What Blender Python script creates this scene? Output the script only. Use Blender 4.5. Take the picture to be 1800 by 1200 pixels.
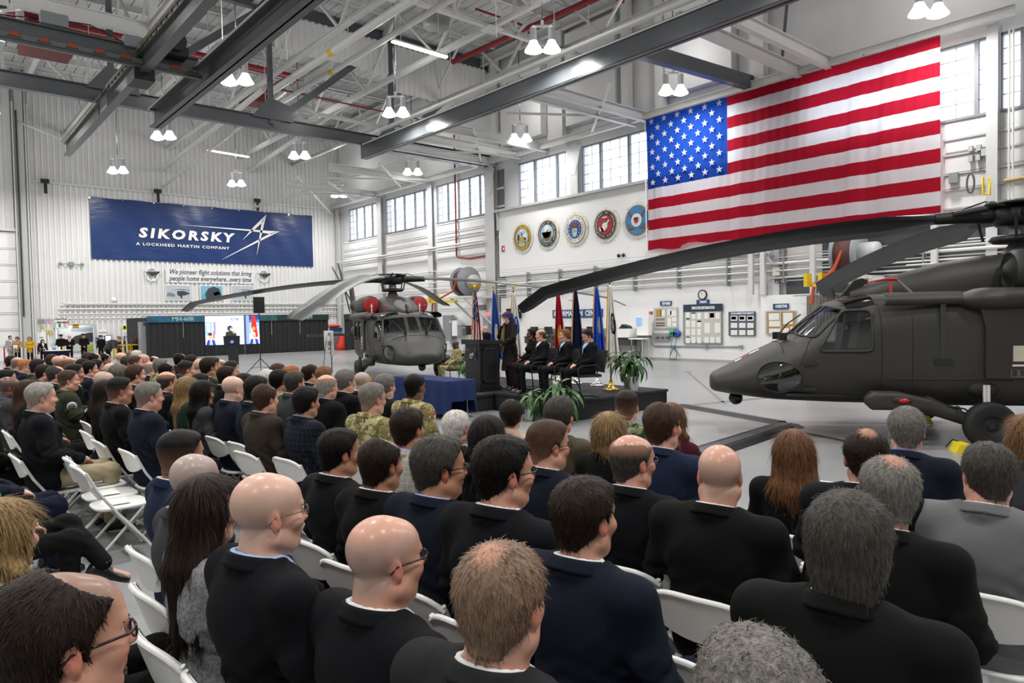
import bpy, math, random
import numpy as np
from mathutils import Matrix, Vector
random.seed(7); NR = np.random.RandomState(7)
SC = bpy.context.scene; COL = SC.collection
for o in list(bpy.data.objects): bpy.data.objects.remove(o)
# ------------------------------------------------------------------ camera, world, exposure
PI = math.pi
FPX = 1230.0; CAMH = 1.95
YAW, PIT, ROL = math.radians(49.2), math.radians(1.87), math.radians(1.05)
_f = np.array([math.cos(YAW)*math.cos(PIT), math.sin(YAW)*math.cos(PIT), -math.sin(PIT)])
_r = np.cross(_f, [0, 0, 1.0]); _r /= np.linalg.norm(_r); _d = np.cross(_f, _r)
CM = np.array([math.cos(ROL)*_r+math.sin(ROL)*_d, -math.sin(ROL)*_r+math.cos(ROL)*_d, _f])
CO = np.array([0, 0, CAMH])
def ray(px, py): return CM.T @ np.array([(px-900)/FPX, (py-600)/FPX, 1.0])
def atz(px, py, z): d = ray(px, py); return CO+d*(z-CAMH)/d[2]
def atd(px, py, dep): return CO+ray(px, py)*dep
def onX(px, py, x): d = ray(px, py); return CO+d*x/d[0]
def onY(px, py, y): d = ray(px, py); return CO+d*y/d[1]
cd = bpy.data.cameras.new('camera'); cam = bpy.data.objects.new('camera', cd); COL.objects.link(cam)
cd.sensor_width = 36; cd.lens = 36*FPX/1800; cd.clip_end = 300; cd.clip_start = .05
cam.matrix_world = Matrix(((CM[0][0], -CM[1][0], -CM[2][0], 0), (CM[0][1], -CM[1][1], -CM[2][1], 0), (CM[0][2], -CM[1][2], -CM[2][2], CAMH), (0, 0, 0, 1)))
SC.camera = cam
W = bpy.data.worlds.new('sky'); SC.world = W; W.use_nodes = True
W.node_tree.nodes['Background'].inputs[0].default_value = (.93, .96, 1, 1)
W.node_tree.nodes['Background'].inputs[1].default_value = 2.8
SC.view_settings.view_transform = 'Standard'; SC.view_settings.look = 'None'
SC.view_settings.gamma = 1; SC.view_settings.use_curve_mapping = False
SC.view_settings.exposure = 0.0
SC.cycles.max_bounces = 6; SC.cycles.diffuse_bounces = 3; SC.cycles.glossy_bounces = 3
SC.cycles.transmission_bounces = 4; SC.cycles.transparent_max_bounces = 8
SC.cycles.caustics_reflective = False; SC.cycles.caustics_refractive = False
SC.cycles.sample_clamp_indirect = 4.0
LAMPX = [-4.1, 2.7, 9.5, 16.25, 23.4]; LAMPY = [-2.0, 7.8, 17.0, 26.2, 36.0, 45.5]; LAMPZ = 11.0  # first X line is unseen, added to brighten the left part of the hall
LAMP_W = 335.0; ROOF_FILL_W = 95.0
# ------------------------------------------------------------------ helpers
def tag(o, label=None, cat=None, group=None, kind=None):
    if label: o['label'] = label
    if cat: o['category'] = cat
    if group: o['group'] = group
    if kind: o['kind'] = kind
    return o
def thing(name, label=None, cat=None, loc=(0, 0, 0), rz=0, group=None, kind=None, scale=1.0):
    o = bpy.data.objects.new(name, None); COL.objects.link(o)
    o.location = tuple(float(v) for v in loc); o.rotation_euler = (0, 0, rz); o.scale = (scale,)*3
    o.empty_display_size = .1
    return tag(o, label, cat, group, kind)
class MB:
    def __init__(s): s.v = []; s.f = []; s.m = []; s.s = []; s.n = 0
    def add(s, V, F, m=0, smooth=False):
        b = s.n
        V = np.asarray(V, float).reshape(-1, 3); s.v.append(V); s.n += len(V)
        for f in F: s.f.append(tuple(int(i)+b for i in f)); s.m.append(m); s.s.append(smooth)
        return s
    def box(s, x0, x1, y0, y1, z0, z1, m=0):
        V = [(x0,y0,z0),(x1,y0,z0),(x1,y1,z0),(x0,y1,z0),(x0,y0,z1),(x1,y0,z1),(x1,y1,z1),(x0,y1,z1)]
        return s.add(V, [(0,3,2,1),(4,5,6,7),(0,1,5,4),(1,2,6,5),(2,3,7,6),(3,0,4,7)], m)
    def obox(s, c, ax, ay, az, m=0):
        c, ax, ay, az = [np.asarray(k, float) for k in (c, ax, ay, az)]
        V = [c+i*ax+j*ay+k*az for k in (-1, 1) for i, j in ((-1,-1),(1,-1),(1,1),(-1,1))]
        return s.add(V, [(0,3,2,1),(4,5,6,7),(0,1,5,4),(1,2,6,5),(2,3,7,6),(3,0,4,7)], m)
    def bar(s, a, b, w, h, m=0, up=(0, 0, 1)):
        a, b = np.asarray(a, float), np.asarray(b, float); d = b-a; L = np.linalg.norm(d); d /= L
        u = np.asarray(up, float)
        if abs(d@u) > .98: u = np.array([1., 0, 0])
        sd = np.cross(d, u); sd /= np.linalg.norm(sd); u2 = np.cross(sd, d)
        return s.obox((a+b)/2, d*L/2, sd*w/2, u2*h/2, m)
    def ibeam(s, a, b, w, h, t=.03, m=0):
        a, b = np.asarray(a, float), np.asarray(b, float); dz = np.array([0, 0, h/2-t/2])
        s.bar(a+dz, b+dz, w, t, m); s.bar(a-dz, b-dz, w, t, m); s.bar(a, b, t, h-2*t, m); return s
    def tube(s, pts, r, n=8, m=0, cap=True, smooth=True):
        P = np.asarray(pts, float); R = np.broadcast_to(np.asarray(r, float), (len(P),))
        T = np.gradient(P, axis=0); T /= np.linalg.norm(T, axis=1)[:, None]+1e-12
        u = np.array([0, 0, 1.]) if abs(T[0][2]) < .9 else np.array([1., 0, 0])
        V = []; a = np.arange(n)*2*PI/n
        for i in range(len(P)):
            u = u-T[i]*(u@T[i]); u /= np.linalg.norm(u)+1e-12; w = np.cross(T[i], u)
            V.append(P[i]+R[i]*(np.cos(a)[:, None]*u+np.sin(a)[:, None]*w))
        F = [(i*n+j, i*n+(j+1) % n, (i+1)*n+(j+1) % n, (i+1)*n+j) for i in range(len(P)-1) for j in range(n)]
        s.add(np.concatenate(V), F, m, smooth)
        if cap: s.add(V[0], [tuple(range(n))[::-1]], m); s.add(V[-1], [tuple(range(n))], m)
        return s
    def cyl(s, a, b, r0, r1=None, n=12, m=0): return s.tube([a, b], [r0, r0 if r1 is None else r1], n, m)
    def lathe(s, prof, c=(0, 0, 0), n=20, m=0, axis='z'):
        a = np.arange(n)*2*PI/n; V = []
        for r, z in prof: V.append(np.stack([r*np.cos(a), r*np.sin(a), np.full(n, z)], 1))
        V = np.concatenate(V)
        if axis == 'x': V = V[:, [2, 0, 1]]
        if axis == 'y': V = V[:, [1, 2, 0]]
        k = len(prof)
        return s.add(V+np.asarray(c, float), [(i*n+j, i*n+(j+1) % n, (i+1)*n+(j+1) % n, (i+1)*n+j) for i in range(k-1) for j in range(n)], m, True)
    def ell(s, c, r, n=12, k=8, m=0):
        t = np.linspace(-PI/2, PI/2, k+1); a = np.arange(n)*2*PI/n
        V = [(c[0]+r[0]*math.cos(q)*math.cos(b), c[1]+r[1]*math.cos(q)*math.sin(b), c[2]+r[2]*math.sin(q)) for q in t for b in a]
        return s.add(V, [(i*n+j, i*n+(j+1) % n, (i+1)*n+(j+1) % n, (i+1)*n+j) for i in range(k) for j in range(n)], m, True)
    def grid(s, G, m=0, smooth=True, flip=False):
        G = np.asarray(G, float); a, b = G.shape[:2]
        F = [(i*b+j, i*b+j+1, (i+1)*b+j+1, (i+1)*b+j) for i in range(a-1) for j in range(b-1)]
        if flip: F = [f[::-1] for f in F]
        return s.add(G.reshape(-1, 3), F, m, smooth)
    def prism(s, poly, t, m=0):   # poly: 3D points (planar), t: extrusion vector
        P = np.asarray(poly, float); n = len(P); Q = P+np.asarray(t, float)
        F = [tuple(range(n))[::-1], tuple(range(n, 2*n))]+[(i, (i+1) % n, n+(i+1) % n, n+i) for i in range(n)]
        return s.add(np.concatenate([P, Q]), F, m)
    def mesh(s, name, off=None):
        V = np.concatenate(s.v) if s.v else np.zeros((0, 3))
        if off is not None: V = V-np.asarray(off, float)
        return mesh_from(name, V, s.f, s.m, s.s)
def mesh_from(name, V, F, mi=None, sm=None):
    me = bpy.data.meshes.new(name); me.from_pydata(np.asarray(V).tolist(), [], F if isinstance(F, list) else F.tolist())
    if mi is not None: me.polygons.foreach_set('material_index', np.asarray(mi, dtype=np.int32))
    if sm is None: sm = np.ones(len(me.polygons), bool)
    me.polygons.foreach_set('use_smooth', np.asarray(sm, bool)); me.update(); return me
def link(name, me, mats=None, parent=None, loc=(0, 0, 0), rot=(0, 0, 0), sc=None):
    o = bpy.data.objects.new(name, me); COL.objects.link(o); o.parent = parent
    o.location = tuple(float(v) for v in loc); o.rotation_euler = rot
    if sc is not None: o.scale = sc if hasattr(sc, '__len__') else (sc,)*3
    if mats is not None:
        mats = mats if isinstance(mats, (list, tuple)) else [mats]
        if len(me.materials) == 0:
            for m in mats: me.materials.append(m)
        elif any(me.materials[i] is not m for i, m in enumerate(mats)):
            for i, m in enumerate(mats): o.material_slots[i].link = 'OBJECT'; o.material_slots[i].material = m
    return o
def part(name, mb, mats, parent, label=None, kind=None):      # vertices given in world space, parent unrotated
    off = None
    if parent is not None:
        off = np.array(parent.location); q = parent.parent
        while q is not None: off = off+np.array(q.location); q = q.parent
    o = link(name, mb.mesh(name, off), mats, parent)
    if label: o['label'] = label
    if kind: o['kind'] = kind
    return o
def local(name, mb, mats, parent=None, label=None, loc=(0, 0, 0), rot=(0, 0, 0)):
    o = link(name, mb.mesh(name), mats, parent, loc, rot)
    if label: o['label'] = label
    return o
def struct(name, mb, mats, parent=None):
    o = link(name, mb.mesh(name), mats, parent)
    if parent is None: o['kind'] = 'structure'
    return o
def copy_tree(o, parent=None):
    c = o.copy(); COL.objects.link(c); c.parent = parent
    for ch in list(o.children): copy_tree(ch, c)
    return c
# ------------------------------------------------------------------ materials
def lin(h):
    h = h.lstrip('#'); c = [int(h[i:i+2], 16)/255 for i in (0, 2, 4)]
    return tuple(x/12.92 if x <= .04045 else ((x+.055)/1.055)**2.4 for x in c)+(1,)
MATS = {}
class NT:
    def __init__(s, name):
        s.mat = bpy.data.materials.new(name); s.mat.use_nodes = True; s.t = s.mat.node_tree
        s.b = s.t.nodes['Principled BSDF']; s.out = s.t.nodes['Material Output']
    def n(s, ty, **kw):
        q = s.t.nodes.new(ty)
        for k, v in kw.items():
            if k.startswith('i_'): q.inputs[k[2:].replace('_', ' ')].default_value = v
            else: setattr(q, k, v)
        return q
    def l(s, a, b): s.t.links.new(a, b)
    def coords(s, kind='Object', scale=(1, 1, 1)):
        c = s.n('ShaderNodeTexCoord'); m = s.n('ShaderNodeMapping'); m.inputs['Scale'].default_value = scale
        s.l(c.outputs[kind], m.inputs[0]); return m.outputs[0]
    def noise(s, vec, scale, detail=3, rough=.5):
        q = s.n('ShaderNodeTexNoise'); q.inputs['Scale'].default_value = scale; q.inputs['Detail'].default_value = detail
        q.inputs['Roughness'].default_value = rough; s.l(vec, q.inputs['Vector']); return q.outputs[0]
    def ramp(s, fac, stops, interp='LINEAR'):
        q = s.n('ShaderNodeValToRGB'); q.color_ramp.interpolation = interp
        e = q.color_ramp.elements
        while len(e) < len(stops): e.new(.5)
        for i, (p, c) in enumerate(stops): e[i].position = p; e[i].color = lin(c) if isinstance(c, str) else c
        s.l(fac, q.inputs[0]); return q.outputs[0]
    def mix(s, fac, a, b, mode='MIX'):
        q = s.n('ShaderNodeMix', data_type='RGBA', blend_type=mode)
        for k, v in ((0, fac), (6, a), (7, b)):
            if hasattr(v, 'is_linked'): s.l(v, q.inputs[k])
            else: q.inputs[k].default_value = v
        return q.outputs[2]
    def bump(s, h, strength, dist=.01):
        q = s.n('ShaderNodeBump'); q.inputs['Strength'].default_value = strength; q.inputs['Distance'].default_value = dist
        s.l(h, q.inputs['Height']); s.l(q.outputs[0], s.b.inputs['Normal'])
def M(key, col='#808080', rough=.5, metal=0, noise=0, nscale=8, bump=0, bscale=60, spec=.5, emit=0, coat=0):
    if key in MATS: return MATS[key]
    t = NT(key); b = t.b
    c = lin(col) if isinstance(col, str) else col
    b.inputs['Base Color'].default_value = c; b.inputs['Roughness'].default_value = rough; b.inputs['Metallic'].default_value = metal
    b.inputs['Specular IOR Level'].default_value = spec
    if coat: b.inputs['Coat Weight'].default_value = coat
    if noise or bump: v = t.coords()
    if noise:
        f = t.noise(v, nscale, 4)
        t.l(t.mix(t.ramp(f, [(.3, (0, 0, 0, 1)), (.7, (1, 1, 1, 1))]), tuple(x*(1-noise) for x in c[:3])+(1,), tuple(min(1, x*(1+noise)) for x in c[:3])+(1,)), b.inputs['Base Color'])
    if bump: t.bump(t.noise(v, bscale, 3), bump)
    if emit: b.inputs['Emission Color'].default_value = c; b.inputs['Emission Strength'].default_value = emit
    MATS[key] = t.mat; return t.mat
def text_mesh(s, size, ext=.004, bold=0.0, shear=0, spacing=1.0, align='CENTER'):
    cu = bpy.data.curves.new('txt', 'FONT'); cu.body = s; cu.size = size; cu.extrude = ext; cu.offset = bold*size
    cu.shear = shear; cu.space_character = spacing; cu.align_x = align; cu.align_y = 'CENTER'; cu.resolution_u = 2
    o = bpy.data.objects.new('txt', cu); COL.objects.link(o)
    me = o.to_mesh().copy(); o.to_mesh_clear()
    bpy.data.objects.remove(o); bpy.data.curves.remove(cu); return me
def text(name, s, size, mat, parent, pos, facing, bold=0.0, shear=0, spacing=1.0, ext=.004, xs=1.0, align='CENTER', roll=0):
    """facing: 'Y' = on the back wall, read from -Y; 'X' = on the right wall, read from -X; or (yaw) of reading direction"""
    me = text_mesh(s, size, ext, bold, shear, spacing, align); me.materials.clear(); me.materials.append(mat)
    rz = 0 if facing == 'Y' else (-PI/2 if facing == 'X' else facing)
    off = np.zeros(3); q = parent
    while q is not None: off += np.array(q.location); q = q.parent
    o = bpy.data.objects.new(name, me); COL.objects.link(o); o.parent = parent
    o.location = tuple(np.asarray(pos, float)-off); o.rotation_euler = (PI/2, roll, rz); o.scale = (xs, 1, 1); return o
# ------------------------------------------------------------------ setting materials
def m_floor():
    t = NT('polished_concrete'); v = t.coords('Object')
    n1 = t.noise(v, .2, 4, .55); n2 = t.noise(v, 2.2, 3)
    c = t.mix(t.ramp(n1, [(.35, (0, 0, 0, 1)), (.65, (1, 1, 1, 1))]), lin('#8a8b8d'), lin('#959697'))
    c = t.mix(t.ramp(n2, [(.6, (0, 0, 0, 1)), (.95, (.16, .16, .16, 1))]), c, lin('#757677'))
    t.l(c, t.b.inputs['Base Color']); t.b.inputs['Roughness'].default_value = .27
    return t.mat
MF = m_floor()
MWALL = M('wall_white', '#e9e9e8', .55, noise=.03, nscale=.8)
MWALL2 = M('upper_wall', '#d6d6d6', .6, noise=.05, nscale=.6)
MBACK = M('corrugated_white', '#e4e4e3', .45, noise=.03, nscale=.5)
MROOF = M('roof_deck', '#c4c4c4', .7, noise=.08, nscale=.5)
MSTEEL = M('white_steel', '#d2d2d0', .5, noise=.04, nscale=2)
MDARK = M('dark_steel', '#55595e', .32, noise=.08, nscale=1.5, spec=.6)
MDARK2 = M('crane_steel', '#4a4b4d', .35, noise=.15, nscale=3)
MPIPE = M('pipe_white', '#dadad7', .45)
MRED = M('red_pipe', '#8e1f25', .5)
MBLK = M('black', '#141414', .5)
MYEL = M('safety_yellow', '#e2c21a', .5)
MFRAME = M('window_frame', '#7f858c', .5)
MGREY = M('grey_enamel', '#8c9094', .45)
MLGREY = M('light_grey_enamel', '#b9bbbc', .45)
MCHROME = M('chrome', '#d8d8d8', .15, 1)
MBRASS = M('brass', '#c8a24a', .25, 1)
def m_glass(key, tint, gl=.12, rough=.02):
    t = NT(key); a = t.n('ShaderNodeBsdfTransparent'); a.inputs[0].default_value = tint
    g = t.n('ShaderNodeBsdfGlossy'); g.inputs['Roughness'].default_value = rough
    lw = t.n('ShaderNodeLayerWeight'); lw.inputs[0].default_value = .5
    pw = t.n('ShaderNodeMath', operation='POWER'); pw.inputs[1].default_value = 4; t.l(lw.outputs['Facing'], pw.inputs[0])
    fr = t.n('ShaderNodeMath', operation='MULTIPLY_ADD'); fr.inputs[1].default_value = .6; fr.inputs[2].default_value = gl*.35; t.l(pw.outputs[0], fr.inputs[0])
    mx = t.n('ShaderNodeMixShader'); t.l(fr.outputs[0], mx.inputs[0]); t.l(a.outputs[0], mx.inputs[1]); t.l(g.outputs[0], mx.inputs[2])
    t.l(mx.outputs[0], t.out.inputs['Surface']); MATS[key] = t.mat; return t.mat
MGLASS = m_glass('window_glass', (.97, .98, 1, 1))
XW, YW, ZR = 25.5, 50.0, 17.0
# ------------------------------------------------------------------ floor
mb = MB(); mb.box(-14, 26.2, -14, 55, -.2, 0); struct('floor', mb, MF)
fl = thing('trim_1', kind='structure')
MTAPE = M('grey_tape', '#6f7072', .5); MLINE = M('floor_line', '#8b8a86', .5)
for i, (a, b, w) in enumerate((((1275, 710), (1208, 653), .07), ((1218, 653), (1200, 653), .07), ((1365, 697), (1085, 724), .16))):
    p, q = atz(*a, 0), atz(*b, 0); mb = MB(); mb.bar(p+[0, 0, .003], q+[0, 0, .003], w, .006); part('floor_line', mb, MTAPE if i < 2 else M('track_metal', '#75736d', .4), fl)
# cable ramps taped to the floor
MRAMP = M('rubber_ramp', '#1d1d1f', .6, noise=.15)
for nm, pts, w, lab in (('cable_ramp', ((1200, 714), (1374, 745)), .30, 'long grey rubber cable ramp crossing the floor ahead of the near helicopter nose'),
                        ('cable_ramp', ((1384, 748), (1222, 800)), .62, 'wide black rubber cable ramp leading to the front row of chairs')):
    p, q = atz(*pts[0], 0), atz(*pts[1], 0); c = (p+q)/2
    t = thing(nm, lab, 'cable ramp', c); d = (q-p)/np.linalg.norm(q-p); sd = np.array([-d[1], d[0], 0])
    mb = MB(); mb.prism([p-sd*w/2, p+sd*w/2, p+sd*w*.28+[0, 0, .05], p-sd*w*.28+[0, 0, .05]], q-p); part('ramp_body', mb, MRAMP, t)
    mb = MB(); mb.bar(p+[0, 0, .052], q+[0, 0, .052], w*.3, .008); part('cover_strip', mb, M('ramp_cover', '#4a4b4d', .5), t)
p = [atz(1405, 760, 0), atz(1450, 769, 0), atz(1530, 785, 0), atz(1600, 800, 0), atz(1690, 822, 0)]
mb = MB(); mb.tube(np.array(p)+[0, 0, .015], .012, 6)
tag(part('extension_cord', mb, M('green_cord', '#24402b', .6), None), 'thin dark green cord lying on the floor under the near helicopter', 'cord')
# ------------------------------------------------------------------ back wall (corrugated)
def corrugated(x0, x1, z0, z1, y, pitch=.30, dep=.085, top=.4):
    n = max(1, round((x1-x0)/pitch)); p = (x1-x0)/n; xs = []; ys = []
    for i in range(n):
        b = x0+i*p
        for q, h in ((0, 0), (.50, 0), (.58, 1), (.92, 1)): xs.append(b+q*p); ys.append(y-h*dep)
    xs.append(x1); ys.append(y); G = np.array([[(a, b, z) for a, b in zip(xs, ys)] for z in (z0, z1)])
    mb = MB(); mb.grid(G, smooth=False); return mb
wb = thing('wall_back', kind='structure', loc=(0, YW, 0))
D0, D1, DT = 6.75, 8.75, 2.02
mb = corrugated(5.6, D0, 0, 10.55, YW); part('wall_sheet', mb, MBACK, wb)
mb = corrugated(D0, D1, DT+.05, 10.55, YW); part('wall_sheet', mb, MBACK, wb)
mb = corrugated(D1, XW, 0, 10.55, YW); part('wall_sheet', mb, MBACK, wb)
mb = corrugated(5.6, XW, 10.6, ZR, YW-.03); part('wall_sheet', mb, MWALL2, wb)
mb = MB(); mb.box(5.6, XW, YW-.14, YW-.02, 10.52, 10.66); part('wall_rail', mb, MSTEEL, wb)
mb = MB(); mb.box(-14, XW, YW+.08, YW+.12, 2.3, ZR); part('wall_backing', mb, MWALL2, wb)
for q in ((-14, D0-.09), (D1+.09, XW)): mb = MB(); mb.box(q[0], q[1], YW+.08, YW+.12, 0, 2.3); part('wall_backing', mb, MWALL2, wb)
for x in (D0-.6, D1+2.5): mb = MB(); mb.box(x, x+.1, YW+.12, YW+2.25, 0, 2.65); part('passage_side', mb, MWALL, wb)
# left hangar door
wl = thing('wall_left', kind='structure', loc=(0, YW, 0))
z = 0; k = 0
for xa, xb in ((-4.4, .25), (.3, 4.95)):
    for i in range(8):
        mb = MB(); mb.box(xa, xb, YW-.1, YW-.02, i*.94+.012, (i+1)*.94-.012)
        mb.box(xa, xb, YW-.14, YW-.1, (i+1)*.94-.075, (i+1)*.94-.03); part('panel', mb, MWALL, wl)
mb = corrugated(-4.4, 4.95, 7.7, ZR, YW-.1, .42); part('wall_sheet', mb, MWALL2, wl)
mb = MB(); mb.box(-4.4, 4.95, YW-.25, YW-.05, 7.55, 7.72); part('wall_rail', mb, MSTEEL, wl)
cl = thing('trim_2', kind='structure', loc=(5.3, YW, 0))
mb = MB(); mb.box(5.12, 5.5, YW-.5, YW+.1, 0, ZR); part('column', mb, M('column_grey', '#b6b7b8', .5), cl)
for x, r in ((5.0, .045), (5.6, .035), (5.72, .03)):
    mb = MB(); mb.cyl((x, YW-.42, .2), (x, YW-.42, ZR-2), r, n=8); part('conduit', mb, MPIPE, cl)
mb = MB(); mb.box(5.12, 5.2, YW-.58, YW-.52, 2.6, 14.5); part('dark_channel', mb, M('dark_gap', '#2c2d2f', .6), cl)
# opening in the back wall with a lit passage and a mural behind
dr = thing('door_1', kind='structure', loc=(D0, YW, 0))
for q in ((D0-.09, D0, 0, DT+.1), (D1, D1+.09, 0, DT+.1), (D0, D1, DT, DT+.1)):
    mb = MB(); mb.box(q[0], q[1], YW-.1, YW+.12, q[2], q[3]); part('door_frame', mb, MLGREY, dr)
mb = MB(); mb.box(D0-.5, D1+2.5, YW+2.2, YW+2.25, 0, 2.6); part('passage_wall', mb, MWALL, dr)
mb = MB(); mb.box(D0-.5, D1+2.5, YW+.2, YW+2.2, 2.6, 2.65); part('passage_ceiling', mb, MWALL, dr)
mb = MB(); y = YW+2.15
mb.box(7.2, 9.6, y-.03, y, .35, 1.95, 0)
mb.prism([(7.5, y-.04, .8), (9.0, y-.04, .95), (9.6, y-.04, 1.0), (9.6, y-.04, 1.55), (8.9, y-.04, 1.55), (8.1, y-.04, 1.35)], (0, .01, 0), 1)
mb.prism([(8.3, y-.05, .4), (9.6, y-.05, .4), (9.6, y-.05, .95), (8.9, y-.05, .75)], (0, .01, 0), 2)
mb.box(7.9, 9.4, y-.05, y-.03, 1.66, 1.86, 3)
part('mural', mb, [M('mural_sky', '#b9bcbc', .6), M('mural_dark', '#2b2b2a', .6), M('mural_green', '#a3ad2e', .6), M('mural_blue', '#8e9aa8', .6)], dr)
ld = bpy.data.lights.new('passage_lamp', 'AREA'); ld.energy = 60; ld.size = 1.2
lo = bpy.data.objects.new('passage_lamp', ld); COL.objects.link(lo); lo.location = (7.9, YW+1.0, 2.55); lo['kind'] = 'structure'
# conduits along the back wall
pp = thing('trim_3', kind='structure', loc=(7, YW, 0))
for z, x0, r in ((3.02, 6.9, .05), (2.72, 6.9, .03), (3.25, 7.0, .035), (3.38, 7.2, .03), (2.45, 5.9, .03), (2.58, 11.5, .03)):
    mb = MB(); mb.tube([(x0, YW-.12, z), (XW-.2, YW-.12, z)], r, 8); part('conduit', mb, MPIPE, pp)
mb = MB()
for i in range(70): mb.box(7.3+i*.26, 7.33+i*.26, YW-.16, YW-.08, 3.02, 3.34)
part('tray_rungs', mb, MPIPE, pp, kind='stuff')
mb = MB(); mb.box(7.3, XW-.3, YW-.2, YW-.17, 3.30, 3.36); part('tray_side', mb, MPIPE, pp)
# ------------------------------------------------------------------ right wall
wr = thing('wall_right', kind='structure', loc=(XW, 0, 0))
WZ0, WZ1 = 8.05, 10.35
BAYS = [(48.15, 43.6, [47.0, 45.85, 44.7]), (42.8, 37.3, [41.6, 40.4, 39.1, 38.0]), (36.6, 31.45, [35.4, 34.3, 33.2, 32.2]),
        (28.75, 24.65, [27.46, 25.8]), (24.0, 19.95, [22.8, 21.05]), (19.3, 15.3, [18.0, 16.6]), (12.3, 6.8, [11.0, 9.6, 8.3, 7.15]), (6.5, 1.5, [5.95, 4.6, 3.0])]
mb = MB(); mb.box(XW, XW+.5, -12, 50.4, 0, WZ0-.02); part('wall_lower', mb, MWALL, wr)
mb = MB(); mb.box(XW, XW+.5, -12, 50.4, WZ1+.02, ZR); part('wall_upper', mb, MWALL2, wr)
ed = [50.4]
for a, b, _ in BAYS: ed += [a, b]
ed.append(-12)
for i in range(0, len(ed), 2):
    mb = MB(); mb.box(XW, XW+.5, ed[i+1], ed[i], WZ0-.02, WZ1+.02); part('pier', mb, MWALL2, wr)
for wi, (ya, yb, mull) in enumerate(BAYS):
    wn = thing('window_%d' % (wi+1), kind='structure', loc=(XW, (ya+yb)/2, WZ0)); thick = .06 if wi < 3 else .12
    mb = MB(); X0, X1 = XW+.02, XW+.14
    mb.box(X0-.1, X1, yb, ya, WZ0-.08, WZ0); mb.box(X0, X1, yb, ya, WZ1-.05, WZ1)
    for y in (ya, yb): mb.box(X0, X1, y-.04, y+.04, WZ0, WZ1)
    for y in mull: mb.box(X0-.03, X1, y-thick/2, y+thick/2, WZ0, WZ1)
    part('window_frame', mb, MFRAME, wn)
    mt = MB(); cols = [ya]+mull+[yb]
    zs = np.linspace(WZ0, WZ1, 6)
    for z in zs[1:-1]: mt.box(XW+.06, XW+.085, yb, ya, z-.011, z+.011)
    for c0, c1 in zip(cols[:-1], cols[1:]):
        ns = max(1, round((c0-c1)/.62))
        for j in range(1, ns):
            y = c0+(c1-c0)*j/ns; mt.box(XW+.06, XW+.085, y-.009, y+.009, WZ0, WZ1)
        for k in range(5):
            g = MB(); g.box(XW+.068, XW+.074, c1, c0, zs[k]+.011, zs[k+1]-.011); part('pane', g, MGLASS, wn)
    part('muntins', mt, MFRAME, wn)
wf = thing('wall_front', kind='structure'); mb = MB(); mb.box(-14, XW+.5, -12.3, -12, 0, ZR); part('wall_sheet', mb, MWALL, wf)
ws = thing('wall_side', kind='structure'); mb = MB(); mb.box(-12.3, -12, -12.3, 50.4, 0, ZR); part('wall_sheet', mb, MWALL, ws)
# siding panels, far half of the right wall
for ya, yb in ((48.9, 43.65), (42.75, 37.3), (36.55, 31.5)):
    zz = [.05, 1.4, 2.6, 3.8, 4.9, 5.75, 6.3, 6.95, 7.35, 7.95]
    for z0, z1 in zip(zz[:-1], zz[1:]):
        mb = MB(); mb.box(XW-.07, XW, yb, ya, z0+.025, z1-.02); mb.box(XW-.11, XW-.07, yb, ya, z1-.09, z1-.03); part('panel', mb, MWALL, wr)
# columns on the right wall
MCOL = M('column_white', '#cfcfcf', .5)
for y, w, nm in ((43.2, .55, 'column'), (36.95, .5, 'column'), (30.95, .8, 'column'), (24.3, .5, 'column'), (13.72, .34, 'column'), (6.65, .3, 'column'), (49.5, .5, 'column')):
    mb = MB(); zt = 10.6
    mb.box(XW-.32, XW-.28, y-w/2, y+w/2, 0 if y != 24.3 else 7.9, zt); mb.box(XW-.04, XW+.0, y-w/2, y+w/2, 0 if y != 24.3 else 7.9, zt); mb.box(XW-.3, XW, y-.03, y+.03, 0 if y != 24.3 else 7.9, zt)
    if y in (24.3, 30.95): mb.prism([(XW-.34, y-.5, 10.4), (XW-.34, y+.5, 10.4), (XW-.34, y+.16, 9.0), (XW-.34, y-.16, 9.0)], (.05, 0, 0))
    part(nm, mb, MCOL, wr)
mb = MB(); mb.box(XW-.05, XW-.02, 29.95, 30.5, .2, 10.3); part('dark_gap', mb, M('gap_grey', '#6b6d70', .6), wr)
for z in (2.2, 4.0, 5.6, 6.5, 8.2, 9.2): mb = MB(); mb.box(XW-.1, XW-.05, 29.9, 30.5, z, z+.12); part('gap_brace', mb, MCOL, wr)
# smooth white panel that carries the seals, with its ledge
mb = MB(); mb.box(XW-.22, XW, 13.95, 30.25, 4.3, 7.9); part('seal_panel', mb, M('panel_white', '#eeeeed', .5), wr)
mb = MB(); mb.box(XW-.42, XW, 13.95, 30.45, 7.9, 8.03); mb.box(XW-.36, XW-.22, 30.2, 30.28, 6.9, 7.9); part('ledge', mb, MLGREY, wr)
mb = MB(); mb.box(XW-.2, XW, 14.2, 30.2, 0.0, 3.12); part('lower_panel', mb, M('panel_white', '#eeeeed', .5), wr)
mb = MB(); mb.box(XW-.6, XW-.2, 11.3, 14.15, 0.0, 2.66); part('lower_panel', mb, M('panel_white', '#eeeeed', .5), wr)
bb = thing('baseboard_right', kind='structure', loc=(XW, 0, 0)); mb = MB(); mb.box(XW-.23, XW-.2, 14.2, 30.2, 0, .1); part('base_strip', mb, M('base_grey', '#a5a5a3', .6), bb)
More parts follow.
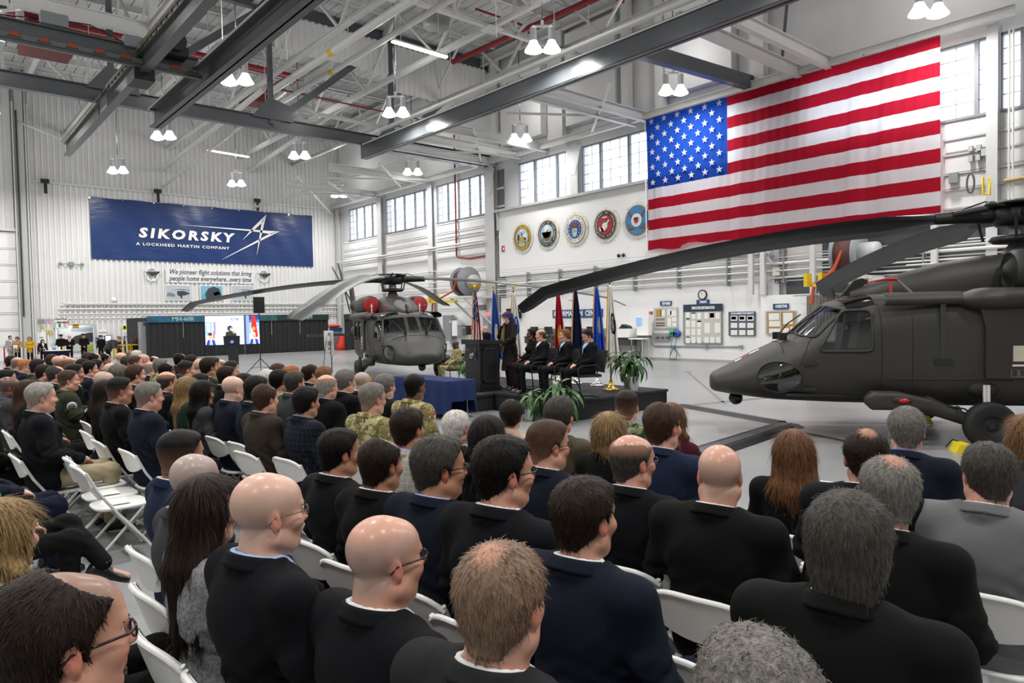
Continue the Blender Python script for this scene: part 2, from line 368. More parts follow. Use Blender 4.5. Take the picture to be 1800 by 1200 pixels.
# pipe rack / cable trays between lower panel and seal panel
tr = thing('trim_4', kind='structure', loc=(XW, 0, 3.6))
for z, dx, r in ((3.2, .25, .025), (3.32, .4, .035), (3.46, .3, .02), (3.58, .45, .03), (3.7, .3, .02), (3.86, .4, .055), (3.98, .3, .02), (4.08, .4, .02), (4.18, .3, .02)):
    mb = MB(); mb.tube([(XW-dx, -4, z), (XW-dx, 30.2, z)], r, 8); part('conduit', mb, MPIPE, tr)
for y in np.arange(8.5, 30, 2.4): mb = MB(); mb.box(XW-.48, XW-.18, y-.02, y+.02, 3.1, 4.4); part('rack_post', mb, MGREY, tr)
for z0 in (4.32, 4.48, 4.62):
    mb = MB(); mb.tube([(XW-.5, 14.5, z0), (XW-.5, 30, z0)], .012, 5); part('tray_wire', mb, MLGREY, tr)
for z, y0, y1, r, m in ((6.45, 49.4, 31.4, .07, MPIPE), (6.3, 49.4, 31.4, .03, MPIPE), (5.0, 42, 31.5, .025, MPIPE), (4.3, 42, 31.5, .03, MPIPE), (3.9, 46, 31.5, .03, MPIPE), (3.3, 49, 31.5, .04, MPIPE), (6.95, 36, 31.6, .025, MGREY)):
    mb = MB(); mb.tube([(XW-.4, y0, z), (XW-.4, y1, z)], r, 8); part('wall_pipe', mb, m, tr)
rp = MB(); x = XW-.2
rp.tube([(x, 34.3, 16), (x, 34.3, 5.85), (x, 34.2, 5.72), (x, 33.0, 5.55), (x, 31.5, 5.6), (x, 31.4, 5.5), (x, 31.4, 2.6)], .055, 8)
tag(part('sprinkler_riser', rp, MRED, None), 'dark red sprinkler pipe running down the white wall behind the far helicopter', 'pipe')
# recess with dark openings right of the overtime board
rc_ = thing('trim_5', kind='structure', loc=(XW, 10, 3))
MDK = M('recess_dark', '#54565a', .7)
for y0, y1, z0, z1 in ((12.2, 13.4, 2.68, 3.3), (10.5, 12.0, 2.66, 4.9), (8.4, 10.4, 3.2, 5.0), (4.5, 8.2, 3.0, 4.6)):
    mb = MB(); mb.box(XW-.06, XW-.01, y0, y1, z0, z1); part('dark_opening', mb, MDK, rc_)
for y in (14.5, 14.0, 12.05, 10.3, 8.1): mb = MB(); mb.box(XW-.75, XW-.6, y-.09, y+.09, 2.6 if y < 14 else 2.7, 4.75); part('post', mb, MCOL, rc_)
mb = MB(); mb.box(XW-1.6, XW-.1, 4.5, 10.4, 2.9, 3.05); part('mezzanine_deck', mb, MSTEEL, rc_)
for z in (3.4, 3.9): mb = MB(); mb.tube([(XW-1.6, 4.5, z), (XW-1.6, 8.6, z)], .025, 6); part('mezzanine_rail', mb, MPIPE, rc_)
for z in (7.4, 6.9, 6.3, 5.8, 5.2):
    mb = MB(); mb.box(XW-.1, XW, 2, 8.05, z-.03, z+.03); part('girt', mb, MLGREY, rc_)
for y0, y1, z0, z1 in ((6.85, 8.0, 7.0, 7.9), (6.85, 8.0, 6.35, 6.85), (6.85, 8.0, 5.85, 6.25), (2.5, 6.4, 6.4, 7.9), (2.5, 6.4, 5.3, 6.25)):
    mb = MB(); mb.box(XW-.06, XW, y0, y1, z0, z1); part('panel', mb, MWALL2, rc_)
for y in (6.2, 6.1): mb = MB(); mb.tube([(XW-.35, y, 4.5), (XW-.35, y, 10.4)], .03, 6); part('wall_pipe', mb, MPIPE, rc_)
mb = MB(); mb.tube([(XW-.4, 6.3, 5.8), (XW-.4, 3, 5.95)], .07, 8); part('wall_pipe', mb, M('tan_pipe', '#a48a5a', .5), rc_)
# ------------------------------------------------------------------ roof
rf = thing('ceiling', kind='structure', loc=(0, 0, ZR))
mb = MB(); mb.box(-12.3, XW+.5, -12.3, 50.4, ZR+.12, ZR+.2); part('roof_slab', mb, MROOF, rf)
for i in range(13):
    mb = MB(); y = 3.5+i*3.75
    for x in np.arange(-3, XW, .5): mb.box(x+.02, x+.48, y-1.85, y+1.85, ZR, ZR+.12)
    part('deck_panel', mb, MROOF, rf, kind='stuff')
for y in np.arange(4, 50, 2.35): mb = MB(); mb.ibeam((-3, y, ZR-.16), (XW, y, ZR-.16), .14, .3); part('purlin', mb, MSTEEL, rf)
for x in (-.5, 5.7, 12.2, 18.7, 25.0): mb = MB(); mb.ibeam((x, 2, ZR-.6), (x, 50, ZR-.6), .25, .5); part('rafter', mb, MSTEEL, rf)
def truss(y, zl, zu, mat, w=.22, xs=None, hl=.3, x0=-3, x1=None, dz=0):
    t = thing('roof_truss', kind='structure', loc=(0, y, zl)); x1 = x1 or XW
    mb = MB(); mb.ibeam((x0, y, zl), (x1, y, zl), w, hl); part('lower_chord', mb, mat, t)
    mb = MB(); mb.ibeam((x0, y, zu), (x1, y, zu), w, hl); part('upper_chord', mb, mat, t)
    for i, (a, b) in enumerate(zip(xs[:-1], xs[1:])):
        mb = MB(); mb.bar((a, y, zl), (a, y, zu), .2 if hl > .4 else .12, .2 if hl > .4 else .12); part('post', mb, mat, t)
        p, q = ((a, y, zl), (b, y, zu)) if i % 2 else ((b, y, zl), (a, y, zu))
        if hl > .4: p, q = (a, y, zl), (b, y, zu)
        mb = MB(); mb.bar(p, q, .16, .3 if hl > .4 else .12); part('diagonal', mb, mat, t)
        if hl > .4: mb = MB(); mb.prism([(a-.9, y-.14, zl+.2), (a+1.0, y-.14, zl+.2), (a+.9, y-.14, zl+.9), (a+.2, y-.14, zl+1.1), (a-.2, y-.14, zl+1.1)], (0, .03, 0)); part('gusset', mb, mat, t)
    return t
td = truss(31.25, 10.95, 16.25, MDARK, .3, [-.1, 6.4, 12.8, 19.1, 25.4], .6)
for y in (21.8, 12.4): truss(y, 13.6, 16.6, MSTEEL, .2, list(np.arange(-2.4, 25.5, 3.1)), .22)
truss(40.6, 13.6, 16.6, MSTEEL, .2, list(np.arange(-2.4, 25.5, 3.1)), .22)
for i, x in enumerate((7.6, 13.4, 18.05, 22.0)):
    t = thing('roof_truss', kind='structure', loc=(x, 0, 13.6))
    mb = MB(); mb.ibeam((x, 4, 13.6), (x, 50, 13.6), .2, .22); part('lower_chord', mb, MSTEEL, t)
    ys = np.arange(4, 50.1, 3.1)
    for j in range(len(ys)-1):
        mb = MB(); a, b = (ys[j], ys[j+1]); mb.bar((x, a, 13.6 if j % 2 else 16.5), (x, b, 16.5 if j % 2 else 13.6), .1, .1); part('diagonal', mb, MSTEEL, t)
    for y in (21.8, 12.4, 40.6): mb = MB(); mb.box(x-.35, x+.35, y-.35, y+.35, 13.46, 13.5); part('gusset', mb, MSTEEL, t)
# corrugated draft curtain hung at the dark truss
dc = thing('draft_curtain', kind='structure', loc=(0, 31.1, 15))
for a, b in ((13.0, 18.9), (19.3, 25.2)):
    mb = corrugated(a, b, 14.4 if a < 15 else 13.6, 16.0, 31.1, .32, .05); part('wall_sheet', mb, MBACK, dc)
mb = corrugated(2.0, 12.5, 15.4, 16.2, 22.0, .32, .05); part('wall_sheet', mb, MBACK, dc)
# runway girders and crane
for (x, y0, y1, zb, zt, w, lab) in ((17.52, 31.3, 4, 10.0, 10.75, .32, None), (7.98, 31.35, 4, 10.0, 10.75, .45, None)):
    t = thing('runway_beam', kind='structure', loc=(x, y0, zb)); mb = MB()
    mb.box(x-w/2, x+w/2, y1, y0, zb, zb+.05); mb.box(x-w/2, x+w/2, y1, y0, zt-.05, zt); mb.box(x-.03, x+.03, y1, y0, zb, zt); part('girder', mb, MDARK if x > 10 else MDARK2, t)
    if x > 10: mb = MB(); mb.box(x-w/2-.03, x-w/2+.01, y1, y0, zb+.03, zt-.02); part('side_plate', mb, M('plate_steel', '#5f6367', .22, .2, noise=.06, nscale=1), t)
    mb = MB(); mb.cyl((x, y0, zb+.1), (x, y0+.12, zb+.1), .07); part('buffer', mb, MBLK, t)
    mb = MB(); mb.tube([(x-w/2-.1, y0-.3, zt-.1), (x-w/2-.1, y1, zt-.1)], .03, 6); part('conduit', mb, MPIPE, t)
cr = thing('crane_rail', kind='structure', loc=(6.0, 39, 10)); x = 6.0
mb = MB(); mb.box(x-.14, x+.14, 8, 38.9, 10.0, 10.05); mb.box(x-.14, x+.14, 8, 38.9, 10.55, 10.6); mb.box(x-.025, x+.025, 8, 30, 10.05, 10.55); mb.box(x-.025, x+.025, 31.5, 38.9, 10.05, 10.55); part('rail', mb, MDARK2, cr)
mb = MB(); mb.tube([(x-.2, 8, 10.65), (x-.2, 38.9, 10.65)], .02, 6); part('cable', mb, M('brass_rail', '#8d7a4a', .5), cr)
mb = MB()
for y in np.arange(12, 31, .55): mb.prism([(x-.03, y, 10.62), (x-.03, y+.3, 10.62), (x-.03, y+.15, 10.95)], (.06, 0, 0))
mb.box(x-.05, x+.05, 10, 31, 10.92, 10.98); part('truss_web', mb, MDARK2, cr, kind='stuff')
ct = thing('bridge_crane', 'dark bridge crane with orange and grey saw-tooth skirt under the roof at left', 'crane', (4.5, 25, 10.2))
mb = MB(); mb.ibeam((-3, 25.0, 10.62), (7.75, 25.0, 10.62), .3, .55); part('bridge_beam', mb, M('crane_grey', '#5d6164', .4, noise=.1), ct)
mb = MB(); mb.ibeam((-3, 24.6, 10.18), (7.75, 24.6, 10.18), .12, .14); part('lower_rail', mb, M('crane_grey', '#5d6164', .4, noise=.1), ct)
mb = MB(); mb.tube([(-3, 24.75, 10.42), (7.7, 24.75, 10.42)], .025, 6); part('festoon_cable', mb, M('rust_cable', '#86705a', .6), ct)
for i in range(9):
    a = .6+i*.72; mb = MB(); mb.prism([(a, 24.72, 10.42), (a+.46, 24.72, 10.42), (a+.32, 24.72, 10.2), (a+.14, 24.72, 10.2)], (0, .02, 0)); part('skirt_tooth', mb, M('crane_grey2', '#74797c', .5), ct)
    mb = MB(); mb.box(a+.48, a+.7, 24.71, 24.73, 10.36, 10.46); part('orange_flag', mb, M('orange_flag', '#c2482e', .6), ct)
for q in ((3.3, 4.0, 10.95, 11.3), (5.5, 6.2, 10.8, 11.15)): mb = MB(); mb.box(q[0], q[1], 24.8, 25.2, q[2], q[3]); part('control_box', mb, MGREY, ct)
mb = MB(); mb.box(5.7, 6.3, 24.6, 25.6, 9.75, 10.1); part('trolley', mb, MBLK, ct)
mb = MB(); mb.cyl((6.9, 24.2, 11.1), (6.9, 25.6, 11.1), .3, n=14); part('hoist_drum', mb, MBLK, ct)
mb = MB(); mb.box(6.5, 7.3, 24.4, 25.4, 10.7, 11.0); part('hoist_frame', mb, MBLK, ct)
mb = MB(); mb.tube([(4.0, 25, 11.2), (4.6, 25, 11.25), (5.2, 25, 11.05), (5.5, 25, 10.95)], .02, 6); mb.tube([(2.2, 25, 10.95), (2.9, 25, 11.05), (3.3, 25, 11)], .02, 6); part('cable', mb, MBLK, ct)
# white overhead pipes and ducts (along Y)
ov = thing('trim_6', kind='structure', loc=(15, 25, 13))
for x, z, r, y0, y1 in ((13.55, 13.0, .15, 33, 6), (14.6, 13.0, .11, 34.5, 6), (17.9, 11.3, .1, 30.2, 6), (8.5, 10.55, .05, 31, 6)):
    mb = MB(); mb.tube([(x, y0, z), (x, y1, z)], r, 10); part('overhead_pipe', mb, MPIPE, ov)
for p in ((13.55, 26.5), (14.6, 28.6), (13.55, 18), (14.6, 18.5)): mb = MB(); mb.cyl((p[0], p[1], 13), (p[0], p[1]+.35, 13), .156 if p[0] < 14 else .117); part('pipe_label', mb, MYEL, ov)
mb = MB(); a = np.linspace(-2.2, 2.2, 18); mb.tube([(14.2+1.0*math.cos(k), 31.6, 11.75+.32*math.sin(k)) for k in a], .1, 8); part('pipe_loop', mb, MPIPE, ov)
mb = MB(); mb.tube([(14.2, 32.2, 12.1), (19.3, 32.0, 12.0)], .1, 8); part('overhead_pipe', mb, MPIPE, ov)
for pts, r in (([(-2, 35.4, 15), (15.8, 35.8, 15)], .13), ([(15.8, 35.8, 15), (15.7, 43, 15)], .1), ([(21.4, 29, 15), (22.2, 10, 15)], .13), ([(-2, 34.9, 14.6), (16, 35.2, 14.6)], .04), ([(14, 33, 13.2), (24, 33, 13.1)], .04), ([(12, 20, 15.6), (24, 20, 15.6)], .08), ([(21.9, 15, 15), (24.5, 15, 15)], .13), ([(19, 24, 15.3), (22, 24, 15.3)], .05)):
    mb = MB(); mb.tube(pts, r, 8); part('sprinkler_pipe', mb, MRED, ov)
mb = MB(); mb.lathe([(.0, 0), (.55, 0), (.6, .5), (.6, .55), (0, .55)], (17.2, 24.4, 14.2), 24); part('vent_drum', mb, M('vent_grey', '#8a8a88', .5), ov)
for a, b in (((2.2, 34, 15.2), (4.4, 34, 13.2)), ((14.4, 31.8, 12.2), (16.4, 31.8, 12.4))): pass
mb = MB(); mb.box(4.0, 5.8, 35.0, 36.6, 13.6, 14.6); part('red_duct', mb, M('maroon_duct', '#5e2327', .6), ov)
mb = MB(); mb.box(14.5, 16.0, 38.6, 39.8, 14.2, 14.7); part('red_duct', mb, M('maroon_duct', '#5e2327', .6), ov)
for a in ((-2, 30.1, 13.45, 7.7), ):
    mb = MB(); mb.ibeam((a[0], a[1], a[2]), (a[3], a[1], a[2]), .3, .5); part('white_beam', mb, MSTEEL, ov)
mb = MB(); mb.bar((7.7, 30.1, 13.2), (7.7, 30.1, 16.8), .3, .3); part('hanger', mb, MSTEEL, ov)
for x in (6.5, 9.0, 11.5, 14.2, 16.5, 19.5, 21.5):
    for y in (14, 20, 27, 35, 42):
        mb = MB(); mb.cyl((x+.3*math.sin(y), y, 12.8+.5*math.cos(x*y)), (x+.3*math.sin(y), y, 16.8), .018, n=5); part('hanger_rod', mb, MPIPE, ov)
# braces from back wall, outriggers to the right wall
for a, b, r in (((13.0, YW-.3, 12.1), (13.6, 34, 13.4), .14), ((13.0, YW-.3, 11.0), (15.6, 36, 14.2), .09), ((18.8, YW-.2, 12.8), (19.4, 36, 14.4), .15), ((5.3, YW-.3, 13.9), (6.6, 39.4, 10.7), .06), ((19.0, YW-.3, 10.2), (25.0, 40, 12.4), .09), ((24.8, YW-.4, 10.2), (19.5, 44, 11.6), .09)):
    mb = MB(); mb.cyl(a, b, r, n=8); part('roof_brace', mb, MSTEEL, ov)
for y, xs in ((20.5, 17.6), (19.7, 17.6), (28.4, 17.6), (26.4, 17.6), (30.6, 17.6), (11.5, 17.6), (12.6, 17.6), (37.0, 18.5), (43.2, 18.5)):
    mb = MB(); mb.ibeam((xs, y, 10.75), (XW-.1, y, 10.75), .22, .42); part('outrigger', mb, MSTEEL, ov)
for y in (20.1, 28.4, 36.9, 43.2):
    for a, b in (((19.5, y+2.6, 10.65), (24.6, y-.5, 10.65)), ((20.0, y-2.8, 10.65), (24.6, y+2.4, 10.65))):
        mb = MB(); mb.bar(a, b, .09, .09); part('roof_brace', mb, MSTEEL, ov)
mb = MB(); mb.box(17.8, 25.3, 31.0, 31.5, 10.55, 10.9); part('dark_beam', mb, MDARK, ov)
mb = MB(); mb.bar((18.5, 15.2, 10.9), (25.2, 14.6, 10.9), .3, .5); part('dark_beam', mb, MDARK, ov)
mb = MB(); mb.bar((18.3, 9.0, 16.0), (25.3, 13.5, 10.9), .1, .14); part('dark_brace', mb, MDARK, ov)
mb = MB(); mb.ibeam((24.9, 6, 10.75), (24.9, 31, 10.75), .2, .3); part('wall_girder', mb, MSTEEL, ov)
mb = MB(); mb.ibeam((24.9, 31.5, 10.75), (24.9, 49.8, 10.75), .2, .3); part('wall_girder', mb, MSTEEL, ov)
for y0, z0, z1 in ((17.0, 11.4, 15.9), (23, 11.4, 15.9), (28, 11.4, 15.5)):
    mb = MB(); mb.box(XW-.5, XW-.05, y0-1.6, y0+1.6, z0, z1); part('wall_duct', mb, MWALL2, ov)
for y in (14.2, 18.9, 20.8, 25, 30.2): mb = MB(); mb.box(XW-.55, XW-.2, y-.2, y+.2, 10.9, ZR-.4); part('wall_post', mb, MSTEEL, ov)
# ------------------------------------------------------------------ lamps
MBULB = M('lamp_glow', '#fffdf6', .5, emit=14); MREFL = M('reflector', '#f2f2ee', .35, emit=1.2); MTUBE = M('tube_glow', '#ffeaea', .5, emit=9)
def make_lamp():
    t = thing('high_bay_lamp')
    mb = MB(); mb.cyl((0, 0, .95), (0, 0, 5.6), .022, n=6); local('hanger_rod', mb, M('dark_rod', '#58585a', .5), t)
    mb = MB(); mb.box(-.34, .34, -.03, .03, .86, .93); mb.box(-.05, .05, -.05, .05, .93, 1.08); local('cross_bar', mb, MSTEEL, t)
    for s in (-1, 1):
        mb = MB(); mb.lathe([(.0, .86), (.1, .86), (.11, .82), (.11, .45), (.13, .4)], (s*.3, 0, 0), 14); b = local('ballast', mb, MLGREY, t)
        mb = MB(); mb.lathe([(.13, .42), (.17, .32), (.3, .12), (.31, .08), (.28, .08), (.15, .3), (.0, .34)], (s*.3, 0, 0), 18); local('reflector', mb, MREFL, t)
        mb = MB(); mb.ell((s*.3, 0, .12), (.27, .27, .12), 14, 6); local('lens', mb, MBULB, t)
    return t
lamp0 = None; names = ['front left', 'second', 'third']
LAB = {}
RX = ['line outside at left', 'leftmost line', 'second line', 'third line', 'line by the windows']
for i, x in enumerate(LAMPX):
    for j, y in enumerate(LAMPY):
        if lamp0 is None: o = lamp0 = make_lamp()
        else: o = copy_tree(lamp0)
        o.location = (x, y, LAMPZ-.3); o.rotation_euler = (0, 0, math.radians(-42 if i < 4 else -35))
        dist = ['nearest', 'second nearest', 'third nearest', 'fourth nearest', 'fifth nearest', 'farthest'][j]
        tag(o, 'white twin high-bay lamp on rod, %s lamp in the %s' % (dist, RX[i]), 'ceiling lamp', 'twin high-bay lamps under the roof')
        l = bpy.data.lights.new('lamp_light', 'AREA'); l.shape = 'DISK'; l.size = .8; l.energy = LAMP_W; l.color = (1, .98, .95); l.spread = math.radians(165)
        q = bpy.data.objects.new('lamp_light', l); COL.objects.link(q); q.location = (x, y, LAMPZ-.36); q['kind'] = 'structure'
        l = bpy.data.lights.new('roof_fill', 'POINT'); l.shadow_soft_size = .25; l.energy = ROOF_FILL_W; l.color = (1, .98, .95)   # fill light added above each lamp to brighten the roof
        q = bpy.data.objects.new('roof_fill', l); COL.objects.link(q); q.location = (x, y, LAMPZ+1.7); q['kind'] = 'structure'
for k, (a, b, lab) in enumerate(((atz(690, 73, 12.5), atz(785, 101, 12.5), 'glowing fluorescent tube fixture hung high in front of the dark roof truss'), (atz(365, 264, 12.5), atz(437, 276, 12.5), 'glowing fluorescent tube fixture hung near the corrugated back wall'))):
    c = (a+b)/2; t = thing('tube_lamp', lab, 'ceiling lamp', c); d = (b-a)/np.linalg.norm(b-a)
    mb = MB(); mb.bar(a, b, .16, .05); part('tube', mb, MTUBE, t)
    mb = MB(); mb.bar(a+[0, 0, .06], b+[0, 0, .06], .22, .06); part('housing', mb, MSTEEL, t)
    for q in (.15, .85): mb = MB(); p = a+(b-a)*q; mb.cyl(p+[0, 0, .08], p+[0, 0, 4.3], .012, n=5); part('hanger_wire', mb, MPIPE, t)
# ------------------------------------------------------------------ helicopters
MOD = M('olive_drab', '#2b2924', .55, noise=.07, nscale=3, bump=.04, bscale=120)
MODD = M('olive_dark', '#22201d', .6); MBLADE = M('rotor_black', '#2a2b2c', .42); MRUB = M('tyre_rubber', '#1d1d1e', .75, bump=.1, bscale=40)
MHG = m_glass('heli_glass', (.78, .81, .83, 1), .3); MCHIN = m_glass('chin_glass', (.10, .11, .12, 1), .4); MSEAM = M('seam', '#191816', .8)
MREDC = M('cover_red', '#a3161f', .55); MBLKG = M('gloss_black', '#0d0d0e', .12)
ST = np.array([  # x, half width, z bottom, z waist, z top, n upper, n lower
 (3.67, .26, .72, .82, .93, 2.4, 2.4), (3.63, .40, .68, .82, .985, 2.5, 2.5), (3.4, .60, .64, .84, 1.10, 2.4, 2.4), (3.0, .79, .59, .9, 1.32, 2.4, 2.5), (2.69, .92, .56, .98, 1.46, 2.6, 2.7),
 (2.43, .99, .55, 1.1, 1.57, 2.8, 2.9), (2.1, 1.04, .54, 1.2, 1.88, 3.0, 3.1), (1.77, 1.07, .53, 1.3, 2.14, 3.3, 3.3), (1.45, 1.09, .53, 1.3, 2.22, 3.6, 3.5), (1.2, 1.11, .52, 1.3, 2.24, 4, 3.8),
 (.5, 1.15, .51, 1.3, 2.25, 4.5, 4.2), (-2.6, 1.15, .51, 1.3, 2.25, 4.5, 4.2), (-3.4, 1.03, .6, 1.35, 2.22, 4, 3.4), (-4.4, .68, .88, 1.45, 2.12, 3, 2.8), (-6, .42, 1.04, 1.5, 1.98, 2.5, 2.5), (-9, .28, 1.2, 1.52, 1.82, 2.2, 2.2), (-10.4, .2, 1.28, 1.5, 1.72, 2, 2)])
def st(x):
    return [np.interp(x, ST[::-1, 0], ST[::-1, k]) for k in range(1, 7)]
def ysurf(x, z):
    w, zb, zw, zt, nu, nl = st(x); up = z > zw
    h = np.where(up, zt-zw, zw-zb); n = np.where(up, nu, nl)
    t = np.clip(np.abs(z-zw)/h, 0, .999); return w*(1-t**n)**(1/n)
def zsurf(x, y):
    w, zb, zw, zt, nu, nl = st(x); t = np.clip(np.abs(y)/w, 0, .999); return zw+(zt-zw)*(1-t**nu)**(1/nu)
def inpoly(px, pz, poly):
    r = np.zeros(px.shape, bool); n = len(poly)
    for i in range(n):
        (x1, y1), (x2, y2) = poly[i], poly[(i+1) % n]
        c = ((y1 > pz) != (y2 > pz)) & (px < (x2-x1)*(pz-y1)/(y2-y1+1e-12)+x1); r ^= c
    return r
def rpoly(p, r=.07, k=4):
    out = []; n = len(p); p = [np.array(q, float) for q in p]
    for i in range(n):
        a, b, c = p[i-1], p[i], p[(i+1) % n]
        u = (a-b)/np.linalg.norm(a-b); v = (c-b)/np.linalg.norm(c-b)
        for t in np.linspace(0, 1, k): out.append((1-t)**2*(b+u*r)+2*t*(1-t)*b+t*t*(b+v*r))
    return out
DOORW = rpoly([(2.16, 1.37), (1.42, 1.37), (1.42, 1.98), (1.80, 1.98)], .09)
CHIN = [(2.70+.31*math.cos(a), .97+.24*math.sin(a)) for a in np.linspace(0, 2*PI, 28, endpoint=False)]
CABW = [rpoly([(-.82, 1.36), (-1.52, 1.36), (-1.52, 1.98), (-.82, 1.98)], .1), rpoly([(-1.72, 1.36), (-2.42, 1.36), (-2.42, 1.98), (-1.72, 1.98)], .1)]
WSF = [rpoly([(-.17, 1.63), (.17, 1.63), (.16, 2.06), (-.16, 2.06)], .05), rpoly([(.24, 1.63), (.93, 1.58), (.86, 2.0), (.22, 2.06)], .06)]
def heli_meshes():
    xs = np.r_[np.linspace(3.67, 3.4, 12), np.linspace(3.38, 1.1, 118), np.linspace(1.05, -2.8, 90), np.linspace(-2.9, -10.4, 40)]
    nt = 176; th = np.linspace(0, 2*PI, nt, endpoint=False)
    w, zb, zw, zt, nu, nl = [k[:, None] for k in st(xs)]
    c, s = np.cos(th)[None], np.sin(th)[None]; n = np.where(s > 0, nu, nl)
    Y = w*np.sign(c)*np.abs(c)**(2/n); Z = zw+np.where(s > 0, zt-zw, zw-zb)*np.sign(s)*np.abs(s)**(2/n)
    X = np.broadcast_to(xs[:, None], Y.shape)
    V = np.stack([X, Y, Z], 2).reshape(-1, 3)
    I = np.arange(len(xs)-1)[:, None]*nt; J = np.arange(nt)[None]; J2 = (J+1) % nt
    F = np.stack([I+J, I+J2, I+nt+J2, I+nt+J], 2).reshape(-1, 4)
    C = V[F].mean(1); cx, cy, cz = C.T; ay = np.abs(cy)
    side = ay > .5*np.interp(cx, ST[::-1, 0], ST[::-1, 1])
    g = np.zeros(len(cx), int); L = cy > 0
    for i, p in enumerate([DOORW]+CABW): m = inpoly(cx, cz, p) & side; g[m & L] = 1+2*i; g[m & ~L] = 2+2*i
    m = inpoly(cx, cz, CHIN) & (ay > .42); g[m & L] = 7; g[m & ~L] = 8
    fr = (cx > 1.7) & (cx < 2.5) & ~inpoly(cx, cz, [(q[0]*1.0+.06*(1 if q[0] > 1.9 else 0), q[1]) for q in DOORW])
    g[fr & inpoly(cy, cz, WSF[0])] = 9; m = fr & inpoly(ay, cz, WSF[1]) & (cx > 1.78) & (g == 0); g[m & L] = 10; g[m & ~L] = 11
    cap = list(range(nt))
    return V, F[g == 0].tolist()+[tuple((len(xs)-1)*nt+i for i in range(nt)), tuple(range(nt))[::-1]], [F[g == k].tolist() for k in range(1, 12)]
def side_path(poly, s, off=.004, close=True):
    P = [(x, s*(ysurf(x, z)+off), z) for x, z in poly]; return P+[P[0]] if close else P
def build_heli(name, label, loc, heading, blades, red):
    t = thing(name, label, 'helicopter', (*loc, 0), heading)
    V, F, G = heli_meshes()
    link('fuselage', mesh_from('fuselage', V, F), MOD, t)
    for k, fs in enumerate(G):
        used = sorted({i for f in fs for i in f}); mp = {i: q for q, i in enumerate(used)}
        nm = ['door_window', 'cabin_window', 'cabin_window', 'chin_window', 'windshield', 'windshield'][k//2]
        link(nm, mesh_from(nm, V[used]*np.array([1, .997, 1]), [[mp[i] for i in f] for f in fs]), MCHIN if nm == 'chin_window' else MHG, t)
    # window frames
    for s in (1, -1):
        for nm, poly, r in (('door_window_frame', DOORW, .022), ('cabin_window_frame', CABW[0], .02), ('cabin_window_frame', CABW[1], .02), ('chin_window_frame', CHIN, .016)):
            mb = MB(); mb.tube(side_path(poly, s), r, 6); local(nm, mb, MODD, t)
        pts = []
        for a, b in zip(WSF[1], WSF[1][1:]+WSF[1][:1]):
            for q in np.linspace(0, 1, 4)[:-1]:
                y, z = a[0]+(b[0]-a[0])*q, a[1]+(b[1]-a[1])*q
                xx = np.linspace(2.6, 1.5, 300); k = np.argmax((zsurf(xx, y) > z)); pts.append((xx[k]+.006, s*y, z))
        mb = MB(); mb.tube(pts+[pts[0]], .02, 6); local('windshield_frame', mb, MODD, t)
        # door outline, rail, steps
        for poly in ([(2.42, 1.15), (2.28, 1.5), (1.9, 2.05), (1.32, 2.07), (1.30, 1.3), (1.32, .62), (2.42, .62)], [(.9, 2.0), (.9, .62)], [(1.25, .95), (-.4, .95)], [(-.55, 2.02), (-.55, .64), (-2.7, .64), (-2.7, 2.02)]):
            mb = MB(); q = []
            for a, b in zip(poly[:-1], poly[1:]): q += [(a[0]+(b[0]-a[0])*k, a[1]+(b[1]-a[1])*k) for k in np.linspace(0, 1, 10)[:-1]]
            mb.tube(side_path(q+[poly[-1]], s, .001, False), .006, 4, cap=False); local('panel_seam', mb, MSEAM, t)
        for x, z in ((2.3, 1.18), (2.3, .8)): mb = MB(); mb.box(x-.12, x+.06, s*(ysurf(x, z)+.0), s*(ysurf(x, z)+.03), z-.02, z+.02); local('door_hinge', mb, MODD, t)
        mb = MB(); mb.grid([[(x, s*(1.02+d), z) for d, z in ((.0, 2.23), (.14, 2.16), (.17, 2.08), (.1, 2.04))] for x in (1.28, 1.2, .3, .24)], flip=s < 0); local('door_track', mb, MOD, t)
        mb = MB(); xs = np.linspace(.36, -2.9, 26); G2 = []
        for x in xs:
            k = min(1, max(0, (.36-x)/.32))**.5*min(1, max(0.02, (x+2.9)/.5))**.5
            G2.append([(x, s*(1.04+.30*k*math.cos(a)*(1 if math.cos(a) > 0 else .2)), 2.10+.17*k*math.sin(a)) for a in np.linspace(-PI, PI, 20)])
        mb.grid(G2, flip=s > 0); local('upper_fairing', mb, MOD, t)
        mb = MB(); mb.prism([(.05, s*1.12, 1.98), (-.62, s*1.12, 1.98), (-.62, s*1.12, .98), (-.02, s*1.12, .98), (-.02, s*1.12, 1.7)], (0, s*.075, 0)); local('side_fairing', mb, MOD, t)
        mb = MB(); mb.box(-.52, -.36, s*1.196, s*1.2, 1.22, 1.44); local('placard', mb, M('placard', '#c6c1ab', .6), t, 'cream instruction placard')
        mb = MB(); mb.box(-.53, -.35, s*1.196, s*1.2, 1.15, 1.175); local('placard_strip', mb, M('placard_white', '#e6dada', .6), t)
        mb = MB(); mb.tube([(-.66, s*1.19, 1.75), (-.66, s*1.19, .92)], .008, 5); local('handrail', mb, MCHROME, t)
        for x0 in (-.52, -.42):
            mb = MB(); mb.tube([(x0, s*1.2, 1.0), (x0+.08, s*1.2, 1.0), (x0+.08, s*1.2, 1.1), (x0, s*1.2, 1.1), (x0, s*1.2, 1.0)], .004, 4); local('stencil_mark', mb, M('stencil', '#9a9a94', .6), t)
        mb = MB(); mb.box(.62, .38, s*1.148, s*1.158, 1.16, 1.26); local('step_pocket', mb, MBLK, t)
        mb = MB(); mb.box(.55, .48, s*1.146, s*1.156, 1.26, 2.05); local('dark_stripe', mb, M('walk_stripe', '#302f30', .7), t)
        # landing gear
        g = bpy.data.objects.new('main_gear', None); COL.objects.link(g); g.parent = t; g.empty_display_size = .1
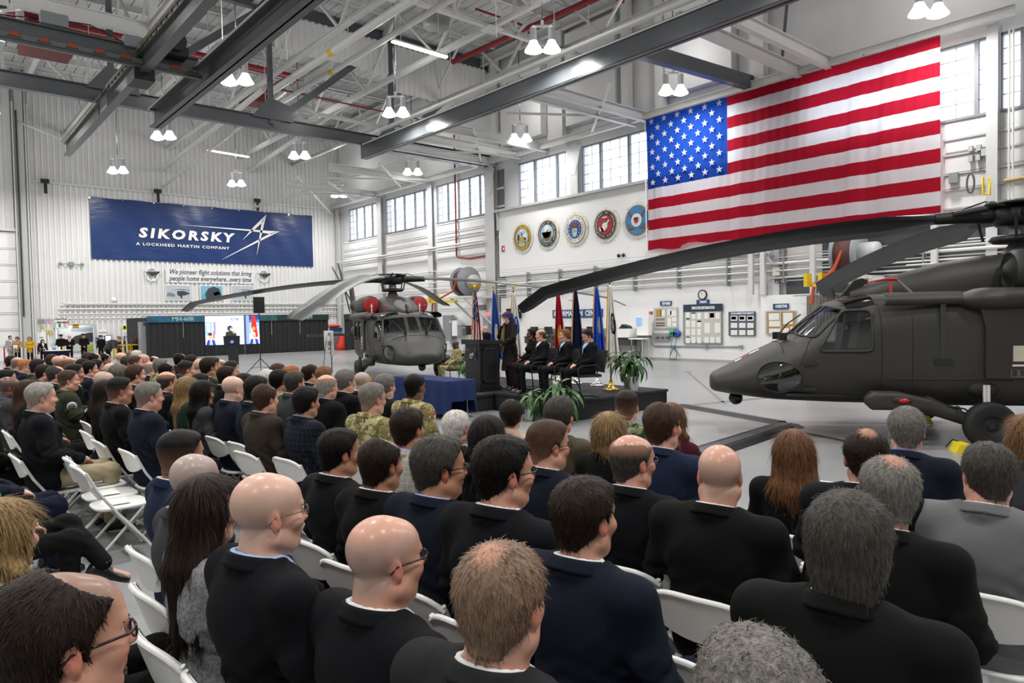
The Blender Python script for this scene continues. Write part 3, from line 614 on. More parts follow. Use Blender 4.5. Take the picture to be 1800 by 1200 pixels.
        mb = MB(); xs = np.linspace(1.58, .74, 10); G2 = []
        for x in xs:
            k = min(1, (1.58-x)/.1+.35); zt = .80-.10*max(0, (1.15-x)/.4)
            G2.append([(x, s*(1.24+.15*k*np.sign(math.cos(a))*abs(math.cos(a))**.5), (zt+.53)/2+(zt-.53)/2*k*np.sign(math.sin(a))*abs(math.sin(a))**.5) for a in np.linspace(-PI, PI, 24)])
        mb.grid(G2, flip=s > 0); mb.add(G2[0], [tuple(range(23))]); mb.add(G2[-1], [tuple(range(23))]); local('gear_fairing', mb, MOD, g)
        mb = MB(); mb.ell((1.12, s*1.395, .68), (.13, .02, .055), 12, 6); local('light_rim', mb, MODD, g)
        mb = MB(); mb.ell((1.10, s*1.41, .68), (.075, .02, .03), 12, 6); local('red_light', mb, M('lens_red', '#c01a2b', .2), g, 'red position light')
        mb = MB(); mb.tube([(.8, s*1.25, .62), (.55, s*1.25, .52), (.3, s*1.26, .42), (.02, s*1.27, .34)], [.13, .105, .09, .085], 12); mb.tube([(.42, s*1.25, .50), (.38, s*1.25, .475)], .115, 12); local('drag_beam', mb, MOD, g)
        mb = MB(); mb.tube([(.5, s*1.3, .6), (.3, s*1.33, .56), (.1, s*1.33, .42)], .012, 5); local('brake_line', mb, MBLK, g)
        mb = MB(); mb.cyl((0, s*1.2, .34), (0, s*1.45, .34), .05); local('axle', mb, MODD, g)
        mb = MB(); mb.cyl((-.02, s*1.2, .45), (-.04, s*1.15, .88), .06, n=14); local('oleo_strut', mb, MCHROME, g, 'bright metal oleo strut')
        prof = [(.15, -.09), (.2, -.11), (.28, -.125), (.32, -.1), (.333, -.04), (.333, .04), (.32, .1), (.28, .125), (.2, .11), (.15, .09)]
        mb = MB(); mb.lathe([(r, z) for r, z in prof], (0, s*1.38, .333), 36, axis='y'); local('tyre', mb, MRUB, g)
        mb = MB(); mb.lathe([(.0, s*.05), (.05, s*.06), (.06, s*.03), (.13, s*.03), (.155, s*.09), (.175, s*.1)], (0, s*1.38, .333), 28, axis='y'); local('wheel_hub', mb, MODD, g)
        mb = MB(); mb.lathe([(.34, -.3), (.36, -.1), (.32, .1)], (0, s*1.05, .78), 3) if False else mb.ell((-.02, s*1.1, .82), (.2, .09, .12), 14, 8); local('strut_boot', mb, MODD, g)
        # engine
        e = bpy.data.objects.new('engine', None); COL.objects.link(e); e.parent = t; e.empty_display_size = .1
        mb = MB(); mb.lathe([(.27, -.45), (.31, -.5), (.33, -.7), (.34, -1.4), (.32, -2.2), (.25, -2.9), (.2, -3.1)], (0, s*.84, 2.50), 28, axis='x'); local('nacelle', mb, MOD, e)
        mb = MB(); mb.lathe([(0, -.44), (.24, -.43), (.275, -.45)] if red else [(0, -.38), (.1, -.40), (.2, -.5), (.25, -.46), (.275, -.45)], (0, s*.84, 2.50), 24, axis='x'); local('inlet_cover' if red else 'inlet', mb, MREDC if red else MBLK, e, 'red engine inlet cover' if red else None)
        if red: mb = MB(); mb.box(-.43, -.42, s*.84-.02, s*.84+.02, 2.22, 2.55); mb.box(-.42, -.41, s*.84-.05, s*.84+.05, 2.45, 2.48); local('cover_streamer', mb, M('streamer_white', '#d9d3d0', .7), e)
        mb = MB(); mb.cyl((-3.0, s*.86, 2.5), (-3.3, s*1.0, 2.55), .2, .22); local('exhaust', mb, MODD, e)
        # sponson wall + pitot
        mb = MB(); mb.tube([(.74, s*.62, 2.2), (.98, s*.66, 2.44)], [.03, .02], 8); local('pitot_mast', mb, M('pitot_grey', '#7f7d78', .4), t)
        mb = MB(); mb.tube([(.96, s*.66, 2.44), (1.12, s*.66, 2.445), (1.36, s*.66, 2.41)], [.022, .02, .006], 8); local('pitot_cover', mb, MREDC, t, 'red pitot cover with streamer')
        mb = MB(); mb.box(1.04, 1.08, s*.66-.004, s*.66+.004, 2.16, 2.42); local('pitot_streamer', mb, M('streamer_red', '#b5443f', .6), t)
        mb = MB(); mb.tube([(2.55, s*.35, 1.56), (2.35, s*.5, 1.78), (2.12, s*.6, 1.93)], .012, 5); local('wiper', mb, MBLK, t)
        mb = MB(); mb.box(2.5, 2.62, s*.33-.03, s*.33+.03, 1.52, 1.64); local('wiper_motor', mb, MBLK, t)
        mb = MB(); mb.prism([(1.3, s*.22, 1.0), (1.62, s*.22, 1.0), (1.5, s*.22, 1.78), (1.25, s*.22, 1.8)], (0, s*.46, 0)); mb.box(1.28, 1.45, s*.35, s*.55, 1.78, 1.93); seat = local('cockpit_seat', mb, M('seat_black', '#141515', .7), t)
        mb = MB(); mb.box(1.3, 1.95, s*.22, s*.68, .95, 1.12); local('cockpit_seat_base', mb, M('seat_black', '#141515', .7), t)
    # centre windshield frame, roof eyebrow windows
    pts = []
    for a, b in zip(WSF[0], WSF[0][1:]+WSF[0][:1]):
        y, z = a; xx = np.linspace(2.6, 1.5, 300); k = np.argmax(zsurf(xx, abs(y)) > z); pts.append((xx[k]+.006, y, z))
    mb = MB(); mb.tube(pts+[pts[0]], .02, 6); local('windshield_frame', mb, MODD, t)
    for s in (1, -1):
        mb = MB(); mb.grid([[(x, s*y, float(zsurf(x, y))+.008) for y in np.linspace(.35, .92, 8)] for x in np.linspace(1.74, 1.36, 6)], flip=s > 0); local('eyebrow_window', mb, MBLKG, t)
    mb = MB(); mb.box(1.9, 2.25, -.85, .85, 1.15, 1.5); mb2 = local('instrument_panel', mb, MBLK, t)
    mb = MB(); mb.box(-2.7, 2.6, -.9, .9, .68, .72); local('cabin_floor', mb, MODD, t)
    mb = MB(); mb.box(-.7, -.62, -1.0, 1.0, .72, 2.15); local('cabin_bulkhead', mb, MODD, t)
    # nose details
    mb = MB(); mb.ell((3.26, 0, .55), (.115, .115, .115), 20, 14); local('sensor_ball', mb, MBLKG, t, 'glossy black sensor ball under nose')
    mb = MB(); mb.cyl((3.26, 0, .56), (3.26, 0, .68), .07); local('sensor_mount', mb, MODD, t)
    if not red:
        for x0, x1, m in ((3.28, 3.18, 0), (3.18, 3.05, 1), (3.05, 2.9, 0)):
            mb = MB(); mb.grid([[(x, y, float(zsurf(x, abs(y)))+.006) for y in (.05, .1, .16)] for x in (x0, x1)], flip=True); local('nose_strap', mb, M('strap_white', '#e9e9e6', .6) if m == 0 else MREDC, t, 'white and red strap on nose')
    else:
        for s in (-1, 1):
            mb = MB(); mb.cyl((3.32, s*.42, .98), (3.46, s*.42, .95), .075, .06, 14); local('nose_boss', mb, MOD, t)
            mb = MB(); mb.tube([(3.42, s*.2, .9), (3.46, s*.2, .8), (3.42, s*.2, .76)], .012, 5); local('nose_handle', mb, MBLK, t)
    mb = MB(); xs = [2.66, 2.62]; mb.tube([(float(2.62-.0), y, float(zsurf(2.62, abs(y)))+.004) for y in np.linspace(-.8, .8, 20)], .008, 4); local('hood_seam', mb, MSEAM, t)
    # doghouse (transmission / engine cowling)
    prof = [(1.5, .12, 2.28), (1.40, .30, 2.32), (1.2, .42, 2.40), (.91, .52, 2.50), (.25, .60, 2.70), (-.3, .62, 2.78), (-.9, .60, 2.82), (-1.6, .58, 2.80), (-2.4, .52, 2.70), (-3.4, .38, 2.5), (-4.3, .18, 2.25), (-5, .08, 2.08)]
    G2 = []
    for x, w, zt in prof:
        G2.append([(x, w*np.sign(math.cos(a))*abs(math.cos(a))**.6, 2.15+(zt-2.15)*abs(math.sin(a))**.6) for a in np.linspace(0, PI, 28)])
    mb = MB(); mb.grid(G2); mb.add(G2[0], [tuple(range(28))]); local('cowling', mb, MOD, t)
    mb = MB(); mb.prism([(1.62, -.03, 2.22), (1.45, -.03, 2.22), (1.2, -.03, 2.45), (1.3, -.03, 2.5), (1.42, -.03, 2.46)], (0, .06, 0)); local('wire_cutter', mb, MBLK, t)
    if red:
        mb = MB(); mb.box(.30, .36, -.16, .16, 2.66, 2.69); mb.box(.3, .36, -.02, .02, 2.55, 2.69); local('cowling_handle', mb, MODD, t)
    # tail
    mb = MB(); mb.prism([(-9.2, -.06, 1.75), (-10.4, -.06, 1.25), (-11.7, -.06, 3.75), (-11.0, -.06, 3.75)], (0, .12, 0)); local('tail_fin', mb, MOD, t)
    mb = MB(); mb.prism([(-9.9, -2.19, 1.28), (-9.9, 2.19, 1.28), (-11.0, 2.19, 1.25), (-11.2, 0, 1.25), (-11.0, -2.19, 1.25)], (0, 0, .12)); local('stabilator', mb, MOD, t)
    tr_ = bpy.data.objects.new('tail_rotor', None); COL.objects.link(tr_); tr_.parent = t; tr_.location = (-11.15, -.35, 3.55); tr_.rotation_euler = (math.radians(20), 0, 0)
    mb = MB(); mb.cyl((0, .3, 0), (0, -.08, 0), .1); local('tail_hub', mb, MBLK, tr_)
    for k in range(4):
        a = PI/4+k*PI/2; d = np.array([math.cos(a), 0, math.sin(a)]); u = np.array([-math.sin(a), 0, math.cos(a)])
        mb = MB(); mb.obox(d*.88, d*.79, u*.12, (0, .012, 0)); local('tail_blade', mb, MBLADE, tr_)
    mb = MB(); mb.tube([(-8.6, 0, 1.3), (-8.9, 0, .3)], .05, 8); local('tail_gear_leg', mb, MOD, t)
    mb = MB(); mb.lathe([(.05, -.05), (.14, -.06), (.17, 0), (.14, .06), (.05, .05)], (-8.95, 0, .17), 18, axis='y'); local('tail_wheel', mb, MRUB, t)
    # rotor
    hx = -.95; HZ = 3.42
    mh = bpy.data.objects.new('rotor_head', None); COL.objects.link(mh); mh.parent = t; mh.location = (hx, 0, 0); mh.empty_display_size = .1
    mb = MB(); mb.lathe([(.26, 2.78), (.2, 2.86), (.14, 2.95), (.13, 3.3)], n=18); local('mast', mb, M('mast_steel', '#77777a', .35, .6), mh)
    mb = MB(); mb.lathe([(0, 2.98), (.34, 2.98), (.4, 3.02), (.36, 3.08), (.2, 3.1)], n=20); local('swashplate', mb, MODD, mh)
    mb = MB(); mb.lathe([(0, 3.24), (.3, 3.24), (.38, 3.32), (.38, 3.48), (.26, 3.55), (0, 3.57)], n=20); local('hub', mb, MBLK, mh)
    mb = MB(); mb.lathe([(0, 3.60), (.42, 3.60), (.48, 3.575), (.42, 3.55), (0, 3.55)], n=24); local('hub_cap', mb, MBLK, mh)
    for k in range(4):
        a = math.radians(blades[k][0]); d = np.array([math.cos(a), math.sin(a), 0]); u = np.array([-math.sin(a), math.cos(a), 0]); zv = np.array([0, 0, 1.])
        mb = MB(); mb.tube([d*.25+zv*HZ, d*.7+zv*HZ, d*1.15+zv*(HZ-.01)], [.13, .11, .09], 12); local('spindle', mb, MBLK, mh)
        mb = MB(); mb.tube([d*.5+u*.22+zv*(HZ+.08), d*.95+u*.2+zv*(HZ+.02)], .05, 8); local('damper', mb, MBLK, mh)
        mb = MB(); mb.tube([d*.42-u*.2+zv*3.03, d*.5-u*.24+zv*(HZ-.02)], .022, 8); local('pitch_link', mb, MBLK, mh)
        mb = MB(); mb.tube([d*.2+u*.1+zv*3.57, d*.5+u*.14+zv*3.62, d*.8+u*.1+zv*3.52, d*.95+zv*3.48], .012, 6); local('rotor_cable', mb, MBLK, mh)
        mb = MB(); e = math.radians(45); d2 = np.array([math.cos(a+e), math.sin(a+e), 0]); mb.bar(d2*.3+zv*3.53, d2*.78+zv*3.53, .1, .035); mb.ell(tuple(d2*.76+zv*3.52), (.09, .09, .05), 10, 6); local('vibration_absorber', mb, MBLK, mh)
    for ang, zt, pit in blades:
        a = math.radians(ang); d = np.array([math.cos(a), math.sin(a), 0]); u = np.array([-math.sin(a), math.cos(a), 0]); rows = []
        rs = np.r_[np.linspace(1.05, 1.9, 6), np.linspace(2.3, 7.6, 22), np.linspace(7.7, 8.18, 5)]
        for r in rs:
            ch = np.interp(r, [1.05, 1.3, 1.9, 8.0, 8.18], [.2, .26, .53, .53, .40]); th_ = np.interp(r, [1.05, 1.6, 2, 8.18], [.14, .09, .062, .035])
            swp = max(0, r-7.6)*.55; dz = -(HZ-zt)*(((r-1)/7.18)**1.75)-max(0, r-7.6)*.28; tw = math.radians(pit*(1-.05*r))
            row = []
            for c, h in ((.30, 0), (.2, .8), (.0, 1), (-.35, .5), (-.70, 0), (-.35, -.35), (0, -.7), (.2, -.7)):
                yy = c*ch; zz = h*th_*.5
                row.append(d*r+u*(yy*math.cos(tw)-zz*math.sin(tw)-swp)+zv*(HZ+dz+yy*math.sin(tw)+zz))
            rows.append(row+[row[0]])
        mb = MB(); mb.grid(rows, smooth=True, flip=True); mb.add(rows[-1][:8], [tuple(range(8))]); mb.add(rows[0][:8], [tuple(range(8))[::-1]])
        b = local('rotor_blade', mb, MBLADE, t); b.location = (hx, 0, 0)
    return t
HA = math.radians(127); W_ = np.array([11.38, 3.01]); A0 = W_+1.38*np.array([math.sin(HA), -math.cos(HA)])
heliA = build_heli('helicopter', 'near dark green military helicopter seen side-on at the right, nose to the left', A0, HA, [(-5, 2.31, 36), (-80, 2.57, 34), (175, 2.5, 25), (88, 2.4, 25)], False)
HB = math.radians(-110)
heliB = build_heli('helicopter', 'far dark green military helicopter facing the chairs with red engine inlet covers', (12.73, 20.66), HB, [(242, 2.63, 14), (154, 2.8, 14), (68, 2.5, 14), (-25, 2.17, -16)], True)
# yellow wheel chocks
MCH = M('chock_yellow', '#e8d21a', .5)
for (px, py, z, lab) in ((1690, 793, 0, 'yellow wheel chock ahead of the near helicopter main wheel'), (1788, 790, 0, 'yellow wheel chock behind the near helicopter main wheel'), (1622, 741, 0, 'yellow wheel chock at the off-side wheel of the near helicopter'), (646, 668, 0, 'yellow wheel chock beside the far helicopter wheel')):
    c = atz(px, py, 0); t = thing('wheel_chock', lab, 'chock', c, HA if px > 900 else HB)
    mb = MB(); mb.prism([(-.12, -.14, 0), (.12, -.14, 0), (.06, -.14, .12), (-.06, -.14, .12)], (0, .28, 0)); local('chock_block', mb, MCH, t)
    mb = MB(); mb.tube([(0, -.1, .12), (.05, -.16, .14), (.12, -.22, .02)], .008, 5); local('chock_rope', mb, MBLK, t)
# ------------------------------------------------------------------ people: smooth-union distance fields meshed with surface nets
A_ = lambda *v: np.array(v, dtype=np.float32)
def axis(segs):
    out = [segs[0][0]]
    for a, b, h in segs:
        n = max(1, int(math.ceil((b-a)/h))); out += list(np.linspace(a, b, n+1)[1:])
    return np.array(out, dtype=np.float32)
class Field:
    def __init__(s, xs, ys, zs): s.ax = (xs, ys, zs); s.F = np.full((len(xs), len(ys), len(zs)), .5, np.float32)
    def blk(s, lo, hi):
        sl = []
        for k in range(3):
            a = max(0, int(np.searchsorted(s.ax[k], lo[k]))-1); b = min(len(s.ax[k]), int(np.searchsorted(s.ax[k], hi[k]))+1)
            if b-a < 1: return None, None
            sl.append(slice(a, b))
        X = s.ax[0][sl[0]][:, None, None], s.ax[1][sl[1]][None, :, None], s.ax[2][sl[2]][None, None, :]
        return tuple(sl), X
    def put(s, d, sl, k, sub=False):
        f = s.F[sl]
        if sub: d = -d; h = np.clip(.5-.5*(d-f)/k, 0, 1); s.F[sl] = f*h+d*(1-h)+k*h*(1-h) if False else (d+(f-d)*np.clip(.5+.5*(f-d)/k, 0, 1)+k*np.clip(.5+.5*(f-d)/k, 0, 1)*(1-np.clip(.5+.5*(f-d)/k, 0, 1)))
        else: h = np.clip(.5+.5*(f-d)/k, 0, 1); s.F[sl] = f*(1-h)+d*h-k*h*(1-h)
    def rc(s, a, b, r1, r2, k=.03, sub=False):
        a, b = np.asarray(a, np.float32), np.asarray(b, np.float32); m = max(r1, r2)+k+.03
        sl, X = s.blk(np.minimum(a, b)-m, np.maximum(a, b)+m)
        if sl is None: return
        ba = b-a; L = float(ba@ba)+1e-9
        p = [X[i]-a[i] for i in range(3)]
        h = np.clip((p[0]*ba[0]+p[1]*ba[1]+p[2]*ba[2])/L, 0, 1)
        d = np.sqrt(sum((p[i]-ba[i]*h)**2 for i in range(3)))-(r1+(r2-r1)*h); s.put(d, sl, k, sub)
    def el(s, c, r, k=.03, R=None, sub=False):
        c = np.asarray(c, np.float32); m = max(r)+k+.03; sl, X = s.blk(c-m, c+m)
        if sl is None: return
        p = [X[i]-c[i] for i in range(3)]
        if R is not None: p = [sum(R[j][i]*p[j] for j in range(3)) for i in range(3)]
        k0 = np.sqrt(sum((p[i]/r[i])**2 for i in range(3))); k1 = np.sqrt(sum((p[i]/r[i]**2)**2 for i in range(3)))+1e-6
        s.put(k0*(k0-1)/k1, sl, k, sub)
    def cut(s, fn):   # keep where fn<=0
        X = s.ax[0][:, None, None], s.ax[1][None, :, None], s.ax[2][None, None, :]
        s.F = np.maximum(s.F, fn(*X))
    def disp(s, fn):
        X = s.ax[0][:, None, None], s.ax[1][None, :, None], s.ax[2][None, None, :]; s.F = s.F+fn(*X).astype(np.float32)
    def nets(s):
        F = s.F; I = F < 0; n0, n1, n2 = F.shape
        c = [I[a:n0-1+a, b:n1-1+b, d:n2-1+d] for a in (0, 1) for b in (0, 1) for d in (0, 1)]
        anyi = np.logical_or.reduce(c); alli = np.logical_and.reduce(c); act = anyi & ~alli
        ix = np.argwhere(act); idx = np.full(act.shape, -1, np.int64); idx[act] = np.arange(len(ix))
        P = np.zeros((len(ix), 3)); N = np.zeros(len(ix))
        corner = [(a, b, d) for a in (0, 1) for b in (0, 1) for d in (0, 1)]
        Fv = {q: F[ix[:, 0]+q[0], ix[:, 1]+q[1], ix[:, 2]+q[2]] for q in corner}
        for q in corner:
            for k in range(3):
                if q[k] == 0:
                    q2 = list(q); q2[k] = 1; q2 = tuple(q2); f0, f1 = Fv[q], Fv[q2]; x = (f0 < 0) != (f1 < 0)
                    t = np.where(x, f0/(f0-f1+1e-12), 0)
                    for j in range(3):
                        base = s.ax[j][ix[:, j]+q[j]]
                        if j == k: base = base+t*(s.ax[j][ix[:, j]+1]-s.ax[j][ix[:, j]])
                        P[:, j] += np.where(x, base, 0)
                    N += x
        P /= N[:, None]; Q = []
        for k in range(3):
            a, b = (k+1) % 3, (k+2) % 3
            sl0 = [slice(1, -1)]*3; sl0[k] = slice(0, -1); sl1 = list(sl0); sl1[k] = slice(1, None)
            A, B = I[tuple(sl0)], I[tuple(sl1)]; e = np.argwhere(A != B)
            fl = A[tuple(e.T)]; off = np.array([1, 1, 1]); off[k] = 0; e = e+off
            def at(da, db):
                q = e.copy(); q[:, a] -= da; q[:, b] -= db; return idx[q[:, 0], q[:, 1], q[:, 2]]
            v = np.stack([at(1, 1), at(0, 1), at(0, 0), at(1, 0)], 1); v[~fl] = v[~fl][:, ::-1]; Q.append(v)
        Q = np.concatenate(Q); Q = Q[(Q >= 0).all(1)]
        return P, Q
def fast_mesh(name, P, Q):
    me = bpy.data.meshes.new(name); n, m = len(P), len(Q)
    me.vertices.add(n); me.vertices.foreach_set('co', P.astype(np.float32).ravel()); me.loops.add(m*4); me.loops.foreach_set('vertex_index', Q.astype(np.int32).ravel())
    me.polygons.add(m); me.polygons.foreach_set('loop_start', np.arange(0, m*4, 4, dtype=np.int32)); me.polygons.foreach_set('use_smooth', np.ones(m, bool))
    me.update(calc_edges=True); me.validate(); return me
def rotz(a): c, s = math.cos(a), math.sin(a); return np.array([[c, -s, 0], [s, c, 0], [0, 0, 1]])
def roty(a): c, s = math.cos(a), math.sin(a); return np.array([[c, 0, s], [0, 1, 0], [-s, 0, c]])
def rotx(a): c, s = math.cos(a), math.sin(a); return np.array([[1, 0, 0], [0, c, -s], [0, s, c]])
# ---- head, in head space (x forward, z up, origin between the ears)
HK = {  # head kinds: jaw width, cheek, nose, crown height, double-neck
 'm': dict(jw=.057, fat=0, nose=1.0, cr=.0, neck=.060), 'b': dict(jw=.068, fat=1, nose=1.05, cr=.0, neck=.070), 'l': dict(jw=.053, fat=-.4, nose=1.1, cr=.004, neck=.055), 'f': dict(jw=.048, fat=-.2, nose=.82, cr=-.004, neck=.047)}
def head_field(f, kind, R, c, grow=0.0, face=True):
    K = HK[kind]; c = np.asarray(c, float); T = lambda *p: c+R @ np.array(p)
    g = grow; fs = .94 if kind == 'f' else 1
    f.el(T(-.012, 0, .034), (.1*fs+g, .078*fs+g, .091*fs+K['cr']+g), .01, R)
    f.el(T(-.03, 0, .05), (.082+g, .079*fs+g, .075+g), .03, R)
    f.el(T(.048, 0, .045), (.045+g, .058+g, .055+g), .03, R)
    if not face: return
    f.el(T(.034, 0, -.045), (.060, K['jw'], .078), .035, R)
    f.rc(T(-.005, .050+.006*K['fat'], -.065), T(.05, .026, -.1), .024+.004*K['fat'], .02, .03); f.rc(T(-.005, -.050-.006*K['fat'], -.065), T(.05, -.026, -.1), .024+.004*K['fat'], .02, .03)
    f.el(T(.072, 0, -.102), (.02, .022, .017), .02, R)
    f.rc(T(.083, -.034, .026), T(.083, .034, .026), .011, .011, .018)
    for s in (1, -1):
        f.el(T(.066, s*.042, -.025), (.025, .022, .022), .025, R)
        f.el(T(.096, s*.031, .006), (.018, .016, .0105), .012, R, True)
        Re = R @ rotz(s*math.radians(24)) @ roty(math.radians(-12))
        f.el(T(-.012, s*.081, -.004), (.019, .0085, .033), .006, Re); f.el(T(-.008, s*.0925, .0), (.009, .006, .019), .004, Re, True); f.el(T(-.006, s*.079, -.031), (.009, .007, .011), .006, Re)
    n = K['nose']; f.rc(T(.091, 0, .012), T(.108*1.0+.004*(n-1)*10*.3, 0, -.026), .008*n, .0125*n, .012)
    for s in (1, -1): f.el(T(.099, s*.011*n, -.029), (.010, .008, .008), .008, R)
    f.el(T(.089, 0, -.060), (.012, .022, .0055), .008, R); f.el(T(.087, 0, -.071), (.012, .020, .006), .008, R)
def pose_sit(**kw):
    p = dict(sit=True, pel=(-.02, 0, .53), nb=(-.07, 0, 1.085), head=(-.03, 0, 1.217), yaw=0, pitch=0, sh=[(-.075, .19, 1.02), (-.075, -.19, 1.02)], el=[(-.03, .252, .765), (-.03, -.252, .765)],
             wr=[(.225, .075, .665), (.225, -.075, .665)], hd=[(.75, -.55, -.35), (.75, .55, -.35)], hip=[(0, .095, .54), (0, -.095, .54)], kn=[(.45, .13, .53), (.45, -.13, .53)],
             an=[(.43, .13, .1), (.43, -.13, .1)], toe=[(1, .15, 0), (1, -.15, 0)], kind='m', wide=1.0)
    p.update(kw); return p
def pose_stand(**kw):
    p = dict(sit=False, pel=(0, 0, .94), nb=(-.03, 0, 1.50), head=(.01, 0, 1.64), yaw=0, pitch=0, sh=[(-.03, .185, 1.43), (-.03, -.185, 1.43)], el=[(-.05, .25, 1.15), (-.05, -.25, 1.15)],
             wr=[(.06, .25, .9), (.06, -.25, .9)], hd=[(.25, -.05, -1), (.25, .05, -1)], hip=[(0, .09, .93), (0, -.09, .93)], kn=[(.02, .1, .51), (.02, -.1, .51)], an=[(-.01, .1, .09), (-.01, -.1, .09)], toe=[(1, .2, 0), (1, -.2, 0)], kind='m', wide=1.0)
    p.update(kw); return p
def headR(p): return rotz(math.radians(p['yaw'])) @ roty(math.radians(p['pitch'])) @ rotx(math.radians(p.get('tilt', 0)))
def hand(f, w, d, side, k=.012, curl=1.0):
    d = np.array(d, float); d /= np.linalg.norm(d); up = np.array([0, 0, 1.]) if abs(d[2]) < .8 else np.array([1., 0, 0])
    s = np.cross(up, d); s /= np.linalg.norm(s); n = np.cross(d, s); w = np.array(w, float)
    th = -side   # thumb towards the body centre line
    f.rc(w, w+d*.03, .025, .026, .02)
    for q in (-.022, 0, .022): f.rc(w+d*.025+s*q*.8, w+d*.082+s*q, .0145, .0125, .012)
    for q, L in ((-.031, .062), (-.0105, .074), (.0105, .079), (.031, .07)):
        L2 = L if th*q > 0 or abs(q) < .02 else L*.86; b = w+d*.086+s*q; d1 = d*.93-n*.38*curl; d1 /= np.linalg.norm(d1); d2 = d*.5-n*.86*curl; d2 /= np.linalg.norm(d2)
        m = b+d1*L2*.52; f.rc(b, m, .0098, .009, .004); f.rc(m, m+d2*L2*.48, .009, .0075, .004)
    b = w+d*.032+s*th*.027; m = b+(d*.62+s*th*.62-n*.3)*.042; f.rc(b, m, .0135, .011, .008); f.rc(m, m+(d*.9+s*th*.15-n*.35)*.034, .0105, .0085, .004)
def bounds(p, pad):
    pts = [p['pel'], p['nb'], p['head']]+[q for k in ('sh', 'el', 'wr', 'hip', 'kn', 'an') for q in p[k]]
    pts = np.array([list(q) for q in pts]); return pts.min(0)-pad, pts.max(0)+pad
def body_mesh(p, fine=.0055, mid=.008, coarse=.016):
    lo, hi = bounds(p, .17); lo[2] = 0; h = np.array(p['head']); w = np.array(p['wr'])
    def fineax(k):
        iv = [(h[k]-.125, h[k]+.135, fine)]+[(q[k]-.06, q[k]+.17 if k == 0 else q[k]+.10, mid) for q in w]; xs = [lo[k]]
        while xs[-1] < hi[k]:
            x = xs[-1]; st_ = coarse
            for a, b, s in iv:
                if a <= x < b: st_ = min(st_, s)
                elif x < a: st_ = min(st_, max(s, a-x+1e-4))
            xs.append(x+st_)
        return np.array(xs, np.float32)
    f = Field(fineax(0), fineax(1), fineax(2)); R = headR(p); K = HK[p['kind']]; wd = p['wide']
    nb = np.array(p['nb']); pel = np.array(p['pel']); ch = nb*.62+pel*.38
    f.el(ch, (.075, .12*wd, .18), .04); f.el(pel+[0, 0, .02], (.085, .14*wd, .09), .04); f.rc(pel, ch, .08, .08, .04)
    for i in (0, 1):
        S, E, Wr = [np.array(p[k][i]) for k in ('sh', 'el', 'wr')]; f.rc(nb-[0, 0, .05], S-[0, 0, .02], .06, .05, .05)
        f.rc(S, E, .047, .038, .03); f.rc(E, Wr, .037, .026, .02); hand(f, Wr, p['hd'][i], 1 if i == 0 else -1, curl=p.get('curl', 1.0))
        H, Kn, An = [np.array(p[k][i]) for k in ('hip', 'kn', 'an')]; f.rc(H, Kn, .07, .05, .04); f.rc(Kn, An, .05, .035, .03); t = np.array(p['toe'][i], float); t /= np.linalg.norm(t); f.rc(An-[0, 0, .05], An-[0, 0, .06]+t*.15, .03, .025, .03)
    hb = h+R @ np.array([-.022, 0, -.055]); f.rc(nb-[0, 0, .03], hb, K['neck']*1.08, K['neck'], .03)
    f.rc(hb+R @ np.array([-.026, 0, .0]), nb+[-.018, 0, .0], .04, .042, .03)
    if K['fat'] > .5:
        for dz in (-.055, -.088): f.rc(h+R @ np.array([-.068, -.03, dz]), h+R @ np.array([-.068, .03, dz]), .017, .017, .008)
    head_field(f, p['kind'], R, h)
    P, Q = f.nets(); me = fast_mesh('person', P, Q)
    L = (P-h) @ R; x, y, z = L.T; hd = (z > -.14) & (np.linalg.norm(L, axis=1) < .17)
    lips = hd*np.exp(-(((x-.098)/.014)**2+(y/.02)**2+((z+.0655)/.0075)**2))
    hl = .083-1.06*(.078-x)   # hairline plane
    scalp = hd*np.clip((z-(hl-.035))/.05, 0, 1)*(1-np.exp(-(((x+.008)/.03)**2+((np.abs(y)-.085)/.02)**2+((z+.005)/.04)**2)*1.2))*np.clip((z+.1)/.05, 0, 1)
    side = np.clip(1-(z-.055)/.045, 0, 1)
    red = hd*np.clip(np.exp(-(((x+.01)/.025)**2+((np.abs(y)-.088)/.014)**2+((z+.004)/.036)**2))+.6*np.exp(-(((x-.105)/.02)**2+(y/.02)**2+((z+.025)/.02)**2))+.5*np.exp(-(((x-.07)/.03)**2+((np.abs(y)-.045)/.025)**2+((z+.03)/.03)**2)), 0, 1)
    ca = me.color_attributes.new('tint', 'FLOAT_COLOR', 'POINT'); ca.data.foreach_set('color', np.stack([lips, scalp*side, red, scalp], 1).astype(np.float32).ravel())
    return me
def wr_noise(p, amp, seed=0):
    r = np.random.RandomState(seed); ks = r.uniform(10, 26, (6, 3))*r.choice([-1, 1], (6, 3))*np.array([1, .7, 1.1]); ph = r.uniform(0, 6, 6)
    return lambda X, Y, Z: amp*sum(np.sin(X*k[0]+Y*k[1]+Z*k[2]+q) for k, q in zip(ks, ph))
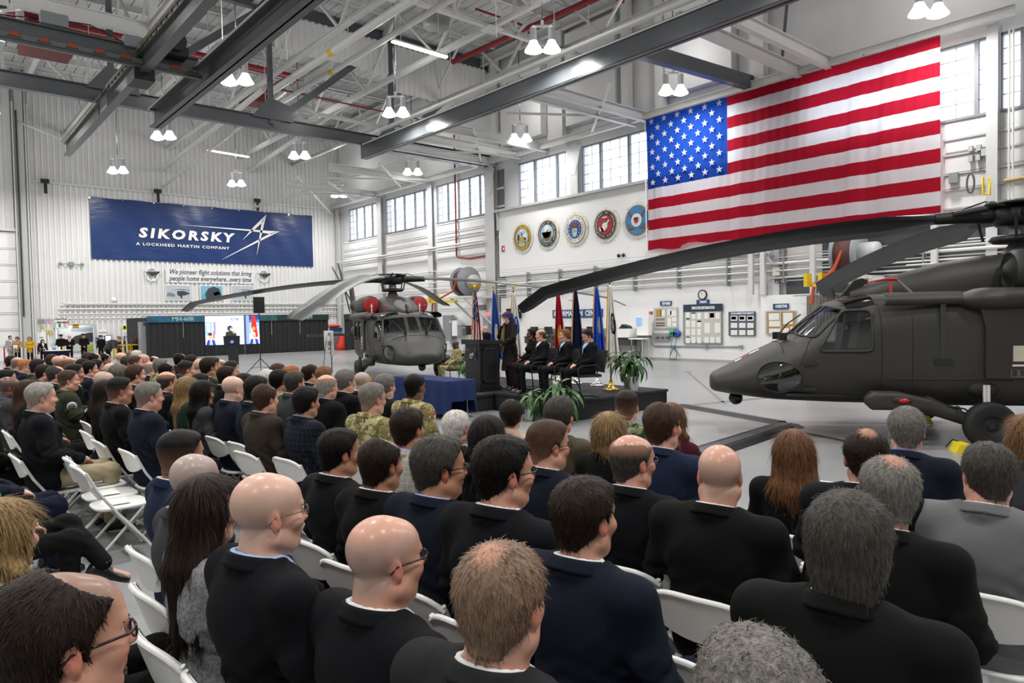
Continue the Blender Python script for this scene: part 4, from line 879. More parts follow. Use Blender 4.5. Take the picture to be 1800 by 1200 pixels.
def jacket_mesh(p, style='suit', step=.0125, ext=.0):
    """style: suit (open V), coat (long), top (closed), uniform"""
    lo, hi = bounds(p, .22); wd = p['wide']; pel, nb = np.array(p['pel']), np.array(p['nb']); fem = p['kind'] == 'f'
    hem = pel[2]-(.10 if p['sit'] else .2); 
    if style == 'coat': hem = .42 if not p['sit'] else .25
    f = Field(axis([(lo[0], hi[0], step)]), axis([(lo[1], hi[1], step)]), axis([(max(0, hem-.05), nb[2]+.12, step)]))
    ch = pel+(nb-pel)*.68; wa = pel+(nb-pel)*.3; sx = .9 if fem else 1.0
    f.el(ch+[.0, 0, 0], (.135*sx+.02*(wd-1), .198*wd*sx, .21), .04); f.el(nb+[-.03, 0, -.17], (.1*sx, .19*wd*sx, .15), .05); f.el(wa+[.005, 0, 0], (.145*sx+.10*(wd-1), .188*wd*(.88 if fem else 1), .24), .06)
    f.el(pel+[.0, 0, -.01], (.15 if p['sit'] else .13, .19*wd*sx, .14), .07)
    if not p['sit']: f.rc(pel, pel-[0, 0, .14], .15*sx, .16*sx, .05)
    if style == 'coat': f.rc(pel-[0, 0, .1], (pel[0]+.02, 0, hem), .16, .2, .06)
    if fem and style != 'coat':
        for s in (1, -1): f.el(ch+[.095, s*.075, -.02], (.06, .065, .065), .04)
    f.rc(nb+[-.005, .0, -.045], nb+[0, 0, -.01], .082, .068, .03)
    for i in (0, 1):
        S, E, Wr = [np.array(p[k][i]) for k in ('sh', 'el', 'wr')]; sg = 1 if i == 0 else -1
        f.rc(nb+[-.005, sg*.045, -.045], S+[0, sg*.005, -.01], .062, .072*sx, .05); f.rc(S+[.0, 0, -.01], E, .072*sx, .062*sx, .045); f.rc(E, Wr-(Wr-E)*.02, .060*sx, .045*sx, .02)
        f.el(E+[-.01, sg*.01, -.01], (.055, .055, .055), .03)
        mid = (S+E)/2; f.rc((E*.7+S*.3)+[-.03, 0, 0], (E*.7+Wr*.3)+[.0, 0, -.02], .05, .045, .03)
    f.disp(wr_noise(p, .0016, int(abs(p['pel'][2]*100)+len(style))))
    # creases: elbows, lower back, armpits
    f.disp(lambda X, Y, Z: .006*np.sin((Z*1.0+.45*np.abs(Y)+.2*X)*80+np.sin(Y*17)*1.8)*np.exp(-((Z-(pel[2]+.18))/.11)**2))
    for i in (0, 1):
        E = p['el'][i]; f.disp(lambda X, Y, Z, E=E: .008*np.sin((Z-.6*X)*105+Y*20)*np.exp(-(((X-E[0])**2+(Y-E[1])**2+(Z-E[2])**2)/.009)))
        S = p['sh'][i]; f.disp(lambda X, Y, Z, S=S: .0055*np.sin((Y*.8+Z*.7)*90)*np.exp(-(((X-S[0]+.03)/.08)**2+((Y-S[1]*.62)/.06)**2+((Z-S[2]+.15)/.08)**2)))
    w0, w1 = np.array(p['wr'][0]), np.array(p['wr'][1])
    f.cut(lambda X, Y, Z: hem-Z+0*X+0*Y)
    nz = nb[2]; nx = nb[0]
    f.cut(lambda X, Y, Z: .077-np.sqrt((X-nx+.004)**2+(Y*.95)**2)-np.maximum(0, (nz-.045-Z)*2.2)+0*Z)   # neck hole
    f.cut(lambda X, Y, Z: (Z-(nz+.03)+.35*np.maximum(0, X-nx)+0*Y))
    if style in ('suit', 'uniform'):
        z0 = pel[2]+(nb[2]-pel[2])*.42; f.cut(lambda X, Y, Z: np.minimum(np.minimum((X-(nx+.05)), (Z-z0)*.9+.0*X), ((Z-z0)*.30-np.abs(Y)))*.8)
    if style in ('suit', 'uniform'):   # lapels and collar roll
        z0 = pel[2]+(nb[2]-pel[2])*.42
        for s in (1, -1):
            f.rc((ch[0]+.15, s*.008, z0), (ch[0]+.125, s*.085, nz-.12), .012, .028, .012); f.rc((ch[0]+.125, s*.085, nz-.12), (nx+.02, s*.078, nz-.015), .026, .018, .015)
    pts = [(nx-.004+.086*math.cos(a), .085*math.sin(a), nz-.002-.018*math.cos(a)) for a in np.linspace(math.radians(50), math.radians(310), 11)]
    for a, b in zip(pts[:-1], pts[1:]): f.rc(a, b, .0125, .0125, .012); f.rc(np.array(a)-[0, 0, .025], np.array(b)-[0, 0, .025], .014, .014, .012)
    P, Q = f.nets(); return fast_mesh(style+'_jacket', P, Q)
def collar_mesh(p, style):
    nb = np.array(p['nb']); nx, nz = nb[0], nb[2]; rows = []; up = style != 'suit'
    for a in np.linspace(math.radians(42), math.radians(318), 30):
        ca, sa = math.cos(a), math.sin(a); zt = nz+.020-.030*ca*(1.25 if ca > 0 else .75); ed = .022 if up else .030*(.75+.25*abs(sa))
        rows.append([(nx-.004+r*ca, r*.985*sa, zt+dz) for r, dz in ((.080, -.03), (.080, -.004), (.083, .002), (.089, .001), (.0945, -.008), (.104, -ed), (.1075, -ed-.006), (.104, -ed-.012), (.094, -ed-.010))])
    mb = MB(); mb.grid(rows); return mb.mesh('jacket_collar')
def shirt_mesh(p, step=.011):
    pel, nb = np.array(p['pel']), np.array(p['nb']); ch = pel+(nb-pel)*.68; wd = p['wide']
    f = Field(axis([(nb[0]-.2, nb[0]-.1, step), (nb[0]-.1, nb[0]+.11, .0075), (nb[0]+.11, nb[0]+.24, step)]), axis([(-.2, -.1, step), (-.1, .1, .0075), (.1, .2, step)]), axis([(pel[2]+.12, nb[2]-.05, step), (nb[2]-.05, nb[2]+.09, .006)]))
    f.el(ch+[.008, 0, 0], (.117+.02*(wd-1), .17*wd, .2), .04); f.el(pel+(nb-pel)*.3+[.015, 0, 0], (.125+.1*(wd-1), .155*wd, .2), .06)
    f.rc(nb+[0, 0, -.05], nb+[.0, 0, .0], .075, .062, .03); nz, nx = nb[2], nb[0]
    pts = [(nx-.003+.0745*math.cos(a), .073*math.sin(a), nz+.0155-.022*math.cos(a)) for a in np.linspace(-PI, PI, 18)]
    for a, b in zip(pts[:-1], pts[1:]): f.rc(a, b, .0088, .0088, .006); f.rc(np.array(a)-[0, 0, .014], np.array(b)-[0, 0, .014], .0095, .0095, .006); f.rc(np.array(a)-[0, 0, .03], np.array(b)-[0, 0, .03], .012, .012, .008)
    for s in (1, -1): f.rc((nx+.085, s*.012, nz-.035), (nx+.07, s*.06, nz-.055), .009, .009, .008)
    f.cut(lambda X, Y, Z: .0645-np.sqrt((X-nx+.003)**2+Y**2)-np.maximum(0, (nz-.04-Z)*2))
    f.cut(lambda X, Y, Z: pel[2]+.15-Z+0*X+0*Y)
    P, Q = f.nets(); return fast_mesh('shirt', P, Q)
def trouser_mesh(p, step=.014, short=0.0):
    lo, hi = bounds(p, .2); pel = np.array(p['pel']); f = Field(axis([(lo[0], hi[0], step)]), axis([(lo[1], hi[1], step)]), axis([(0, pel[2]+.16, step)])); wd = p['wide']
    f.el(pel, (.135, .175*wd, .12), .05)
    for i in (0, 1):
        H, Kn, An = [np.array(p[k][i]) for k in ('hip', 'kn', 'an')]; f.rc(H, Kn, .095*min(1.1, wd), .068, .03)
        f.rc(Kn, An+(Kn-An)*short, .068, .055, .03); f.el(Kn, (.072, .07, .072), .03)
        f.disp(lambda X, Y, Z, E=Kn: .006*np.sin((Z+.5*X)*90+Y*12)*np.exp(-(((X-E[0]+.05)**2+(Y-E[1])**2+(Z-E[2]+.06)**2)/.02)))
    f.disp(wr_noise(p, .0011, 5)); P, Q = f.nets(); return fast_mesh('trousers', P, Q)
def shoe_mb(an, toe, boot=0.0, kn=None):
    an = np.array(an, float); t = np.array(toe, float); t /= np.linalg.norm(t); s = np.cross([0, 0, 1.], t); s /= np.linalg.norm(s)+1e-9; u = np.cross(t, s); rows = []
    for q, w, h, z in ((-.075, .018, .03, 0), (-.07, .03, .06, 0), (-.03, .036, .085, 0), (.03, .036, .085, 0), (.08, .042, .06, 0), (.13, .046, .048, 0), (.17, .038, .04, 0), (.195, .015, .025, 0)):
        rows.append([an+t*q+s*(w*math.cos(a))+u*((h*max(0, math.sin(a))-.012*max(0, -math.sin(a)))-.085) for a in np.linspace(0, 2*PI, 12)])
    mb = MB(); mb.grid(rows); mb.add(rows[0], [tuple(range(11))]); mb.add(rows[-1], [tuple(range(11))[::-1]])
    if boot:
        q = (np.array(kn, float)-an) if kn is not None else u; q /= np.linalg.norm(q); mb.tube([an-q*.03, an+q*.04, an+q*boot], [.047, .052, .062], 12)
    return mb
# ---- hair in head space
HAIRS = {}
def hair_mesh(style):
    if style in HAIRS: return HAIRS[style]
    I3 = np.eye(3); fem = style in ('long', 'longwave', 'halfup', 'bob', 'pony', 'curlylong'); zlo = {'long': -.48, 'longwave': -.42, 'halfup': -.36, 'bob': -.20, 'pony': -.34, 'curlylong': -.36, 'shag': -.15}.get(style, -.13)
    h = .0058 if not fem else .0075
    f = Field(axis([(-.19, .13, h)]), axis([(-.15, .15, h)]), axis([(zlo, .175, h)]))
    t = {'short': .010, 'thick': .015, 'comb': .013, 'fade': .011, 'ring': .0065, 'recede': .009, 'crown': .010, 'shag': .019, 'curly': .020, 'flat': .009}.get(style, .02)
    K = 'f' if fem else 'm'; c = np.zeros(3)
    head_field(f, K, I3, c, grow=t, face=False)
    f.rc((-.045, 0, -.03), (-.062, 0, -.075), .066+t*.5, .050+t*.4, .03)
    if style in ('short', 'thick', 'comb', 'fade', 'flat', 'shag', 'curly'): f.el((.035, 0, .088), (.05, .058, .026+t*.6), .03)
    if style == 'comb': f.el((.055, .0, .085), (.035, .05, .03), .03)
    ln = np.array([.152, 0, .168]); 
    if style == 'shag':
        f.el((-.055, 0, -.03), (.062, .085, .09), .04); f.rc((-.07, .04, -.06), (-.085, .045, -.12), .035, .022, .03); f.rc((-.07, -.04, -.06), (-.085, -.045, -.12), .035, .022, .03); f.rc((-.085, 0, -.05), (-.095, 0, -.125), .04, .02, .03)
    if fem:
        f.el((-.01, 0, .05), (.108, .092, .092), .03)
        if style == 'bob':
            f.rc((-.045, .06, .0), (-.04, .075, -.13), .05, .036, .04); f.rc((-.045, -.06, .0), (-.04, -.075, -.13), .05, .036, .04); f.rc((-.07, 0, .0), (-.09, 0, -.15), .06, .045, .04)
        elif style == 'pony':
            f.el((-.085, 0, .06), (.035, .04, .04), .02); f.rc((-.11, 0, .06), (-.13, 0, -.03), .03, .04, .03); f.rc((-.13, 0, -.03), (-.12, 0, -.28), .042, .02, .03)
        else:
            L = zlo+.04
            for s in (1, -1): f.rc((-.03, s*.062, .01), (-.075, s*.082, -.17), .045, .045, .04); f.rc((-.075, s*.082, -.17), (-.11, s*.07, L), .045, .02, .04)
            f.rc((-.08, 0, .0), (-.115, 0, -.18), .06, .06, .05); f.rc((-.115, 0, -.18), (-.13, 0, L-.0), .06, .028, .04)
            if style in ('longwave', 'curlylong'):
                f.disp(lambda X, Y, Z: .012*np.sin(Z*55+np.abs(Y)*30+X*10)*np.clip(-Z/.1, 0, 1)+.006*np.sin(Y*90+Z*20)*np.clip(-Z/.1, 0, 1))
    # region where hair grows
    if fem:
        f.cut(lambda X, Y, Z: np.minimum(np.minimum(X-.012-.2*np.maximum(0, -Z), .078-Z-0*X), .2+0*Y) if style != 'x' else 0)
        f.cut(lambda X, Y, Z: (X-.074)-.8*np.maximum(0, Z-.075)+0*Y)
        if style in ('halfup', 'pony', 'bob'): f.cut(lambda X, Y, Z: np.minimum(X+.0-0*Z, .055-Z)+0*Y if style != 'halfup' else np.minimum(X-.02, .06-Z)+0*Y)
        f.disp(lambda X, Y, Z: .0022*np.sin(np.arctan2(Y, -X-.0)*34+Z*14)*np.clip(.12-Z, 0, .15)/.12)
    else:
        fr = {'recede': .074, 'ring': .07, 'crown': .072, 'buzz': .07}.get(style, .078)
        f.cut(lambda X, Y, Z: ((fr-.004+1.2*(X-.058))-Z)*.62+0*Y if style not in ('flat', 'comb', 'thick', 'short', 'fade') else ((.074+1.2*(X-.058))-Z)*.62+0*Y)
        f.el((-.006, .095, -.012), (.027, .03, .036), .008, sub=True); f.el((-.006, -.095, -.012), (.027, .03, .036), .008, sub=True)
        for s in (1, -1): f.rc((.012, s*.0755, .03), (.012, s*.074, -.012), .009+t*.25, .006, .01)
        nape = -.078 if style not in ('shag', 'curly') else -.14
        f.cut(lambda X, Y, Z: (nape-.2*np.abs(Y)-Z)+0*X)
        if style == 'ring': f.cut(lambda X, Y, Z: .098-np.sqrt((X+.0)**2*.8+(Y*1.28)**2+(Z-.115)**2))
        if style == 'recede': f.cut(lambda X, Y, Z: .082-np.sqrt(((X-.055))**2+(Y*1.15)**2+(Z-.125)**2))
        if style == 'fade': f.disp(lambda X, Y, Z: .0075*np.clip((.085-Z)/.07, 0, 1)+0*X+0*Y)
        elif style == 'flat': f.disp(lambda X, Y, Z: .0055*np.clip((.06-Z)/.08, 0, 1)+0*X+0*Y)
        else: f.disp(lambda X, Y, Z: (t*.8)*np.clip((-.03-Z)/.06, 0, 1)+0*X+0*Y if style not in ('shag', 'curly') else 0*X+0*Y+0*Z)
        if style in ('thick', 'comb', 'short', 'shag', 'crown'): f.disp(lambda X, Y, Z: .0013*np.sin(np.arctan2(Y, X+.05)*40+Z*30)+.0012*np.sin(Y*160+X*40)*np.clip(Z*8, 0, 1))
        if style in ('curly', 'afro'): f.disp(lambda X, Y, Z: .004*np.sin(X*130+2*np.sin(Z*60))*np.sin(Y*140)*np.sin(Z*130))
    P, Q = f.nets()
    # keep only outer shell part outside the skull (drop verts deep inside): fine as is.  add strands
    V = [P]; Fq = [Q]; n0 = len(P)
    r = np.random.RandomState(3); ns = {'buzz': 0, 'fade': 1200, 'ring': 900, 'flat': 900}.get(style, 2200 if not fem else 2600)
    if ns:
        a, b, c_ = P[Q[:, 0]], P[Q[:, 1]], P[Q[:, 3]]; Nf = np.cross(b-a, c_-a); Nf /= np.linalg.norm(Nf, axis=1)[:, None]+1e-12; Cc = P[Q].mean(1)
        rad = np.linalg.norm(Cc-[-.01, 0, .03], axis=1) if not fem else None
        ok = (np.einsum('ij,ij->i', Nf, Cc-np.array([-.01, 0, .02])) > .02) & ((Cc[:, 2] > -.1) | fem)
        ci = np.flatnonzero(ok); sel = ci[r.randint(0, len(ci), ns)]; p0 = Cc[sel]; nn = Nf[sel]
        wh = np.array([-.07, .01, .12]); fl = p0-wh; fl[:, 2] -= .10 if not fem else .35
        if style in ('comb', 'thick', 'recede'): fl = fl+np.array([-.10, .05, 0])*(p0[:, 2:3] > .06)
        if style in ('curly', 'afro'): fl = r.normal(0, .1, fl.shape)
        fl = fl-nn*np.einsum('ij,ij->i', fl, nn)[:, None]; fl /= np.linalg.norm(fl, axis=1)[:, None]+1e-9; fl += r.normal(0, .16 if not fem else .07, fl.shape); fl /= np.linalg.norm(fl, axis=1)[:, None]
        Ls = (r.uniform(.010, .026, ns) if not fem else r.uniform(.05, .10, ns))*(1.0 if style not in ('fade', 'flat', 'ring') else .5); Ls = Ls[:, None]
        sd = np.cross(fl, nn); sd /= np.linalg.norm(sd, axis=1)[:, None]+1e-9; wd = (.0010 if not fem else .0013)
        lift = .003 if not fem else .0022
        q0 = p0-nn*.001; q1 = p0+fl*Ls*.55+nn*lift*r.uniform(.3, 1.3, (ns, 1)); q2 = p0+fl*Ls+nn*lift*r.uniform(-.2, 1.2, (ns, 1))
        S = np.stack([q0-sd*wd, q0+sd*wd, q1-sd*wd*.8, q1+sd*wd*.8, q2-sd*wd*.3, q2+sd*wd*.3], 1).reshape(-1, 3)
        i = np.arange(ns)*6+n0; V.append(S); Fq += [np.stack([i, i+1, i+3, i+2], 1), np.stack([i+2, i+3, i+5, i+4], 1)]
    me = fast_mesh('hair_'+style, np.concatenate(V), np.concatenate(Fq)); HAIRS[style] = me; return me
# ---- materials
SKIN = {'pale': '#d0a593', 'pink': '#c8957f', 'tan': '#ae7e64', 'brown': '#67432f', 'dark': '#402a20'}
def m_skin(tone, stub='none'):
    key = 'skin_%s_%s' % (tone, stub)
    if key in MATS: return MATS[key]
    t = NT(key); b = t.b; c = lin(SKIN[tone]); at = t.n('ShaderNodeVertexColor', layer_name='tint'); sp = t.n('ShaderNodeSeparateColor'); t.l(at.outputs[0], sp.inputs[0])
    v = t.coords(); n = t.noise(v, 14, 4)
    base = t.mix(t.ramp(n, [(.3, (0, 0, 0, 1)), (.7, (1, 1, 1, 1))]), tuple(x*.9 for x in c[:3])+(1,), tuple(min(1, x*1.08) for x in c[:3])+(1,))
    base = t.mix(sp.outputs[2], base, (c[0]*1.0, c[1]*.62, c[2]*.58, 1)); base = t.mix(sp.outputs[0], base, (c[0]*.75, c[1]*.4, c[2]*.42, 1))
    if stub != 'none':
        col = {'grey': '#8d8884', 'dark': '#3f3430', 'brown': '#5d4636', 'light': '#a8978a'}[stub.split('-')[0]]; m = t.n('ShaderNodeMath', operation='MULTIPLY'); m.inputs[1].default_value = .7 if stub.endswith('full') else (.85 if stub in ('dark', 'brown') else .55)
        t.l(at.outputs['Alpha'] if stub.endswith('full') else sp.outputs[1], m.inputs[0]); base = t.mix(m.outputs[0], base, lin(col))
    t.l(base, b.inputs['Base Color']); b.inputs['Roughness'].default_value = .45; b.inputs['Coat Weight'].default_value = .22; b.inputs['Coat Roughness'].default_value = .22; b.inputs['Specular IOR Level'].default_value = .45
    t.bump(t.noise(v, 220, 2), .06, .004); MATS[key] = t.mat; return t.mat
HAIRC = {'black': '#100d0b', 'dbrown': '#231812', 'brown': '#3e2b20', 'lbrown': '#6f5238', 'grey': '#6a6661', 'dgrey': '#3d3935', 'lgrey': '#8e8a84', 'white': '#c4c0ba', 'blond': '#7f6744', 'red': '#7a4a2e', 'rgrey': '#75604f', 'auburn': '#5e4029', 'ginger': '#a5683a', 'purple': '#3a2d5c'}
def m_hair(col, thin=False, fade=False):
    key = 'hair_'+col+('_thin' if thin else '')+('_fade%d' % fade if fade else '')
    if key in MATS: return MATS[key]
    t = NT(key); c = lin(HAIRC[col]); v = t.coords('Object', (70, 70, 16)); n = t.noise(v, 1.6, 4, .65); k = (.45, 1.75) if col in ('blond', 'auburn', 'lbrown') else (.55, 1.5)
    t.l(t.mix(t.ramp(n, [(.32, (0, 0, 0, 1)), (.68, (1, 1, 1, 1))]), tuple(x*k[0] for x in c[:3])+(1,), tuple(min(1, x*k[1]) for x in c[:3])+(1,)), t.b.inputs['Base Color'])
    if fade:   # clipped sides let the scalp show
        tc = t.n('ShaderNodeTexCoord'); sx = t.n('ShaderNodeSeparateXYZ'); t.l(tc.outputs['Object'], sx.inputs[0]); mr = t.n('ShaderNodeMapRange'); mr.inputs[1].default_value, mr.inputs[2].default_value, mr.inputs[4].default_value = ((.07, -.05, .55) if fade == 1 else (.035, .085, .85)); mr.inputs[3].default_value = 0
        t.l(sx.outputs[2], mr.inputs[0]); src = t.b.inputs['Base Color'].links[0].from_socket; t.l(t.mix(mr.outputs[0], src, lin('#9a7460')), t.b.inputs['Base Color'])
    if thin:   # scalp showing through at the crown
        g = t.n('ShaderNodeTexGradient', gradient_type='SPHERICAL'); mp = t.n('ShaderNodeMapping', vector_type='TEXTURE'); mp.inputs['Location'].default_value = (-.055, 0, .12); mp.inputs['Scale'].default_value = (.062, .055, .055)
        tc = t.n('ShaderNodeTexCoord'); t.l(tc.outputs['Object'], mp.inputs[0]); t.l(mp.outputs[0], g.inputs[0]); f2 = t.n('ShaderNodeMath', operation='MULTIPLY_ADD'); t.l(n, f2.inputs[0]); f2.inputs[1].default_value = .9; t.l(g.outputs['Fac'], f2.inputs[2])
        src = t.b.inputs['Base Color'].links[0].from_socket; t.l(t.mix(t.ramp(f2.outputs[0], [(.62, (0, 0, 0, 1)), (1.0, (.8, .8, .8, 1))]), src, lin('#b98a74')), t.b.inputs['Base Color'])
    t.b.inputs['Roughness'].default_value = .5; t.b.inputs['Specular IOR Level'].default_value = .14; t.bump(t.noise(t.coords('Object', (220, 220, 30)), 1.5, 3), .35, .004); MATS[key] = t.mat; return t.mat
def m_cloth(key, col, kind='plain', rough=.85):
    if key in MATS: return MATS[key]
    t = NT(key); c = lin(col if col.startswith('#') else '#808080'); v = t.coords(); b = t.b; b.inputs['Roughness'].default_value = rough; b.inputs['Specular IOR Level'].default_value = .15
    if kind == 'plain': n = t.noise(v, 7, 4); t.l(t.mix(n, tuple(x*.82 for x in c[:3])+(1,), tuple(min(1, x*1.15) for x in c[:3])+(1,)), b.inputs['Base Color'])
    elif kind == 'camo':
        cols = {'ocp': ['#8a8158', '#6c6a44', '#b3a87c', '#5b4a34', '#a29a6e'], 'navy_camo': ['#5b6647', '#2c3a2c', '#8c9070', '#23261f', '#6a7352']}[col if col in ('ocp', 'navy_camo') else 'ocp']
        n1 = t.noise(v, 9, 2, .6); n2 = t.noise(t.coords('Object', (1.3, 1, .8)), 15, 3, .6); n3 = t.noise(t.coords('Object', (1, 1.2, 1.5)), 26, 2, .6)
        a = t.ramp(n1, [(0, cols[0]), (.46, cols[1]), (.56, cols[4])], 'CONSTANT'); a = t.mix(t.ramp(n2, [(0, (0, 0, 0, 1)), (.57, (1, 1, 1, 1))], 'CONSTANT'), a, lin(cols[2])); a = t.mix(t.ramp(n3, [(0, (0, 0, 0, 1)), (.60, (1, 1, 1, 1))], 'CONSTANT'), a, lin(cols[3])); t.l(a, b.inputs['Base Color'])
    elif kind == 'tweed': n = t.noise(v, 90, 3); t.l(t.ramp(n, [(.3, tuple(x*.55 for x in c[:3])+(1,)), (.7, tuple(min(1, x*1.3) for x in c[:3])+(1,))]), b.inputs['Base Color'])
    elif kind in ('plaid', 'check'):
        sx = t.n('ShaderNodeSeparateXYZ'); t.l(v, sx.inputs[0]); fs = []
        for ax_ in (1, 2):
            m = t.n('ShaderNodeMath', operation='MULTIPLY'); m.inputs[1].default_value = 22 if kind == 'plaid' else 30; t.l(sx.outputs[ax_], m.inputs[0]); q = t.n('ShaderNodeMath', operation='FRACT'); t.l(m.outputs[0], q.inputs[0]); fs.append(t.ramp(q.outputs[0], [(0, (0, 0, 0, 1)), (.86, (1, 1, 1, 1))], 'CONSTANT'))
        ln_ = {'plaid': '#a9a39a', 'check': '#8e8e8a'}[kind] if kind == 'plaid' else '#bdb9b0'
        if key == 'plaid_navy': ln_ = '#262c3a'
        a = t.mix(fs[0], c, lin(ln_)); a = t.mix(fs[1], a, lin(ln_)); t.l(a, b.inputs['Base Color'])
    t.bump(t.noise(v, 260 if kind != 'tweed' else 120, 2), .12, .003); MATS[key] = t.mat; return t.mat
CL = {'black': '#0e0e0e', 'navyblack': '#0e1014', 'navy': '#151a27', 'navyblue': '#1b243a', 'blue': '#253963', 'charcoal': '#242425', 'grey': '#6b6b6d', 'mgrey': '#3d3d40', 'lgrey': '#a3a3a4', 'olive': '#303627', 'dolive': '#2a251b', 'brownuni': '#332c24', 'maroon': '#431422', 'dmaroon': '#27161d', 'teal': '#2f8f78', 'dgreen': '#23352d', 'beige': '#b79f8f', 'olivebrown': '#4e4738', 'khaki': '#a4977c', 'white': '#dcdcda', 'ltblue': '#9db6d8', 'sky': '#a9c4e2', 'yellow': '#c79a1e', 'tan': '#a98358', 'bluecol': '#5577c4', 'dkblue': '#13182c', 'leather': '#121110', 'coat': '#1e1e1c', 'purple_tie': '#4a3a72'}
def cloth(n):
    if n in ('ocp', 'navy_camo'): return m_cloth('cloth_'+n, n, 'camo')
    if n == 'tweed': return m_cloth('cloth_tweed', '#8f9092', 'tweed')
    if n == 'plaid_navy': return m_cloth('plaid_navy', '#14171f', 'plaid')
    if n == 'plaid_green': return m_cloth('plaid_green', '#18211f', 'plaid')
    if n == 'check': return m_cloth('cloth_check', '#a09e98', 'check')
    return m_cloth('cloth_'+n, CL[n])
MSHOE = M('shoe_black', '#131211', .3); MSPEC = M('spectacle_black', '#17110e', .25); MSPECM = M('spectacle_wire', '#6b655c', .3, .8); MLENS = m_glass('lens', (.93, .94, .95, 1), .2); MEYEW = M('eye_white', '#d8d2ca', .3); MIRIS = M('iris', '#2a1d14', .2); MBROW = {}
# ---- cached meshes
CACHE = {}
def cached(key, fn):
    if key not in CACHE: CACHE[key] = fn()
    return CACHE[key]
def pkey(p, ks): return tuple((k, str(p[k])) for k in ks)
BK = ('pel', 'nb', 'sh', 'el', 'wr', 'hip', 'kn', 'an', 'kind', 'wide')
def glasses_mb(wire=False):
    mb = MB(); r = .0016 if wire else .0026
    for s in (1, -1):
        mb.tube([(.104, s*(.033+.021*math.cos(a)), .004+.016*math.sin(a)) for a in np.linspace(0, 2*PI, 15)], r, 5, cap=False)
        mb.tube([(.101, s*.053, .009), (.085, s*.072, .010), (.03, s*.0815, .008), (-.012, s*.086, .007), (-.03, s*.082, -.012)], r*1.1, 5)
    mb.tube([(.105, -.013, .008), (.109, 0, .010), (.105, .013, .008)], r, 5); return mb
def person(label, loc, yaw, p, skin='pale', hair=None, hcol='black', stub='none', top='black', style='suit', shirt='white', legs='black', specs=None, scale=1.0, tie=None, short=0.0, shoes=True, boots=0.0, extra=None, group=None):
    body = cached(('body', pkey(p, BK), p['yaw'], p['pitch'], p.get('tilt', 0), str(p['hd']), str(p['head'])), lambda: body_mesh(p))
    o = link('person', body, m_skin(skin, stub), None, loc, (0, 0, yaw), scale); tag(o, label, 'person', group)
    jk = cached(('jk', style, pkey(p, BK)), lambda: jacket_mesh(p, style)); link({'suit': 'suit_jacket', 'uniform': 'uniform_jacket', 'coat': 'coat', 'top': 'top'}.get(style, 'jacket'), jk, cloth(top), o)
    if style in ('suit', 'uniform') or top in ('ocp', 'navy_camo', 'olive'): link('jacket_collar', cached(('jc', style, pkey(p, BK)), lambda: collar_mesh(p, style)), cloth(top), o)
    if shirt: link('shirt', cached(('sh', pkey(p, BK)), lambda: shirt_mesh(p)), cloth(shirt), o)
    link('trousers', cached(('tr', short, pkey(p, BK)), lambda: trouser_mesh(p, short=short)), cloth(legs), o)
    if shoes:
        for i in (0, 1): link('shoe', cached(('shoe', i, boots, pkey(p, BK)), lambda i=i: shoe_mb(p['an'][i], p['toe'][i], boots, p['kn'][i]).mesh('shoe')), MSHOE, o)
    R = Matrix(headR(p).tolist()).to_euler(); h = p['head']
    ks = {'m': 1, 'b': 1.03, 'l': 1.0, 'f': 1.0}[p['kind']]
    if hair: link('hair', hair_mesh(hair), m_hair(hcol, hair == 'crown', 2 if hair == 'ring' else int(hair in ('fade', 'flat') and skin not in ('dark', 'brown'))), o, h, R, ks)
    e = cached('eye', lambda: MB().ell((0, 0, 0), (.0105, .0115, .0115), 12, 8).mesh('eye'))
    ir = cached('iris', lambda: MB().ell((0, 0, 0), (.004, .0058, .0058), 10, 6).mesh('iris'))
    br = cached('brow', lambda: MB().tube([(.092, .014, .024), (.095, .032, .030), (.082, .05, .025)], [.003, .0042, .002], 6).mesh('eyebrow'))
    for s in (1, -1):
        hp = np.array(h)+headR(p) @ np.array([.0785, s*.031, .006]); q = link('eye', e, MEYEW, o, hp, R); link('iris', ir, MIRIS, q, (.0085, 0, 0))
        link('eyebrow', br, m_hair(hcol if hcol not in ('white', 'purple') else 'lgrey'), o, h, R, (1, s, 1))
    if specs:
        g = link('eyeglasses', cached(('gl', specs), lambda: glasses_mb(specs == 'wire').mesh('eyeglasses')), MSPECM if specs == 'wire' else MSPEC, o, h, R)
        ln = cached('lens', lambda: MB().add([(.104, .033+.02*math.cos(a), .004+.015*math.sin(a)) for a in np.linspace(0, 2*PI, 14, endpoint=False)], [tuple(range(14))]).mesh('lens'))
        for s in (1, -1): link('lens', ln, MLENS, g, (0, 0, 0), (0, 0, 0), (1, s, 1))
    if tie:
        nb = np.array(p['nb']); pel = np.array(p['pel']); mb = MB(); zs = np.linspace(nb[2]-.045, pel[2]+.25, 8); rows = []
        for i, z in enumerate(zs):
            w = .016 if i == 0 else np.interp(i, [1, 7], [.02, .038]); x = nb[0]+.098+.052*math.sin(min(1, i/4.0)*PI/2)-(.0 if i < 5 else .004*(i-4)); rows.append([(x, -w, z), (x+.008, 0, z), (x, w, z)])
        mb.grid(rows); local('tie', mb, cloth(tie), o)
    return o
